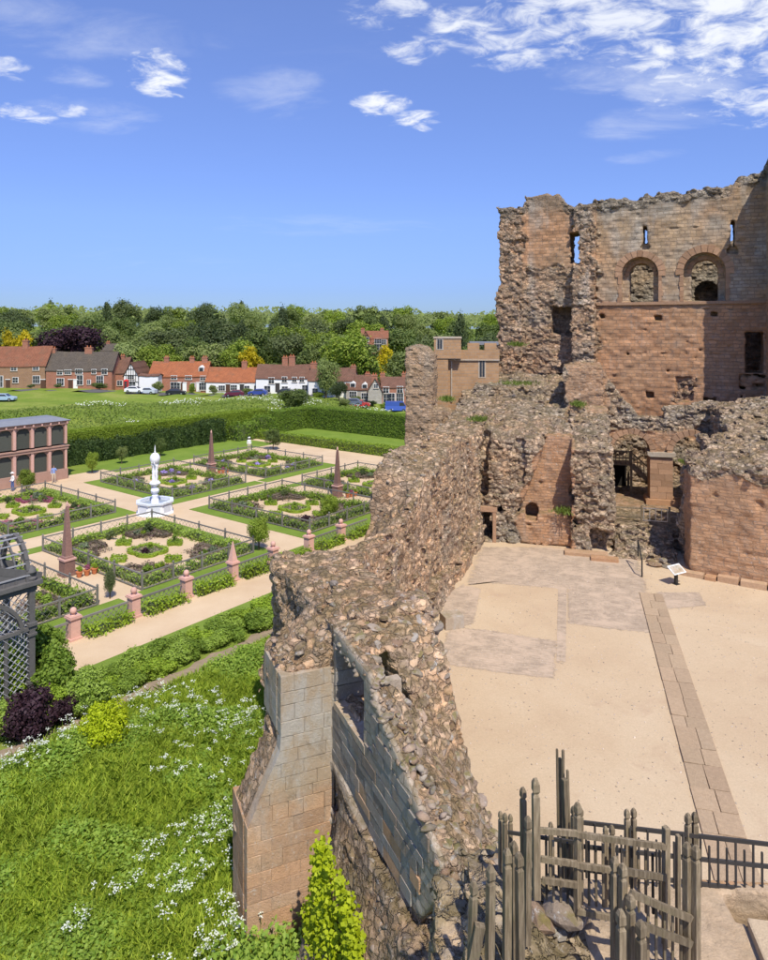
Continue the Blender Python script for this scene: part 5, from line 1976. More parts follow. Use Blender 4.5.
# ---- planting
SHRUB = {m: [crown_mesh('foliage', m, 300 + i * 7 + hash_(m), blobs=16, leaves=620, size=.075, shape='ball') for i in range(2)] for m in ('leaf_shrub', 'leaf_box', 'leaf_silver', 'leaf_purple', 'leaf_dark', 'flower_lilac', 'flower_pink')}
CONE = [crown_mesh('foliage', 'leaf_shrub', 400 + i, blobs=24, leaves=700, size=.06, shape='cone') for i in range(2)]


def leafy_strip(boxes, dens, size, rr, top=.35, rag=.08):
    """leaves over the faces of a list of boxes (u0,u1,v0,v1,z0,z1) in garden coordinates"""
    P, Nn = [], []
    for u0, u1, v0, v1, z0, z1 in boxes:
        a, b, h = u1 - u0, v1 - v0, z1 - z0
        for area, kind in ((a * b, 't'), (a * h, 'v0'), (a * h, 'v1'), (b * h, 'u0'), (b * h, 'u1')):
            n = max(2, int(area * dens))
            x, y, z = rr.uniform(u0, u1, n), rr.uniform(v0, v1, n), rr.uniform(z0, z1, n)
            nn = np.zeros((n, 3))
            if kind == 't': z[:] = z1; nn[:, 2] = 1
            elif kind == 'v0': y[:] = v0; nn[:, 1] = -1
            elif kind == 'v1': y[:] = v1; nn[:, 1] = 1
            elif kind == 'u0': x[:] = u0; nn[:, 0] = -1
            else: x[:] = u1; nn[:, 0] = 1
            p = np.stack([x, y, z], 1) + rr.normal(0, rag, (n, 3))
            lump = .5 * rag * np.sin(x * 2.3 + y * 1.7)[:, None] * nn
            P.append(p + lump * 2); Nn.append(nn + rr.normal(0, .55, (n, 3)))
    P = np.concatenate(P); Nn = np.concatenate(Nn)
    V, F = leaf_quads(P, Nn, size, rr)
    uu = V[:, 0] + GU0
    W = np.stack([FX + UX * uu - UY * V[:, 1], FY + UY * uu + UX * V[:, 1], V[:, 2]], 1)
    return W, F


def hedge(name, label, boxes, mat, dens, size, rag=.08, inner=True, cat='hedge', kind=None, group=None):
    rr = np.random.default_rng(hash_(label))
    W, F = leafy_strip(boxes, dens, size, rr, .35, rag)
    root = thing(name, label, cat, (0, 0, 0), 0, group)
    if kind: root['kind'] = kind
    link('foliage', mesh_np('foliage', W, F, M[mat]), root)
    if inner:   # dense twiggy inside
        mb = MB()
        for u0, u1, v0, v1, z0, z1 in boxes:
            q = min(.12, (u1 - u0) * .3, (v1 - v0) * .3)
            pts = [gp(u0 + q, v0 + q), gp(u1 - q, v0 + q), gp(u1 - q, v1 - q), gp(u0 + q, v1 - q)]
            mb.prism([(p_.x, p_.y) for p_ in pts], z0, z1 - q)
        mb.build('inner_growth', M['leaf_yew' if mat == 'leaf_yew' else ('leaf_hedge' if mat == 'leaf_hedge' else 'leaf_dark')], root)
    return root


hedge('clipped_hedge', 'tall bright green clipped hedge behind the aviary and long lawn strip', [(3.5, 36.5, 26.3, 28.6, 0, 3.5)], 'leaf_hedge', 260, .075, .045)
hedge('yew_hedge', 'dark green lower hedge at the foot of the tall clipped hedge', [(4.0, 9, 24.6, 26.4, 0, 2.4), (9, 15, 24.7, 26.4, 0, 2.15), (15, 23, 24.6, 26.4, 0, 2.5), (23, 27, 24.5, 26.4, 0, 2.9)], 'leaf_yew', 90, .11, .18)
hedge('clipped_hedge', 'tall dark clipped hedge closing the enclosed lawn', [(43.2, 45.4, -16, 26, 0, 3.3), (36.5, 45, 24.6, 26.6, 0, 3.2)], 'leaf_shrub', 170, .08, .05)
hedge('low_hedge', 'low trimmed hedge between the end walk and enclosed lawn', [(31.2, 32.6, -14, 24, 0, 1.15)], 'leaf_box', 110, .08, .07)
hedge('low_hedge', 'loose bushy hedge corner beside the enclosed lawn', [(28, 32, 23, 25.4, 0, 2.1), (33, 36, 24, 26, 0, 2.6)], 'leaf_shrub', 80, .12, .2)

def strip_boxes(rr, u0, u1, v0, v1, lo, hi, step):
    out = []
    if (u1 - u0) > (v1 - v0):
        a = u0
        while a < u1:
            l = min(rr.uniform(step * .6, step * 1.4), u1 - a); out.append((a, a + l, v0, v1, 0, rr.uniform(lo, hi))); a += l + .02
    else:
        a = v0
        while a < v1:
            l = min(rr.uniform(step * .6, step * 1.4), v1 - a); out.append((u0, u1, a, a + l, 0, rr.uniform(lo, hi))); a += l + .02
    return out


# border planting just inside each fence, and the patterned beds
PLANT_ID = 0
for u0, u1, v0, v1, su, sv, k in SQ:
    words = square_words(su, sv, k)
    gsheet('square_floor', u0 + .05, u1 - .05, v0 + .05, v1 - .05, .03, M['path'], 'gravel floor of the ' + words)
    rr = np.random.default_rng(int(abs(u0 * 31 + v0 * 17)) + 5)
    bx = strip_boxes(rr, u0 + .2, u1 - .2, v0 + .2, v0 + .85, .28, .62, .7) + strip_boxes(rr, u0 + .2, u1 - .2, v1 - .85, v1 - .2, .28, .62, .7) + \
        strip_boxes(rr, u0 + .2, u0 + .8, v0 + .9, v1 - .9, .28, .62, .7) + strip_boxes(rr, u1 - .8, u1 - .2, v0 + .9, v1 - .9, .28, .62, .7)
    hedge('border_planting', 'mixed leafy border inside the fence of the ' + words, bx, 'leaf_shrub', 80, .085, .10, True, 'planting', 'stuff')
    cu, cv = (u0 + u1) / 2, (v0 + v1) / 2
    # corner and side beds round a quatrefoil
    purple = (sv > 0)
    beds = []
    for du in (-1, 1):
        for dv in (-1, 1):
            beds.append(('corner', cu + du * 2.15, cv + dv * 3.3, 1.05, 1.45))
    for du, dv in ((0, -1), (0, 1), (-1, 0), (1, 0)):
        beds.append(('diamond', cu + du * 2.2, cv + dv * 2.9, .46, .58))
    beds.append(('quatre', cu, cv, .95, 1.15))
    for bi, (kind, a, b, ra_, rb_) in enumerate(beds):
        if kind == 'corner':
            poly = [(-ra_, -rb_), (ra_, -rb_), (ra_, rb_), (-ra_, rb_)]
            sgn = (1 if a > cu else -1, 1 if b > cv else -1)
            poly = [(-sgn[0] * ra_, sgn[1] * rb_), (sgn[0] * ra_, sgn[1] * rb_), (sgn[0] * ra_, -sgn[1] * rb_), (sgn[0] * .35, -sgn[1] * rb_), (sgn[0] * .1, -sgn[1] * .2), (-sgn[0] * ra_, -sgn[1] * .05)]
            edge = 'flower_pink' if purple and sv > 0 and su < 0 else ('flower_mauve' if not purple or su > 0 else 'flower_pink')
        elif kind == 'diamond':
            poly = [(ra_ * (1 + .25 * math.cos(4 * t_)) * math.cos(t_), rb_ * (1 + .25 * math.cos(4 * t_)) * math.sin(t_)) for t_ in np.linspace(0, 2 * math.pi, 20, endpoint=False)]
            edge = 'leaf_box'
        else:
            poly = [(ra_ * (1 + .28 * abs(math.sin(2 * t_))) * math.cos(t_), rb_ * (1 + .28 * abs(math.sin(2 * t_))) * math.sin(t_)) for t_ in np.linspace(0, 2 * math.pi, 28, endpoint=False)]
            edge = 'leaf_box'
        nmw = {'corner': 'angled', 'diamond': 'diamond shaped', 'quatre': 'quatrefoil'}[kind]
        hue = {'flower_pink': 'pink', 'flower_mauve': 'mauve brown', 'leaf_box': 'box green'}[edge]
        broot = thing('flower_bed', nmw + ' ' + hue + ' bed in the ' + words, 'flower bed', gp(a, b, .03), GROT, 'patterned beds of the ' + words)
        mb = MB().prism(poly, 0, .10)
        mb.build('soil', M['earth'], broot)
        # clipped edging and filling of small leaves
        pts = np.array(poly); n = len(pts)
        P = []
        for i_ in range(n):
            q0, q1 = pts[i_], pts[(i_ + 1) % n]
            m = max(3, int(np.linalg.norm(q1 - q0) * 90))
            tt = rr.random(m)[:, None]
            P.append(np.concatenate([q0 + (q1 - q0) * tt + rr.normal(0, .05, (m, 2)), rr.uniform(.05, .30, (m, 1))], 1))
        P = np.concatenate(P)
        V, F = leaf_quads(P, np.array((0, 0, 1.)) + rr.normal(0, .6, P.shape), .055, rr)
        ro = [(x * 1.04, y * 1.04) for x, y in poly]; ri = [(x * .80, y * .80) for x, y in poly]
        ring = MB()
        RV = [(x, y, zz) for zz in (0.0, .20) for pl in (ro, ri) for x, y in pl]
        RF = []
        for i_ in range(n):
            j_ = (i_ + 1) % n
            RF += [(i_, j_, 2 * n + j_, 2 * n + i_), (n + j_, n + i_, 3 * n + i_, 3 * n + j_), (2 * n + i_, 2 * n + j_, 3 * n + j_, 3 * n + i_)]
        ring.add(RV, RF)
        eo = ring.build('edging', M[edge], broot)
        link('edging_leaves', mesh_np('edging_leaves', V, F, M[edge]), eo)['kind'] = 'stuff'
        m = int(70 * ra_ * rb_ * 4)
        P = np.stack([rr.uniform(-ra_, ra_, m), rr.uniform(-rb_, rb_, m), rr.uniform(.08, .26, m)], 1) * np.array((.8, .8, 1))
        fill = {'corner': 'flower_mauve' if not purple else 'leaf_silver', 'diamond': 'leaf_shrub', 'quatre': 'leaf_dark'}[kind]
        if kind == 'corner' and rr.random() < .35: fill = 'leaf_silver'
        V, F = leaf_quads(P, np.array((0, 0, 1.)) + rr.normal(0, .5, P.shape), .07, rr)
        link('planting', mesh_np('planting', V, F, M[fill]), broot)['kind'] = 'stuff'
    # single bushes
    spots = []
    for du in (-1, 1):
        for dv in (-1, 1):
            spots.append((cu + du * 2.5, cv + dv * 3.8, rr.uniform(.6, .95), 'ball'))
            if rr.random() < .5: spots.append((cu + du * 1.7, cv + dv * 3.9, rr.uniform(.5, .7), 'ball'))
    spots += [(cu, cv + 2.9, .9, 'cone'), (cu, cv - 2.9, .35, 'ball'), (cu + 2.2, cv, 1.1, 'cone'), (cu + .45, cv + .4, .6, 'ball'), (cu - .45, cv - .4, .6, 'ball')]
    for q in range(7):
        an = rr.uniform(0, 6.28)
        spots.append((cu + 3.05 * math.cos(an), cv + 4.55 * math.sin(an), rr.uniform(.4, .75), 'ball'))
    for a, b, s_, kd in spots:
        if kd == 'cone':
            o = link('foliage', random.choice(CONE), None)
            nm, lab = 'topiary_cone', 'small clipped green cone in the ' + words
            sc = (s_ * .75, s_ * .75, s_)
        else:
            mt = random.choices(['leaf_shrub', 'leaf_box', 'leaf_silver', 'leaf_dark', 'leaf_purple'], [5, 3, 2, 3, .8])[0]
            if sv > 0 and su > 0 and random.random() < .35: mt = 'flower_lilac'
            o = link('foliage', random.choice(SHRUB[mt]), None)
            nm = 'garden_bush'
            lab = {'leaf_shrub': 'rounded mid green bush', 'leaf_box': 'rounded bright green box bush', 'leaf_silver': 'silvery green rounded plant', 'leaf_dark': 'rounded dark green bush', 'leaf_purple': 'dark purple leaved bush', 'flower_lilac': 'lilac flowering rounded bush'}[mt] + ' in the ' + words
            sc = (s_ * 1.1, s_ * 1.1, s_)
        o.name = nm
        o.location = gp(a, b, .03); o.scale = sc; o.rotation_euler = (0, 0, random.uniform(0, 6.28))
        tag(o, lab, 'bush', 'bushes of the ' + words)

# ---- obelisks
def obelisk(u, v, lab):
    r = thing('obelisk', lab, 'obelisk', gp(u, v, .03), GROT, 'marbled obelisks in the garden squares')
    r.scale = (.72, .72, 1)
    MB().box(-.58, .58, -.58, .58, 0, .12).box(-.48, .48, -.48, .48, .12, .95).build('pedestal', M['obelisk'], r)
    MB().box(-.56, .56, -.56, .56, .95, 1.06).build('pedestal_cap', M['pink'], r)
    q = math.sqrt(2)
    MB().lathe([(.40 * q, 1.06), (.40 * q, 1.16), (.33 * q, 1.22), (.12 * q, 4.1), (.09 * q, 4.25)], 4, (0, 0, 0), math.pi / 4).build('shaft', M['obelisk'], r)
    MB().lathe([(.03, 4.2), (.12, 4.28), (.12, 4.4), (.02, 4.6)], 8).build('finial', M['pink'], r)
    for k in range(3):
        pu, pv = .25 + .45 * k, -1.0 - .08 * k
        t_ = thing('plant_pot', 'terracotta flower pot at the foot of the obelisk' + lab.split('obelisk')[1], 'plant pot', gp(u + pu, v + pv, .03), 0, 'flower pots round the obelisks')
        MB().lathe([(.12, 0), (.2, .3), (.22, .3), (.22, .36)], 10).build('pot', M['terracotta'], t_)
        link('plant', random.choice(SHRUB['flower_pink' if k == 1 else 'leaf_box']), t_, (0, 0, .28), 0, (.5, .5, .45))


obelisk(-12.75, -8.4, 'tall marbled obelisk in the crossing by the arbour')
obelisk(12.75, -8.4, 'tall marbled obelisk in the crossing near the castle wall')
obelisk(12.4, 9.2, 'tall marbled obelisk in the crossing before the tall hedge')
obelisk(-12.75, 9.0, 'tall marbled obelisk in the crossing beyond the aviary front')

# ---- fountain
FS = .88
fr_ = thing('fountain', 'white marble fountain with figures holding a globe over an octagonal basin', 'fountain', (FX, FY, 0), GROT + .2)
fr_.scale = (.74, .74, .88)
MB().lathe([(2.15, 0), (2.15, .12), (2.0, .16), (1.92, 1.0), (2.05, 1.06), (2.1, 1.2), (1.72, 1.2), (1.70, .8), (0.02, .8)], 8, (0, 0, 0), math.pi / 8).build('basin', M['marble'], fr_)
MB().lathe([(2.14, 1.06), (2.16, 1.22), (1.70, 1.23), (1.70, 1.06)], 8, (0, 0, 0), math.pi / 8, True).build('basin_rim', M['marble_grey'], fr_)
MB().add([(1.71 * math.cos(math.pi / 8 + k * math.pi / 4), 1.71 * math.sin(math.pi / 8 + k * math.pi / 4), .98) for k in range(8)], [tuple(range(8))]).build('water', M['water'], fr_)
for k in range(8):
    a = k * math.pi / 4 + math.pi / 4
    o = MB().box(-.52, .52, -.03, .03, .28, .92).build('panel', M['marble_grey'], fr_)
    o.location = (1.82 * math.cos(a), 1.82 * math.sin(a), 0); o.rotation_euler = (0, 0, a + math.pi / 2)
MB().lathe([(.48, .8), (.42, 1.3), (.34, 1.4), (.36, 1.7), (.30, 1.75), (.22, 1.8), (.42, 1.95), (.48, 2.15), (.40, 2.35), (.18, 2.45), (.18, 2.55), (.55, 2.72), (.62, 2.85), (.5, 3.0), (.2, 3.05)], 20).build('pedestal', M['marble'], fr_, True)


def figure(parent, rz):
    mb = MB()
    y = .16
    mb.lathe([(.10, 2.95), (.17, 3.1), (.16, 3.35), (.13, 3.55), (.19, 3.85), (.20, 4.0), (.15, 4.12), (.20, 4.35), (.23, 4.5), (.17, 4.62), (.08, 4.68), (.07, 4.74), (.12, 4.82), (.125, 4.92), (.06, 5.02)], 12, (0, y, 0))
    for s_ in (-1, 1):
        mb.tube([(s_ * .2, y, 4.5), (s_ * .42, y + .05, 4.62), (s_ * .46, y - .02, 4.85), (s_ * .3, y - .12, 5.0)], [.085, .075, .06, .05], 8)
        mb.tube([(s_ * .08, y, 3.75), (s_ * .10, y + .08, 3.4), (s_ * .09, y + .02, 3.0)], [.12, .09, .06], 8)
    o = mb.build('figure', M['marble'], parent, True)
    o.rotation_euler = (0, 0, rz)


figure(fr_, .3); figure(fr_, .3 + math.pi)
g = bmesh.new(); bmesh.ops.create_uvsphere(g, u_segments=24, v_segments=14, radius=.56)
me = bpy.data.meshes.new('globe'); g.to_mesh(me); g.free(); me.materials.append(M['marble'])
me.polygons.foreach_set("use_smooth", np.ones(len(me.polygons), bool))
link('globe', me, fr_, (0, 0, 5.18))
MB().lathe([(.12, 5.62), (.06, 5.72), (.10, 5.82), (.05, 5.95), (.07, 6.1), (.015, 6.45)], 10).build('finial', M['marble'], fr_, True)

# ---- terrace balustrade: piers, rails, lattice, box hedge
pu = [-16.4, -13.05, -9.7, -6.3, -2.95, .4, 3.75, 7.1, 10.45, 13.8, 17.2, 20.5]
pu = [x - GU0 for x in pu]
for i_, u in enumerate(pu):
    obe = i_ == 3 or i_ == 8
    if i_ < 7:
        lab = 'pink stone pier with pointed obelisk finial on the terrace edge' if obe else 'pink stone pier with ball finial on the terrace edge'
        r = thing('terrace_pier', lab, 'pier', gp(u, -17.3, .01), GROT, None if obe else 'ball piers along the terrace')
        r.scale = (.80, .80, .84)
        MB().box(-.40, .40, -.40, .40, 0, .14).build('plinth', M['pink'], r)
        MB().box(-.31, .31, -.31, .31, .14, 1.25).build('shaft', M['pink'], r)
        MB().box(-.40, .40, -.40, .40, 1.25, 1.33).box(-.36, .36, -.36, .36, 1.33, 1.40).build('cap', M['pink'], r)
        if obe:
            MB().lathe([(.36, 1.40), (.34, 1.5), (.05, 2.75), (.01, 2.85)], 4, (0, 0, 0), math.pi / 4).build('finial', M['pink'], r)
        else:
            MB().lathe([(.14, 1.40), (.09, 1.47)] + [(max(.02, .21 * math.cos(q)), 1.66 + .21 * math.sin(q)) for q in np.linspace(-1.2, 1.57, 9)], 14).build('finial', M['pink'], r, True)
    if i_ < len(pu) - 1 and i_ < 7 and i_ != 5 and i_ != 4 or i_ == 5:
        L_ = pu[i_ + 1] - u - .66
        r = thing('terrace_balustrade', 'low grey lattice balustrade between pink piers of the terrace', 'fence', gp(u + .33, -17.3, .01), GROT, 'balustrade panels along the terrace')
        link('lattice', lattice_mesh('lattice', L_, .1, .8, .30, .03, M['fence_grey']), r)['kind'] = 'stuff'
        link('rail', rail_mesh('rail', L_, .88, .09, .10, M['fence_grey']), r); link('rail', rail_mesh('rail', L_, .08, .07, .07, M['fence_grey']), r)
    if i_ < 7:
        rr = np.random.default_rng(900 + i_)
        a, b = u + .5, u + 2.9
        hedge('box_hedge', 'loose low box hedge before the balustrade between pink terrace piers', strip_boxes(rr, a, b, -18.05, -17.5, .48, .72, .6), 'leaf_box', 120, .075, .08, True, 'hedge', None, 'box hedges along the terrace')
L_ = 3.0
for u in (-20.5,):
    r = thing('terrace_balustrade', 'low grey lattice balustrade beside the arbour', 'fence', gp(u, -17.3, .01), GROT)
    link('lattice', lattice_mesh('lattice', 3.2, .1, .8, .30, .03, M['fence_grey']), r)['kind'] = 'stuff'
    link('rail', rail_mesh('rail', 3.2, .88, .09, .10, M['fence_grey']), r)
# grass in front of the squares towards the terrace
tag(gbox('grass_verge', -26, 27, -17.0, -16.0, -.1, .04, M['lawn']), 'mown grass strip behind the terrace balustrade', None, None, 'structure')

# ---- young trees in the garden
for u, v, h, w, key, lab in ((-2.2, -14.3, 2.5, 1.9, 'lime', 'young lime green tree at the square corner beside the terrace opening'), (6.2, -13.2, 2.2, 1.8, 'lime', 'young bright tree in the square beside the castle wall'),
                             (4.6, 19.2, 2.4, 1.6, 'lime', 'young bright tree beside the aviary corner'), (-3.8, 15.9, 2.3, 1.9, 'lime', 'young bright tree before the aviary front'),
                             (9.5, 21.5, 2.2, 1.4, 'green', 'thin young tree on the strip before the dark hedge'), (15, 22, 2.4, 1.6, 'green', 'young tree on the lawn strip before the dark hedge'), (26.5, 14.6, 2.8, 2.6, 'green', 'bushy young tree at the hedge corner'), (25.2, -8.5, 2.4, 2.2, 'green', 'young tree at the end walk near the castle wall'), (-13.2, -14.0, 1.6, .8, 'dark', 'small standard tree beside the marbled obelisk')):
    p = gp(u, v, .03)
    tree(p.x, p.y, h, w, key, lab, None, 'young_tree', z=.03, low=.1)

# ---- aviary
def build_aviary():
    # right hand front corner measured in the photograph
    c0 = gnd(66, 478.5)
    u0, v0 = guv(c0.x, c0.y)
    r = thing('aviary', 'two-storey pink stone aviary with arched netted openings and flat lead roof', 'aviary', gp(u0, v0), GROT + math.pi)
    # local x runs away from the corner along the front, y outwards is negative -> away from camera is... front at y=0, depth to -y
    n, bw, D = 9, 1.72, 3.4
    L_ = n * bw
    S = lambda y0, y1: tuple(sorted((y0, y1)))
    MB().box(-.15, L_ + .15, -D - .1, .12, 0, 1.05).build('plinth', M['pink_dark'], r)
    MB().box(-.05, L_, -D, -D + .2, 1.05, 6.0).build('back_wall', M['pink_dark'], r)
    for lev, (za, zb_) in enumerate(((1.05, 3.35), (3.62, 5.9))):
        zs = zb_ - .25 - .60
        for k in range(n + 1):
            MB().box(k * bw - .20 if k else -.12, k * bw + .20, -.30, .02, za, zb_ - .25).build('post', M['pink_dark'], r)
            MB().box(k * bw - .13 if k else -.06, k * bw + .13, .02, .09, za, zb_ - .2).build('pilaster', M['pink'], r)
        for k in range(n):
            cx = (k + .5) * bw; rad = bw / 2 - .2
            poly = [(cx - bw / 2 + .2, zs)] + [(cx - rad * math.cos(q), zs + .58 * math.sin(q)) for q in np.linspace(0, math.pi, 13)] + [(cx + bw / 2 - .2, zs), (cx + bw / 2 - .2, zb_ - .25), (cx - bw / 2 + .2, zb_ - .25)]
            m = MB()
            # spandrels: left and right halves
            left = [(cx - rad * math.cos(q), zs + .58 * math.sin(q)) for q in np.linspace(0, math.pi / 2, 8)]
            m.prism_y(left + [(cx, zb_ - .25), (cx - rad, zb_ - .25)], -.25, -.03)
            right = [(2 * cx - x, z) for x, z in left]
            m.prism_y([(cx + rad, zb_ - .25), (cx, zb_ - .25)] + right[::-1], -.25, -.03)
            m.build('arch', M['pink_dark'], r)
            MB().box(cx - rad, cx + rad, -.2, -.17, za, zb_ - .26).build('netting', M['netting'], r)
        MB().box(-.2, L_ + .2, -.34, .16, zb_ - .25, zb_ + .02).box(-.28, L_ + .2, -.34, .24, zb_ + .02, zb_ + .12).build('cornice', M['pink_dark'], r)
    # end wall facing along the path
    for lev, (za, zb_) in enumerate(((1.05, 3.1), (3.62, 5.65))):
        for k in range(3):
            MB().box(-.10, .2, -D + k * (D - .3) / 2, -D + k * (D - .3) / 2 + .36, za, zb_).build('post', M['pink_dark'], r)
        MB().box(.08, .12, -D, -.2, za, zb_).build('netting', M['netting'], r)
    for zb_ in (3.35, 5.9):
        MB().box(-.26, .2, -D - .1, -.34, zb_ - .25, zb_ + .12).build('cornice', M['pink_dark'], r)
    for k in range(2 * n + 1):
        MB().box(k * bw / 2 - .07, k * bw / 2 + .07, .16, .30, 5.70, 5.92).build('bracket', M['pink'], r)
    MB().add([(-.4, .34, 6.03), (L_ + .3, .34, 6.03), (L_ + .3, -D - .3, 6.03), (-.4, -D - .3, 6.03), (.7, -.8, 6.42), (L_ - .7, -.8, 6.42), (L_ - .7, -D + .8, 6.42), (.7, -D + .8, 6.42)],
             [(3, 2, 1, 0), (0, 1, 5, 4), (1, 2, 6, 5), (2, 3, 7, 6), (3, 0, 4, 7), (4, 5, 6, 7)]).build('roof', M['lead'], r)


build_aviary()

# ---- arbour
def build_arbour():
    r = thing('arbour', 'dark grey timber arbour with latticed arches, pediment and barrel roof', 'arbour', gp(-20.5 - GU0, -19.4), GROT + math.pi)
    # local x along the terrace towards the left; +y towards the camera
    L_, D, H = 4.6, 2.2, 4.75
    for x in (0, L_):
        for y in (0, D):
            MB().box(x - .15, x + .15, y - .15, y + .15, 0, .9).box(x - .11, x + .11, y - .11, y + .11, .9, H).box(x - .18, x + .18, y - .18, y + .18, 3.2, 3.34).box(x - .18, x + .18, y - .18, y + .18, .86, .98).box(x - .17, x + .17, y - .17, y + .17, 2.8, 2.9).build('post', M['arbour'], r)
    for y in (0, D):
        for z, w in ((H, .26), (3.1, .15), (.35, .13)):
            MB().box(-.2, L_ + .2, y - .1, y + .1, z - w / 2, z + w / 2).build('beam', M['arbour'], r)
        # arch rib
        cx = L_ / 2
        for rad, zc, th in ((1.9, 3.1, .18), (1.0, 1.5, .11)):
            V = MB()
            pts = [(cx + rad * math.cos(q), zc + rad * .80 * math.sin(q)) for q in np.linspace(0, math.pi, 19)]
            for p0, p1 in zip(pts[:-1], pts[1:]):
                V.bar((p0[0], y, p0[1]), (p1[0], y, p1[1]), .14, th * 1.3, (0, 1, 0))
            V.build('arch_rib', M['arbour'], r)
        for x in (1.0, L_ - 1.0):
            MB().box(x - .06, x + .06, y - .06, y + .06, .4, 3.05).build('mullion', M['arbour'], r)
        # diagonal laths, each its own
        for sg in (1, -1):
            k = -H
            while k < L_ + H:
                x0, z0 = k, .4
                x1, z1 = k + sg * (H - .55), H - .15
                # clip to the frame
                def clip(xa, za, xb, zb_):
                    t0, t1 = 0., 1.
                    dx = xb - xa
                    for lo, hi in ((.1, L_ - .1),):
                        ta, tb = (lo - xa) / dx, (hi - xa) / dx
                        t0 = max(t0, min(ta, tb)); t1 = min(t1, max(ta, tb))
                    return t0, t1
                t0, t1 = clip(x0, z0, x1, z1)
                if t1 - t0 > .06:
                    MB().bar((x0 + (x1 - x0) * t0, y + .05 * sg, z0 + (z1 - z0) * t0), (x0 + (x1 - x0) * t1, y + .05 * sg, z0 + (z1 - z0) * t1), .02, .05, (0, 1, 0)).build('lath', M['arbour_light'], r)
                k += .30
    # side ends
    for x in (0, L_):
        for z in (H, 3.1, .35):
            MB().box(x - .08, x + .08, 0, D, z - .08, z + .08).build('beam', M['arbour'], r)
        for k in range(9):
            yy = D * (k + .5) / 9
            MB().box(x - .02, x + .02, yy - .02, yy + .02, .35, 3.1).build('lath', M['arbour_light'], r)
    # cornice and pediment on the long sides, barrel roof of ribs and laths
    for y, s_ in ((0, -1), (D, 1)):
        MB().box(-.35, L_ + .35, y - .18 + .1 * s_, y + .18 + .1 * s_, H + .13, H + .30).build('cornice', M['arbour'], r)
        MB().prism_y([(-.3, H + .3), (L_ + .3, H + .3), (L_ / 2, H + 1.25)], y - .06, y + .06).build('pediment', M['arbour'], r)
        for a, b in (((-.4, H + .36), (L_ / 2, H + 1.38)), ((L_ + .4, H + .36), (L_ / 2, H + 1.38))):
            MB().bar((a[0], y, a[1]), (b[0], y, b[1]), .3, .14, (0, 1, 0)).build('pediment_moulding', M['arbour'], r)
        MB().lathe([(.34, -.05), (.36, .05), (.24, .09)], 16).build('roundel', M['arbour_light'], r).matrix_local = Matrix.Translation((L_ / 2, y + .08 * s_, H + .68)) @ Matrix.Rotation(math.pi / 2, 4, 'X')
    for k in range(10):
        x = .15 + (L_ - .3) * k / 9
        V = MB()
        pts = [(D / 2 + (D / 2 + .05) * math.cos(q), H + .3 + 1.65 * math.sin(q)) for q in np.linspace(0, math.pi, 13)]
        for p0, p1 in zip(pts[:-1], pts[1:]):
            V.bar((x, p0[0], p0[1]), (x, p1[0], p1[1]), .07 if 0 < k < 9 else .16, .09 if 0 < k < 9 else .2)
        V.build('roof_rib', M['arbour'], r)
    for q in np.linspace(.15, math.pi - .15, 11):
        yy, zz = D / 2 + (D / 2 + .1) * math.cos(q), H + .3 + 1.72 * math.sin(q)
        MB().box(.0, L_, yy - .025, yy + .025, zz - .025, zz + .025).build('roof_lath', M['arbour_light'], r)
    for x in (0, L_):
        MB().lathe([(.2, 0), (.22, .1), (.1, .16), (.2, .34), (.16, .5), (.03, .62)], 12, (x, D, H + .3)).build('finial', M['arbour'], r, True)


build_arbour()

# ---- shrub border by the terrace walk
BIG = {m: [crown_mesh('foliage', m, 500 + i * 13 + hash_(m), blobs=30, leaves=6500, size=.030, shape='ball') for i in range(2)] for m in ('leaf_shrub', 'leaf_box', 'leaf_purple', 'leaf_dark')}
BIG['leaf_goldshrub'] = [crown_mesh('foliage', 'leaf_goldshrub', 640, blobs=34, leaves=8500, size=.024, shape='ball')]
u = -20.5
kb = 0
while u < 12:
    for row in (0, 1):
        mt = random.choices(['leaf_shrub', 'leaf_box', 'leaf_dark', 'leaf_purple'], [6, 2.6, .7, .8])[0]
        s_ = random.uniform(1.3, 1.9)
        o = link('border_shrub', random.choice(BIG[mt]), None)
        o.location = gp(u + random.uniform(-.3, .3) + row * .5, -22.6 - row * .95 + random.uniform(-.15, .15), -.15)
        o.scale = (s_ * 1.15, s_ * 1.05, s_ * (.8 if row == 0 else .65)); o.rotation_euler = (0, 0, random.uniform(0, 6.28))
        tag(o, {'leaf_shrub': 'mid green leafy shrub', 'leaf_box': 'bright green leafy shrub', 'leaf_dark': 'dark green leafy shrub', 'leaf_purple': 'dark purple leaved shrub'}[mt] + ' in the border beside the terrace walk', 'shrub', 'border shrubs along the terrace walk')
    u += random.uniform(.85, 1.2)
for px, py, s_, mt, lab in ((8, 690, 2.6, 'leaf_box', 'large yellow green shrub at the foot of the arbour'), (30, 665, 2.9, 'leaf_shrub', 'tall green shrub growing up against the arbour'), (55, 690, 2.4, 'leaf_shrub', 'rounded green shrub beside the arbour post'), (48, 712, 1.7, 'leaf_box', 'bright green shrub beside the purple leaved shrub'),
                            (27, 728, 2.3, 'leaf_purple', 'dark purple leaved shrub below the arbour'), (64, 712, 1.5, 'leaf_purple', 'small purple leaved shrub behind the golden shrub'), (4, 730, 2.0, 'leaf_shrub', 'green shrub beyond the purple leaved shrub'), (85, 705, 2.0, 'leaf_shrub', 'green shrub behind the golden shrub')):
    p = gnd(px, py + 12, -.1)
    o = link('border_shrub', random.choice(BIG[mt]), None, p, random.uniform(0, 6), (s_, s_, s_))
    tag(o, lab, 'shrub')
p = gnd(106, 748, -.2)
tag(link('golden_shrub', BIG['leaf_goldshrub'][0], None, p, 0, (2.0, 1.95, 2.0)), 'round golden yellow shrub standing in the long grass', 'shrub')

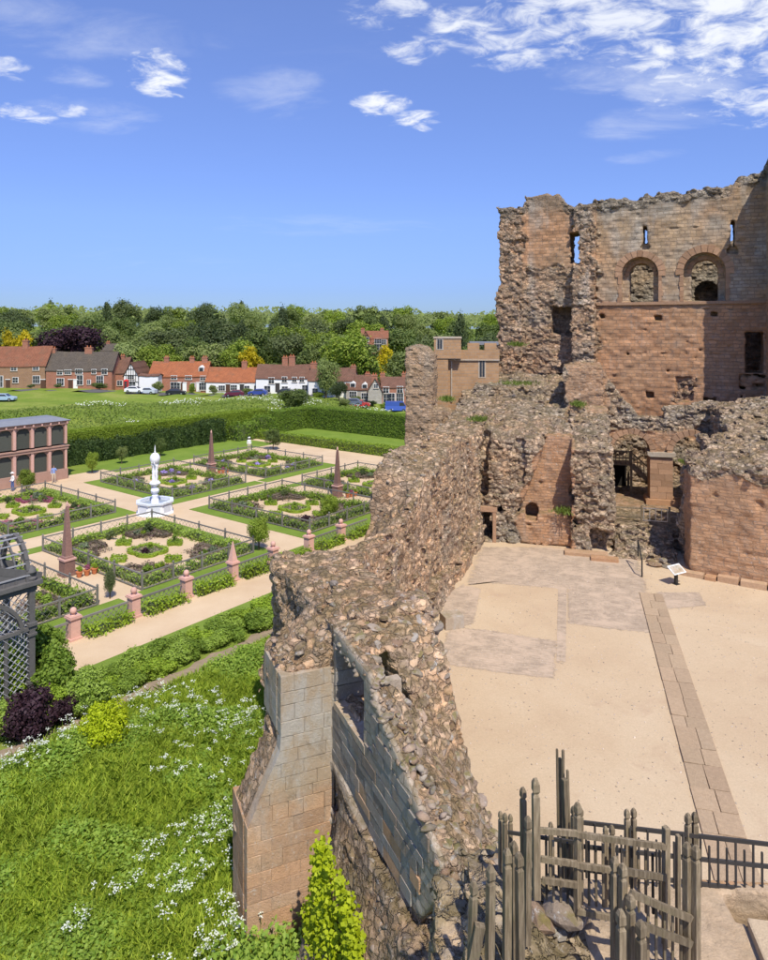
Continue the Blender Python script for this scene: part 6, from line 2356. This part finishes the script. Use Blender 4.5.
# ------------------------------------------------------------------ court details
def ragged(name, poly, z, label):
    """worn paving with crumbling edges"""
    c_ = np.mean(poly, axis=0)
    inner = [tuple(c_ + (np.array(p_) - c_) * .74) for p_ in poly]
    outer = [tuple(c_ + (np.array(p_) - c_) * 1.10) for p_ in poly]
    n = len(poly)
    V = [(x, y, z) for x, y in inner] + [(x, y, z) for x, y in outer]
    me = bpy.data.meshes.new(name)
    me.from_pydata(V, [], [tuple(range(n))] + [(i_, n + i_, n + (i_ + 1) % n, (i_ + 1) % n) for i_ in range(n)])
    a = me.color_attributes.new("Col", 'FLOAT_COLOR', 'POINT')
    for i_ in range(2 * n):
        a.data[i_].color = (1, 1, 1, 1 if i_ < n else 0)
    me.materials.append(M['setts'])
    if me.polygons[0].normal.z < 0: me.flip_normals()
    tag(link(name, me), label, None, None, 'structure')


def cpx(L_): return [tuple(gnd(a, b, CZ)[:2]) for a, b in L_]


ragged('court_paving', cpx([(478, 546), (545, 546), (640, 556), (650, 585), (652, 602), (600, 596), (566, 590), (480, 583), (462, 586)]), CZ + .004, 'worn grey paving at the foot of the ruined range')
ragged('court_paving', cpx([(566, 588), (652, 598), (656, 634), (612, 630), (566, 624)]), CZ + .008, 'worn grey paving patch beside the slab band')
ragged('court_paving', cpx([(446, 628), (480, 628), (560, 641), (557, 680), (500, 674), (436, 664)]), CZ + .006, 'worn grey paving patch beside the curtain wall')
ragged('court_paving', cpx([(558, 585), (567, 585), (566, 665), (556, 665)]), CZ + .012, 'narrow worn paving strip across the court')
ragged('court_paving', cpx([(444, 596), (462, 584), (482, 588), (474, 625), (440, 632)]), CZ + .010, 'dark paving corner against the curtain wall')
ragged('court_paving', cpx([(655, 592), (700, 592), (708, 606), (664, 610)]), CZ + .010, 'worn paving patch beyond the slab band')

rp = np.random.default_rng(61)
npb = 5200
pbx = np.stack([rp.uniform(1, 26, npb), rp.uniform(12, 45, npb), np.full(npb, CZ + .005)], 1)
M['pebble'] = stone_mat('gravel_pebble', (.52, .40, .29), (.40, .33, .27), .0, 0, (.60, .52, .42), .35)
PEB = stone_meshes(4, M['pebble'], 1)
tag(scatter_stones('gravel', pbx, [None] * npb, rp.uniform(.018, .05, npb) ** 1.0, None, 9, PEB), 'loose pebbles scattered over the court gravel', 'gravel', None, 'stuff')

# band of slabs, each its own
pa, pb = Vector((14.15, 36.6, 0)), Vector((8.9, 17.2, 0))
dv_ = (pb - pa).normalized(); wv = Vector((-dv_.y, dv_.x, 0))
if wv.x < 0: wv = -wv
dist = 0
tot = (pb - pa).length
while dist < tot:
    l = random.uniform(.7, 1.35)
    cut = random.uniform(.35, .75)
    for w0, w1 in ((-.58, cut - .58), (cut - .58, .58)):
        o = link('slab', random.choice(BLOCKS), court)
        o.data = random.choice(SLABS) if 'SLABS' in globals() else o.data
        o.location = pa + dv_ * (dist + l / 2) + wv * ((w0 + w1) / 2) + Vector((0, 0, CZ - .02 + random.uniform(-.012, .012)))
        o.scale = (l - .02, w1 - w0 - .02, .16)
        o.rotation_euler = (random.uniform(-.01, .01), random.uniform(-.01, .01), math.atan2(dv_.y, dv_.x))
        me2 = o.data
        o.material_slots[0].link = 'OBJECT'; o.material_slots[0].material = M['slab']
    dist += l
# shallow steps at the foot of the rubble pier
for k, (px, py, w, d) in enumerate(((588, 557, 2.6, .8), (606, 562, 1.6, .6))):
    p = gnd(px, py, CZ)
    o = link('step_stone', BLOCKS[k], court, (p.x, p.y + d / 2, CZ + .09), KROT, (w, d, .2))
    o.material_slots[0].link = 'OBJECT'; o.material_slots[0].material = M['block']
p = gnd(452, 626, CZ)
tag(link('stone_block', BLOCKS_G[1], None, (p.x, p.y, CZ + .28), .3, (.95, .8, .6)), 'squared loose stone block lying beside the curtain wall', 'stone')
for k, (px, py, s_) in enumerate(((655, 566, .5), (663, 563, .4), (668, 568, .45), (650, 562, .35))):
    p = gnd(px, py, CZ)
    tag(link('loose_stone', STONES[k], None, (p.x, p.y, CZ + s_ * .3), k * 1.3, (s_, s_ * .8, s_ * .7)), 'pale loose stone at the foot of the court steps', 'stone', 'loose stones by the court steps')
# information panel
p = gnd(676, 584, CZ)
ip = thing('information_panel', 'tilted white information panel on a black post in the court', 'sign', p, .5)
MB().box(-.09, .09, -.06, .06, 0, .75).box(-.16, .16, -.16, .16, 0, .03).build('post', M['metal'], ip)
o = MB().box(-.48, .48, -.30, .30, 0, .04).build('panel', M['white_paint'], ip); o.location = (0, -.03, .80); o.rotation_euler = (.6, 0, 0)
o2 = MB().box(-.42, .42, -.24, .24, 0, .006).build('print', M['block_grey'], o); o2.location = (0, 0, .041)
# handrail post and rail at the steps
hp = thing('handrail', 'black metal handrail beside the court steps', 'handrail', gnd(642, 577, CZ), 0)
top_ = at(637, 542, 44) - hp.location
MB().tube([(0, 0, 0), (0, 0, .95)], .045, 8).build('post', M['metal'], hp)
pB = gnd(638, 556, 1.9) - hp.location
MB().tube([(pB.x, pB.y, pB.z), (pB.x, pB.y, pB.z + .95)], .045, 8).build('post', M['metal'], hp)
MB().tube([(0, 0, .93), (pB.x, pB.y, pB.z + .93)], .035, 8).build('rail', M['metal'], hp)


def kloc(s, t, z): return KO + KW * s + KN * t + Vector((0, 0, z))


# timber barrier on the landing
bw_ = thing('landing_barrier', 'grey timber and metal barrier across the landing below the arches', 'fence', KO, KROT)
for s in (.55, 2.2, 3.9):
    MB().box(s - .06, s + .06, -12.9, -12.78, 2.6, 3.85).build('post', M['oak'], bw_)
for z in (3.05, 3.65):
    MB().box(.5, 2.3, -12.87, -12.81, z - .05, z + .05).build('rail', M['oak'], bw_)
for z in (2.9, 3.7):
    MB().box(2.3, 3.8, -12.86, -12.82, z - .03, z + .03).build('gate_rail', M['steel'], bw_)
for k in range(5):
    MB().box(2.32 + .36 * k, 2.37 + .36 * k, -12.86, -12.82, 2.9, 3.7).build('gate_bar', M['steel'], bw_)
# wooden stair seen through the arch
ws = thing('wooden_stair', 'dark timber stair and platform behind the round arch', 'staircase', KO, KROT)
MB().box(.3, 2.3, -5.3, -2.3, 5.0, 5.12).build('platform', M['oak'], ws)
for s, y in ((.4, -5.2), (2.2, -5.2), (.4, -2.5), (2.2, -2.5)):
    MB().box(s - .08, s + .08, y - .08, y + .08, 2.7, 6.15).build('post', M['oak'], ws)
for z in (5.55, 6.05):
    MB().box(.3, 2.3, -5.25, -5.17, z - .05, z + .05).build('rail', M['oak'], ws)
for k in range(7):
    MB().box(.55 + .25 * k, .61 + .25 * k, -5.24, -5.18, 5.15, 6.0).build('picket', M['oak'], ws)
for k in range(10):
    MB().box(2.3 + .24 * k, 2.58 + .24 * k, -5.2, -3.9, 4.86 - .22 * k, 4.91 - .22 * k).build('tread', M['oak'], ws)
    MB().box(2.36 + .24 * k, 2.42 + .24 * k, -5.24, -5.18, 4.9 - .22 * k, 5.85 - .22 * k).build('picket', M['oak'], ws)
for y in (-5.2, -3.9):
    MB().bar((2.3, y, 4.85), (4.7, y, 2.75), .07, .24).build('stringer', M['oak'], ws)
MB().bar((2.2, -5.2, 6.0), (4.7, -5.2, 3.75), .09, .09).build('handrail', M['oak'], ws)
MB().box(.5, 2.1, -2.0, -1.8, 2.75, 4.7).build('door_shade_panel', M['door_shade'], ws)  # solid near-black panel: the shade inside a doorway, painted rather than hollow

# ------------------------------------------------------------------ foreground platform and fences
PZ = 6.85


def platform(v):
    v.add(v.box(-.55, 7.5, -4.6, 0, -2, .0))
    v.add(np.maximum(v.box(-.9, 1.7, -4.6, .2, -4, .25), v.z - .25 + .6 * np.clip(v.x, 0, 3)))
    v.cut(v.box(3.1, 9, -4, -.18, -.60, 1)); v.cut(v.box(2.9, 9, -.75, -.18, -1.6, 1)); v.cut(np.maximum(v.box(3.6, 9, -1.4, -.18, -2, 1), v.z + .2))


pf = thing('stair_platform', 'rough stone stair head carrying the weathered timber fences', 'ruin', (2.1, 10.75, PZ), -.06)
v = Vol((-1.6, -4.9, -5.4), (6.9, .7, .9), .075)
platform(v)
v.add(v.box(-.6, 3.0, -4.5, -.02, -5.2, -.02)); v.add(v.box(-.6, 6.5, -4.5, -.02, -5.2, -.7))
v.add(np.maximum(v.box(-1.3, 2.0, -4.5, .3, -5.2, -.3), (v.z + .3) + .5 * (v.x + .9) * 0))
idx, P = v.band(.5)
f1, f2, idv = worley(P, (.36, .36, .26), 3)
d = (.10 * fbm(P, 1.0, 3) + .08 * (np.clip((f2 - f1) * 2.4, 0, 1) * (.35 + .9 * idv) - .35)) * np.where(P[:, 0] > .9, .25, 1.9)
v.f[idx[:, 0], idx[:, 1], idx[:, 2]] -= d.astype(np.float32)
V, Q = v.finish()
f1, f2, idv = worley(V, (.36, .36, .26), 3)
cols = paint(V, np.full(len(V), .8), np.zeros(len(V)), idv, -.2, 5)
mossy = (V[:, 0] < .8)[:, None] * np.clip(.5 + fbm(V, .9, 3, 7), 0, 1)[:, None] * .7
cols[:, :3] = cols[:, :3] * (1 - mossy) + np.array((.17, .135, .05)) * mossy
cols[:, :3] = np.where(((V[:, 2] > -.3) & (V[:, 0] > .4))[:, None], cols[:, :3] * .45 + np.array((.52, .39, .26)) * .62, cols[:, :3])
pm = mesh_np('platform_masonry', V, Q, M['rocky'], True, cols)
pm.materials.append(M['core'])
pm.polygons.foreach_set('material_index', ((V[Q][:, :, 0].mean(1) < .75) | (V[Q][:, :, 2].mean(1) < -.5)).astype(np.int32))
link('masonry', pm, pf)
# flat worn treads
tz_ = [(3.0, 4.0, .10), (4.0, 4.75, -.08), (4.75, 5.5, -.26), (5.5, 6.4, -.44)]
for k, (x0, x1, zt) in enumerate(tz_):
    o = link('tread', BLOCKS[k % 6], pf, ((x0 + x1) / 2, -1.95 - .15 * k, zt - .35), -.12, (x1 - x0 + .10, 2.2 + .3 * k, .8))
    o.material_slots[0].link = 'OBJECT'; o.material_slots[0].material = M['court']
MB().box(2.6, 6.8, -.16, .10, -1.5, -.06).build('parapet', M['block'], pf)
for px, py, s_ in ((565, 908, .30), (540, 915, .26), (548, 930, .18), (532, 945, .16), (558, 925, .2)):
    q = at(px, py, 9.7)
    o = link('boulder', STONES[int(px) % 9], None, q, px, (s_ * 1.2, s_, s_ * 1.1))
    tag(o, 'pale boulder on the stair head beside the timber fence', 'boulder', 'boulders on the stair head')


def fence_post(parent, px, pyt, pyb, Y, wpx=8.0, lean=0.0, plain_top=False, back=0.0):
    """a carved oak post from its top pixel down to its foot"""
    a = at(px, pyt, Y); b = at(px + lean, pyb, Y + back)
    w = wpx * .80 / FPX * Y
    L_ = (a - b).length
    mb = MB()
    h = w / 2
    q = math.sqrt(2)
    if plain_top:
        prof = [(h * q, 0), (h * q * .98, L_ * .6), (h * q * .94, L_ - .01), (h * q * .8, L_)]
    else:
        prof = [(h * q, 0), (h * q, L_ - w * 2.6), (h * q * .66, L_ - w * 2.25), (h * q * .66, L_ - w * 2.15), (h * q * 1.02, L_ - w * 1.8), (h * q * .98, L_ - w * .75), (h * q * .5, L_ - w * .12), (.004, L_)]
    mb.lathe(prof, 4, (0, 0, 0), math.pi / 4)
    o = mb.build('post', M['oak'], parent)
    dv = (a - b).normalized()
    o.rotation_euler = dv.to_track_quat('Z', 'Y').to_euler()
    o.location = b
    o.rotation_euler.rotate_axis('Z', random.uniform(-.25, .25) + .25)
    return o


def fence_rail(parent, p0, p1, Y0, Y1, wpx, mat='oak', name='rail'):
    a = at(*p0, Y0); b = at(*p1, Y1)
    w = wpx / FPX * (Y0 + Y1) / 2
    return MB().bar(a, b, w * .55, w).build(name, M[mat], parent)


f1_ = thing('post_cluster', 'cluster of carved grey oak posts at the edge of the broken wall', 'fence', (0, 0, 0))
for px, pt, Y, w, ln in ((474, 881, 8.5, 8, -4), (491, 865, 8.6, 9, -2), (507.5, 848, 8.7, 9, -1), (519, 852, 8.6, 8.6, 2), (514, 841, 8.9, 7.6, 0)):
    fence_post(f1_, px, pt, 1005, Y, w, ln)
fence_post(f1_, 528, 816, 944, 9.1, 7.4, -1)
fence_post(f1_, 523, 787, 880, 9.6, 6.4, 1)
fence_post(f1_, 535.6, 778, 898, 9.3, 8.6, 1)
MB().bar(at(480, 925, 8.4), at(468, 985, 8.4), .09, .12).build('brace', M['oak'], f1_)
f2_ = thing('post_group', 'short group of dark oak posts at the far corner of the stair head', 'fence', (0, 0, 0))
for px, pt, pb_, Y, w in ((500.5, 811, 893, 10.6, 4.6), (505, 813, 893, 10.4, 5.0), (510.5, 814, 893, 10.6, 4.4)):
    fence_post(f2_, px, pt, pb_, Y, w)
f3_ = thing('broken_post_bundle', 'tall bundle of broken dark oak posts rising above the fence', 'fence', (0, 0, 0))
for px, pt, pb_, Y, w, ln in ((557, 749, 885, 10.6, 2.6, 2), (563, 750, 885, 10.7, 2.8, 1), (567.5, 770, 885, 10.6, 3.0, 3), (564.5, 779, 885, 10.5, 6.5, 4), (560, 758, 885, 10.8, 3.4, 1)):
    fence_post(f3_, px, pt, pb_, Y, w, ln, True)
f4_ = thing('timber_fence', 'weathered grey oak rail fence with carved posts on the stair head', 'fence', (0, 0, 0))
for px, pt, pb_, Y, w in ((551, 822, 885, 10.0, 5.4), (573.5, 806, 900, 10.2, 5.2), (577.6, 802, 928, 9.5, 7.0), (581, 808, 895, 10.2, 4.6), (605.6, 826, 906, 9.9, 5.2), (612, 825, 900, 10.2, 5.6), (666, 827, 945, 9.45, 7.6), (678, 835, 940, 9.6, 5.0)):
    fence_post(f4_, px, pt, pb_, Y, w, 0, px > 660)
for p0, p1 in (((540, 830.5), (577, 833.5)), ((577, 834.5), (666, 847)), ((541, 859), (577, 864)), ((577, 865), (666, 878)), ((542, 880), (577, 885)), ((577, 911), (612, 918))):
    fence_rail(f4_, p0, p1, 9.45, 9.42, 5.6)
for k in range(17):
    px = 546 + 7.1 * k
    if abs(px - 577) < 4 or abs(px - 666) < 4: continue
    y0 = 833 + (px - 540) * .13
    MB().bar(at(px, y0 + (6 if k % 2 else 2), 9.62), at(px + .6, y0 + 66, 9.62), .030, .030).build('baluster', M['oak' if k % 3 else 'metal'], f4_)
f5_ = thing('stair_fence', 'front oak stair fence of carved posts with sloping rails', 'fence', (0, 0, 0))
for px, pt, Y, w in ((615, 856.6, 8.9, 8.6), (623, 863, 8.8, 8.0), (630.6, 894, 8.6, 8.6), (621, 909, 8.4, 9.6), (641, 920, 8.4, 10.0), (687, 842, 8.9, 8.2), (696, 845, 8.85, 8.0)):
    fence_post(f5_, px, pt, 1000, Y, w)
fence_rail(f5_, (630, 893), (691.4, 919), 8.65, 8.8, 6.4); fence_rail(f5_, (644, 926), (691.4, 944), 8.5, 8.8, 6.4); fence_rail(f5_, (626, 871), (664, 877.5), 8.9, 9.3, 5.6)
for k in range(6):
    px = 648 + 8.2 * k
    MB().bar(at(px, 902 + 3.2 * k, 8.85), at(px, 985, 8.85), .03, .03).build('baluster', M['oak'], f5_)
f6_ = thing('metal_railing', 'dark railing with slim balusters between paired oak posts', 'railing', (0, 0, 0))
for px, pt, pb_, w in ((627, 809, 905, 5.4), (633.7, 808, 905, 5.4), (688, 813, 912, 6.2), (695, 812, 912, 6.2), (797, 830, 935, 6.2)):
    fence_post(f6_, px, pt, pb_, 10.5, w)
for ya, yb in ((822, 844), (846, 866), (869, 892)):
    fence_rail(f6_, (578, ya), (800, yb + 4), 10.5, 10.45, 3.8, 'dark_paint')
fence_rail(f6_, (506, 832), (578, 843), 10.5, 10.0, 3.4, 'dark_paint'); fence_rail(f6_, (510, 856), (578, 866), 10.5, 10.0, 3.2, 'dark_paint')
for k in range(25):
    px = 586 + 8.8 * k
    y0 = 822 + (px - 578) * .115
    MB().bar(at(px, y0 + (0 if k % 2 else 9), 10.46), at(px + .4, y0 + 55, 10.46), .026, .026).build('baluster', M['dark_paint'], f6_)

# ------------------------------------------------------------------ long grass, flowers, ivy
rg = np.random.default_rng(44)


def meadow_pts(n, v_hi=-24.9):
    out = []
    tot_ = 0
    while tot_ < n:
        x = rg.uniform(-24, 1, 60000); y = rg.uniform(14.5, 48, 60000)
        u, vv = guv(x, y)
        px = 384 + FPX * x / y
        # outside the walls, inside what the place shows plus a margin
        dxn, dyn = x - BO.x, y - BO.y
        b_near = dxn * M_.x + dyn * M_.y
        dxf, dyf = x - AI.x, y - AI.y
        b_far = dxf * G_.x + dyf * G_.y
        ok = (vv < v_hi - .5 * np.sin(u * 1.7) ** 2 * (rg.random(60000) > .25)) & (px > -90) & (px < 400) & ((b_near < -.1) | (y > 24.6)) & ((b_far > 2.5) | (y < 24.6))
        out.append(np.stack([x[ok], y[ok]], 1)); tot_ += ok.sum()
    p_ = np.concatenate(out)[:n]
    return p_


def blades(P, hgt, wid, rr):
    n = len(P)
    a = rr.uniform(0, 6.28, n)
    side = np.stack([np.cos(a), np.sin(a), np.zeros(n)], 1) * (wid * rr.uniform(.7, 1.3, n))[:, None]
    lean = np.stack([rr.normal(0, .35, n), rr.normal(0, .35, n), np.ones(n)], 1)
    H = (hgt * rr.uniform(.5, 1.3, n))[:, None]
    mid_ = P + lean * H * .55
    tip = P + lean * H * np.array((1.5, 1.5, .95))
    V = np.stack([P - side, P + side, mid_ + side * .8, tip, mid_ - side * .8], 1)
    F = np.arange(5 * n, dtype=np.int32).reshape(n, 5)
    return V.reshape(-1, 3), F


P2 = meadow_pts(120000)
P3 = np.concatenate([P2, tz(P2[:, 0], P2[:, 1])[:, None]], 1)
tall = np.clip(.26 + .20 * fbm(np.concatenate([P2, np.zeros((len(P2), 1))], 1).astype(np.float32), 4.0, 3), .10, .6)
V, F = blades(P3, tall, .022, rg)
tag(link('long_grass', mesh_np('long_grass', V, F, M['grass'])), 'long green grass of the rough meadow below the walls', 'grass', None, 'stuff')
P2 = meadow_pts(125000)
nz = fbm(np.concatenate([P2, np.zeros((len(P2), 1))], 1).astype(np.float32), 1.6, 3, 9)
keep_ = nz > -.18
P2 = P2[keep_]; nz = nz[keep_]
hh = np.clip(.12 + .55 * (nz + .2), .05, .6) * rg.uniform(.3, 1.0, len(P2))
P3 = np.concatenate([P2, (tz(P2[:, 0], P2[:, 1]) + hh)[:, None]], 1)
V, F = leaf_quads(P3, np.array((0, -.2, 1.)) + rg.normal(0, .5, P3.shape), .062, rg)
tag(link('meadow_weeds', mesh_np('meadow_weeds', V, F, M['weed'])), 'leafy green weeds growing through the rough meadow', 'weeds', None, 'stuff')
# cow parsley
pt = [(60, 738, 3.0, .55, 240), (10, 768, 1.5, .5, 80), (168, 712, 2.4, 1.3, 210), (195, 735, 2.2, 1.0, 80), (238, 716, 1.6, .6, 60), (250, 722, .9, .5, 40), (208, 706, 1.4, .8, 60), (222, 738, 1.5, .5, 40), (187, 857, .8, .5, 60), (210, 818, 1.1, .9, 90), (230, 885, .9, 1.0, 90), (214, 908, .9, .6, 60),
      (235, 845, .6, .9, 40), (120, 868, .6, .4, 40), (80, 903, .5, .3, 34), (152, 836, .4, .4, 34), (175, 813, .6, .4, 34), (172, 886, .5, .3, 24), (198, 930, .4, .3, 24), (157, 948, .4, .3, 26), (228, 760, 1.0, .6, 34), (220, 790, .9, .6, 30), (140, 700, 1.0, .8, 60), (236, 930, .5, .3, 24)]
UP, UN = [], []
ST = []
for px, py, ru, rv, n in pt:
    c_ = gnd(px, py, .4)
    k = int(n * .26)
    q = rg.normal(0, .55, (k, 2))
    x = c_.x + q[:, 0] * ru * UX * 1.0 - q[:, 1] * rv * UY; y = c_.y + q[:, 0] * ru * UY + q[:, 1] * rv * UX
    zz = tz(x, y) + rg.uniform(.45, .95, k)
    for xi, yi, zi in zip(x, y, zz):
        m = rg.integers(7, 13)
        o_ = rg.normal(0, .062, (m, 3)) * np.array((1, 1, .3))
        UP.append(np.array((xi, yi, zi)) + o_)
        ST.append((xi, yi, zi))
UP = np.concatenate(UP)
V, F = leaf_quads(UP, np.array((0, -.15, 1.)) + rg.normal(0, .22, UP.shape), .025, rg, .9)
ST = np.array(ST)
sv_ = np.stack([ST + (-.006, 0, 0), ST + (.006, 0, 0), ST * (1, 1, 0) + np.stack([0 * ST[:, 0], 0 * ST[:, 0], tz(ST[:, 0], ST[:, 1])], 1)], 1).reshape(-1, 3)
cp_ = thing('cow_parsley', 'white cow parsley in drifts through the rough meadow', 'flowers'); cp_['kind'] = 'stuff'
link('flower_heads', mesh_np('flower_heads', V, F, M['flower_white']), cp_)
link('stems', mesh_np('stems', sv_, np.arange(len(sv_)).reshape(-1, 3), M['weed']), cp_)

# ivy growing up between the buttress and the battered foot
iv = []
for k in range(26):
    px0 = rg.uniform(306, 356); top_py = np.interp(px0, [304, 318, 326, 336, 346, 358], [915, 838, 832, 870, 890, 925]) + rg.uniform(-6, 22)
    yy = 16.7 - (px0 - 306) * .040
    a = np.array(at(px0 + rg.uniform(-3, 3), top_py, yy)); b = np.array(at(px0 + rg.uniform(6, 16), 985, yy - .5))
    n = int(62 * np.linalg.norm(b - a))
    tt = rg.random(n)[:, None]
    iv.append(a + (b - a) * tt + rg.normal(0, .075, (n, 3)))
iv = np.concatenate(iv)
V, F = leaf_quads(iv, np.array((.1, -.8, .6)) + rg.normal(0, .45, iv.shape), .06, rg, .8)
ivr = thing('ivy', 'bright yellow green ivy climbing the foot of the buttress', 'ivy', (0, 0, 0))
link('leaves', mesh_np('leaves', V, F, M['leaf_ivy']), ivr)
iv2 = np.stack([rg.normal(-2.6, .8, 2600), rg.normal(16.6, .5, 2600), rg.uniform(-.8, .4, 2600)], 1)
V, F = leaf_quads(iv2, np.array((0, -.3, 1.)) + rg.normal(0, .5, iv2.shape), .07, rg)
tag(link('weed_tuft', mesh_np('weed_tuft', V, F, M['weed'])), 'dark green weeds at the foot of the buttress', 'weeds', None, 'stuff')
# tufts of grass and small plants on the ruins
for (px, py, Y, sx, lab) in ((518, 384, 52.5, 1.6, 'green grass tuft on the ledge below the keep'), (516, 345, 57.6, .8, 'green grass tuft on the keep ledge'), (690, 463, 43.5, .6, 'yellow green plant on the right hand ruin'), (578, 405, 49, .5, 'small green plant on the ruined range'), (565, 512, 44.2, .7, 'green moss cushion on the sill of the ruined range'), (478, 420, 47, .7, 'green tuft on the heap of rubble'), (447, 400, 47, .5, 'small green tuft by the wall stump')):
    n = 420
    c_ = np.array(at(px, py, Y))
    P = c_ + rg.normal(0, 1, (n, 3)) * np.array((sx * .45, .3, .07))
    V, F = blades(P, np.full(n, .22), .02, rg)
    tag(link('grass_tuft', mesh_np('grass_tuft', V, F, M['bank'])), lab, 'grass', None, 'stuff')
# rough grass and blossom on the bank behind the hedge
n = 60000
y = rg.uniform(92, 150, n); x = rg.uniform(-.62, .02, n) * y
u, vv = guv(x, y)
D_ = np.maximum(vv - 29, u - 46.5)
ok = (D_ > 0) & (D_ < 26)
x, y = x[ok], y[ok]
P = np.stack([x, y, tz(x, y) + rg.uniform(0, .5, len(x))], 1)
V, F = leaf_quads(P, np.array((0, -.4, 1.)) + rg.normal(0, .6, P.shape), .15, rg)
tag(link('bank_growth', mesh_np('bank_growth', V, F, M['bank'])), 'rough growth covering the bank behind the clipped hedge', 'weeds', None, 'stuff')
w_ = (fbm(P.astype(np.float32) * np.array((1, 1, 0), np.float32), 9, 3, 4) > .05)
Pw = P[w_][: 1500] + np.array((0, 0, .35))
V, F = leaf_quads(Pw, np.array((0, -.6, 1.)) + rg.normal(0, .4, Pw.shape), .10, rg, .9)
tag(link('bank_blossom', mesh_np('bank_blossom', V, F, M['flower_white'])), 'white blossom scattered over the bank behind the clipped hedge', 'flowers', None, 'stuff')

# ------------------------------------------------------------------ people
def person(label, loc, rz, top, legs, hat=None, arm_up=False, h=1.74):
    r = thing('person', label, 'person', loc, rz)
    k = h / 1.75
    J = [(0, 0, .95), (0, .01, 1.15), (0, .01, 1.36), (0, 0, 1.47), (0, -.01, 1.54), (0, -.02, 1.66),
         (-.17, .01, 1.40), (-.24, .03, 1.14), (-.22, -.10, .93), (.17, .01, 1.40), (.24, .03, 1.14), (.20, -.12, .95),
         (-.09, 0, .90), (-.11, -.03, .50), (-.12, .02, .09), (-.12, -.14, .04), (.09, 0, .90), (.12, .02, .50), (.13, .06, .09), (.13, -.10, .04),
         (-.21, -.15, .86), (.19, -.17, .88)]
    if arm_up:
        J[10] = (.27, -.08, 1.2); J[11] = (.14, -.26, 1.36); J[21] = (.10, -.30, 1.42)
    E = [(0, 1), (1, 2), (2, 3), (3, 4), (4, 5), (2, 6), (6, 7), (7, 8), (8, 20), (2, 9), (9, 10), (10, 11), (11, 21), (0, 12), (12, 13), (13, 14), (14, 15), (0, 16), (16, 17), (17, 18), (18, 19)]
    rad = [.15, .135, .15, .06, .055, .10, .065, .048, .036, .065, .048, .036, .09, .065, .045, .04, .09, .065, .045, .04, .035, .035]
    me = bpy.data.meshes.new('body')
    me.from_pydata([tuple(c_ * k for c_ in j) for j in J], E, [])
    o = link('body', me, r)
    sk = o.modifiers.new('skin', 'SKIN')
    me.skin_vertices[0].data[0].use_root = True
    for i_, q in enumerate(rad):
        me.skin_vertices[0].data[i_].radius = (q * k, q * k * (.72 if i_ in (0, 1, 2) else 1))
    o.modifiers.new('sub', 'SUBSURF').levels = 2
    # clothing by height in the material
    t_ = NT('person_' + top)
    g_ = t_.N.new('ShaderNodeSeparateXYZ'); t_.L.new(t_.obj(), g_.inputs[0])
    C_ = {'blue': (.22, .30, .55), 'white': (.80, .80, .80), 'khaki': (.55, .47, .36), 'jeans': (.09, .14, .32)}
    col = t_.mix(t_.math('GREATER_THAN', g_.outputs['Z'], .97 * k), C_[legs], C_[top])
    col = t_.mix(t_.math('GREATER_THAN', g_.outputs['Z'], 1.475 * k), col, (.55, .33, .24))
    col = t_.mix(t_.math('LESS_THAN', g_.outputs['Z'], .08 * k), col, (.05, .04, .035))
    me.materials.append(t_.done(col, None, .85, .2))
    hz = 1.66 * k
    if hat:
        MB().lathe([(.19, .02), (.20, .04), (.115, .05), (.11, .13), (.03, .16)], 14, (0, -.02, hz + .02)).build('hat', M['cloth_' + hat], r, True)
    else:
        MB().lathe([(.108, .0), (.112, .04), (.09, .10), (.02, .13)], 12, (0, .01, hz - .01)).build('hair', M['hair'], r, True)
    MB().box(-.012, .012, -.145, -.11, hz - .03, hz + .01).build('nose', M['skin'], r)
    return r


person('person in blue shirt and pale trousers standing before the aviary', gnd(53.8, 483), .4, 'blue', 'khaki', None, True, 1.78)
person('person in white top, hat and jeans walking before the aviary', gnd(12.5, 491), -.6, 'white', 'jeans', 'white')
pp = gp(23.9, 16.2)
person('person in white top standing on the walk before the tall hedge', pp, .2, 'white', 'khaki', 'white')

# ------------------------------------------------------------------ render settings that the place needs
cy = scene.cycles
scene.render.engine = 'CYCLES'
cy.max_bounces = 5
cy.diffuse_bounces = 2
cy.glossy_bounces = 2
cy.transmission_bounces = 2
cy.transparent_max_bounces = 6
cy.use_adaptive_sampling = True
cy.adaptive_threshold = .02
cy.caustics_reflective = False
cy.caustics_refractive = False
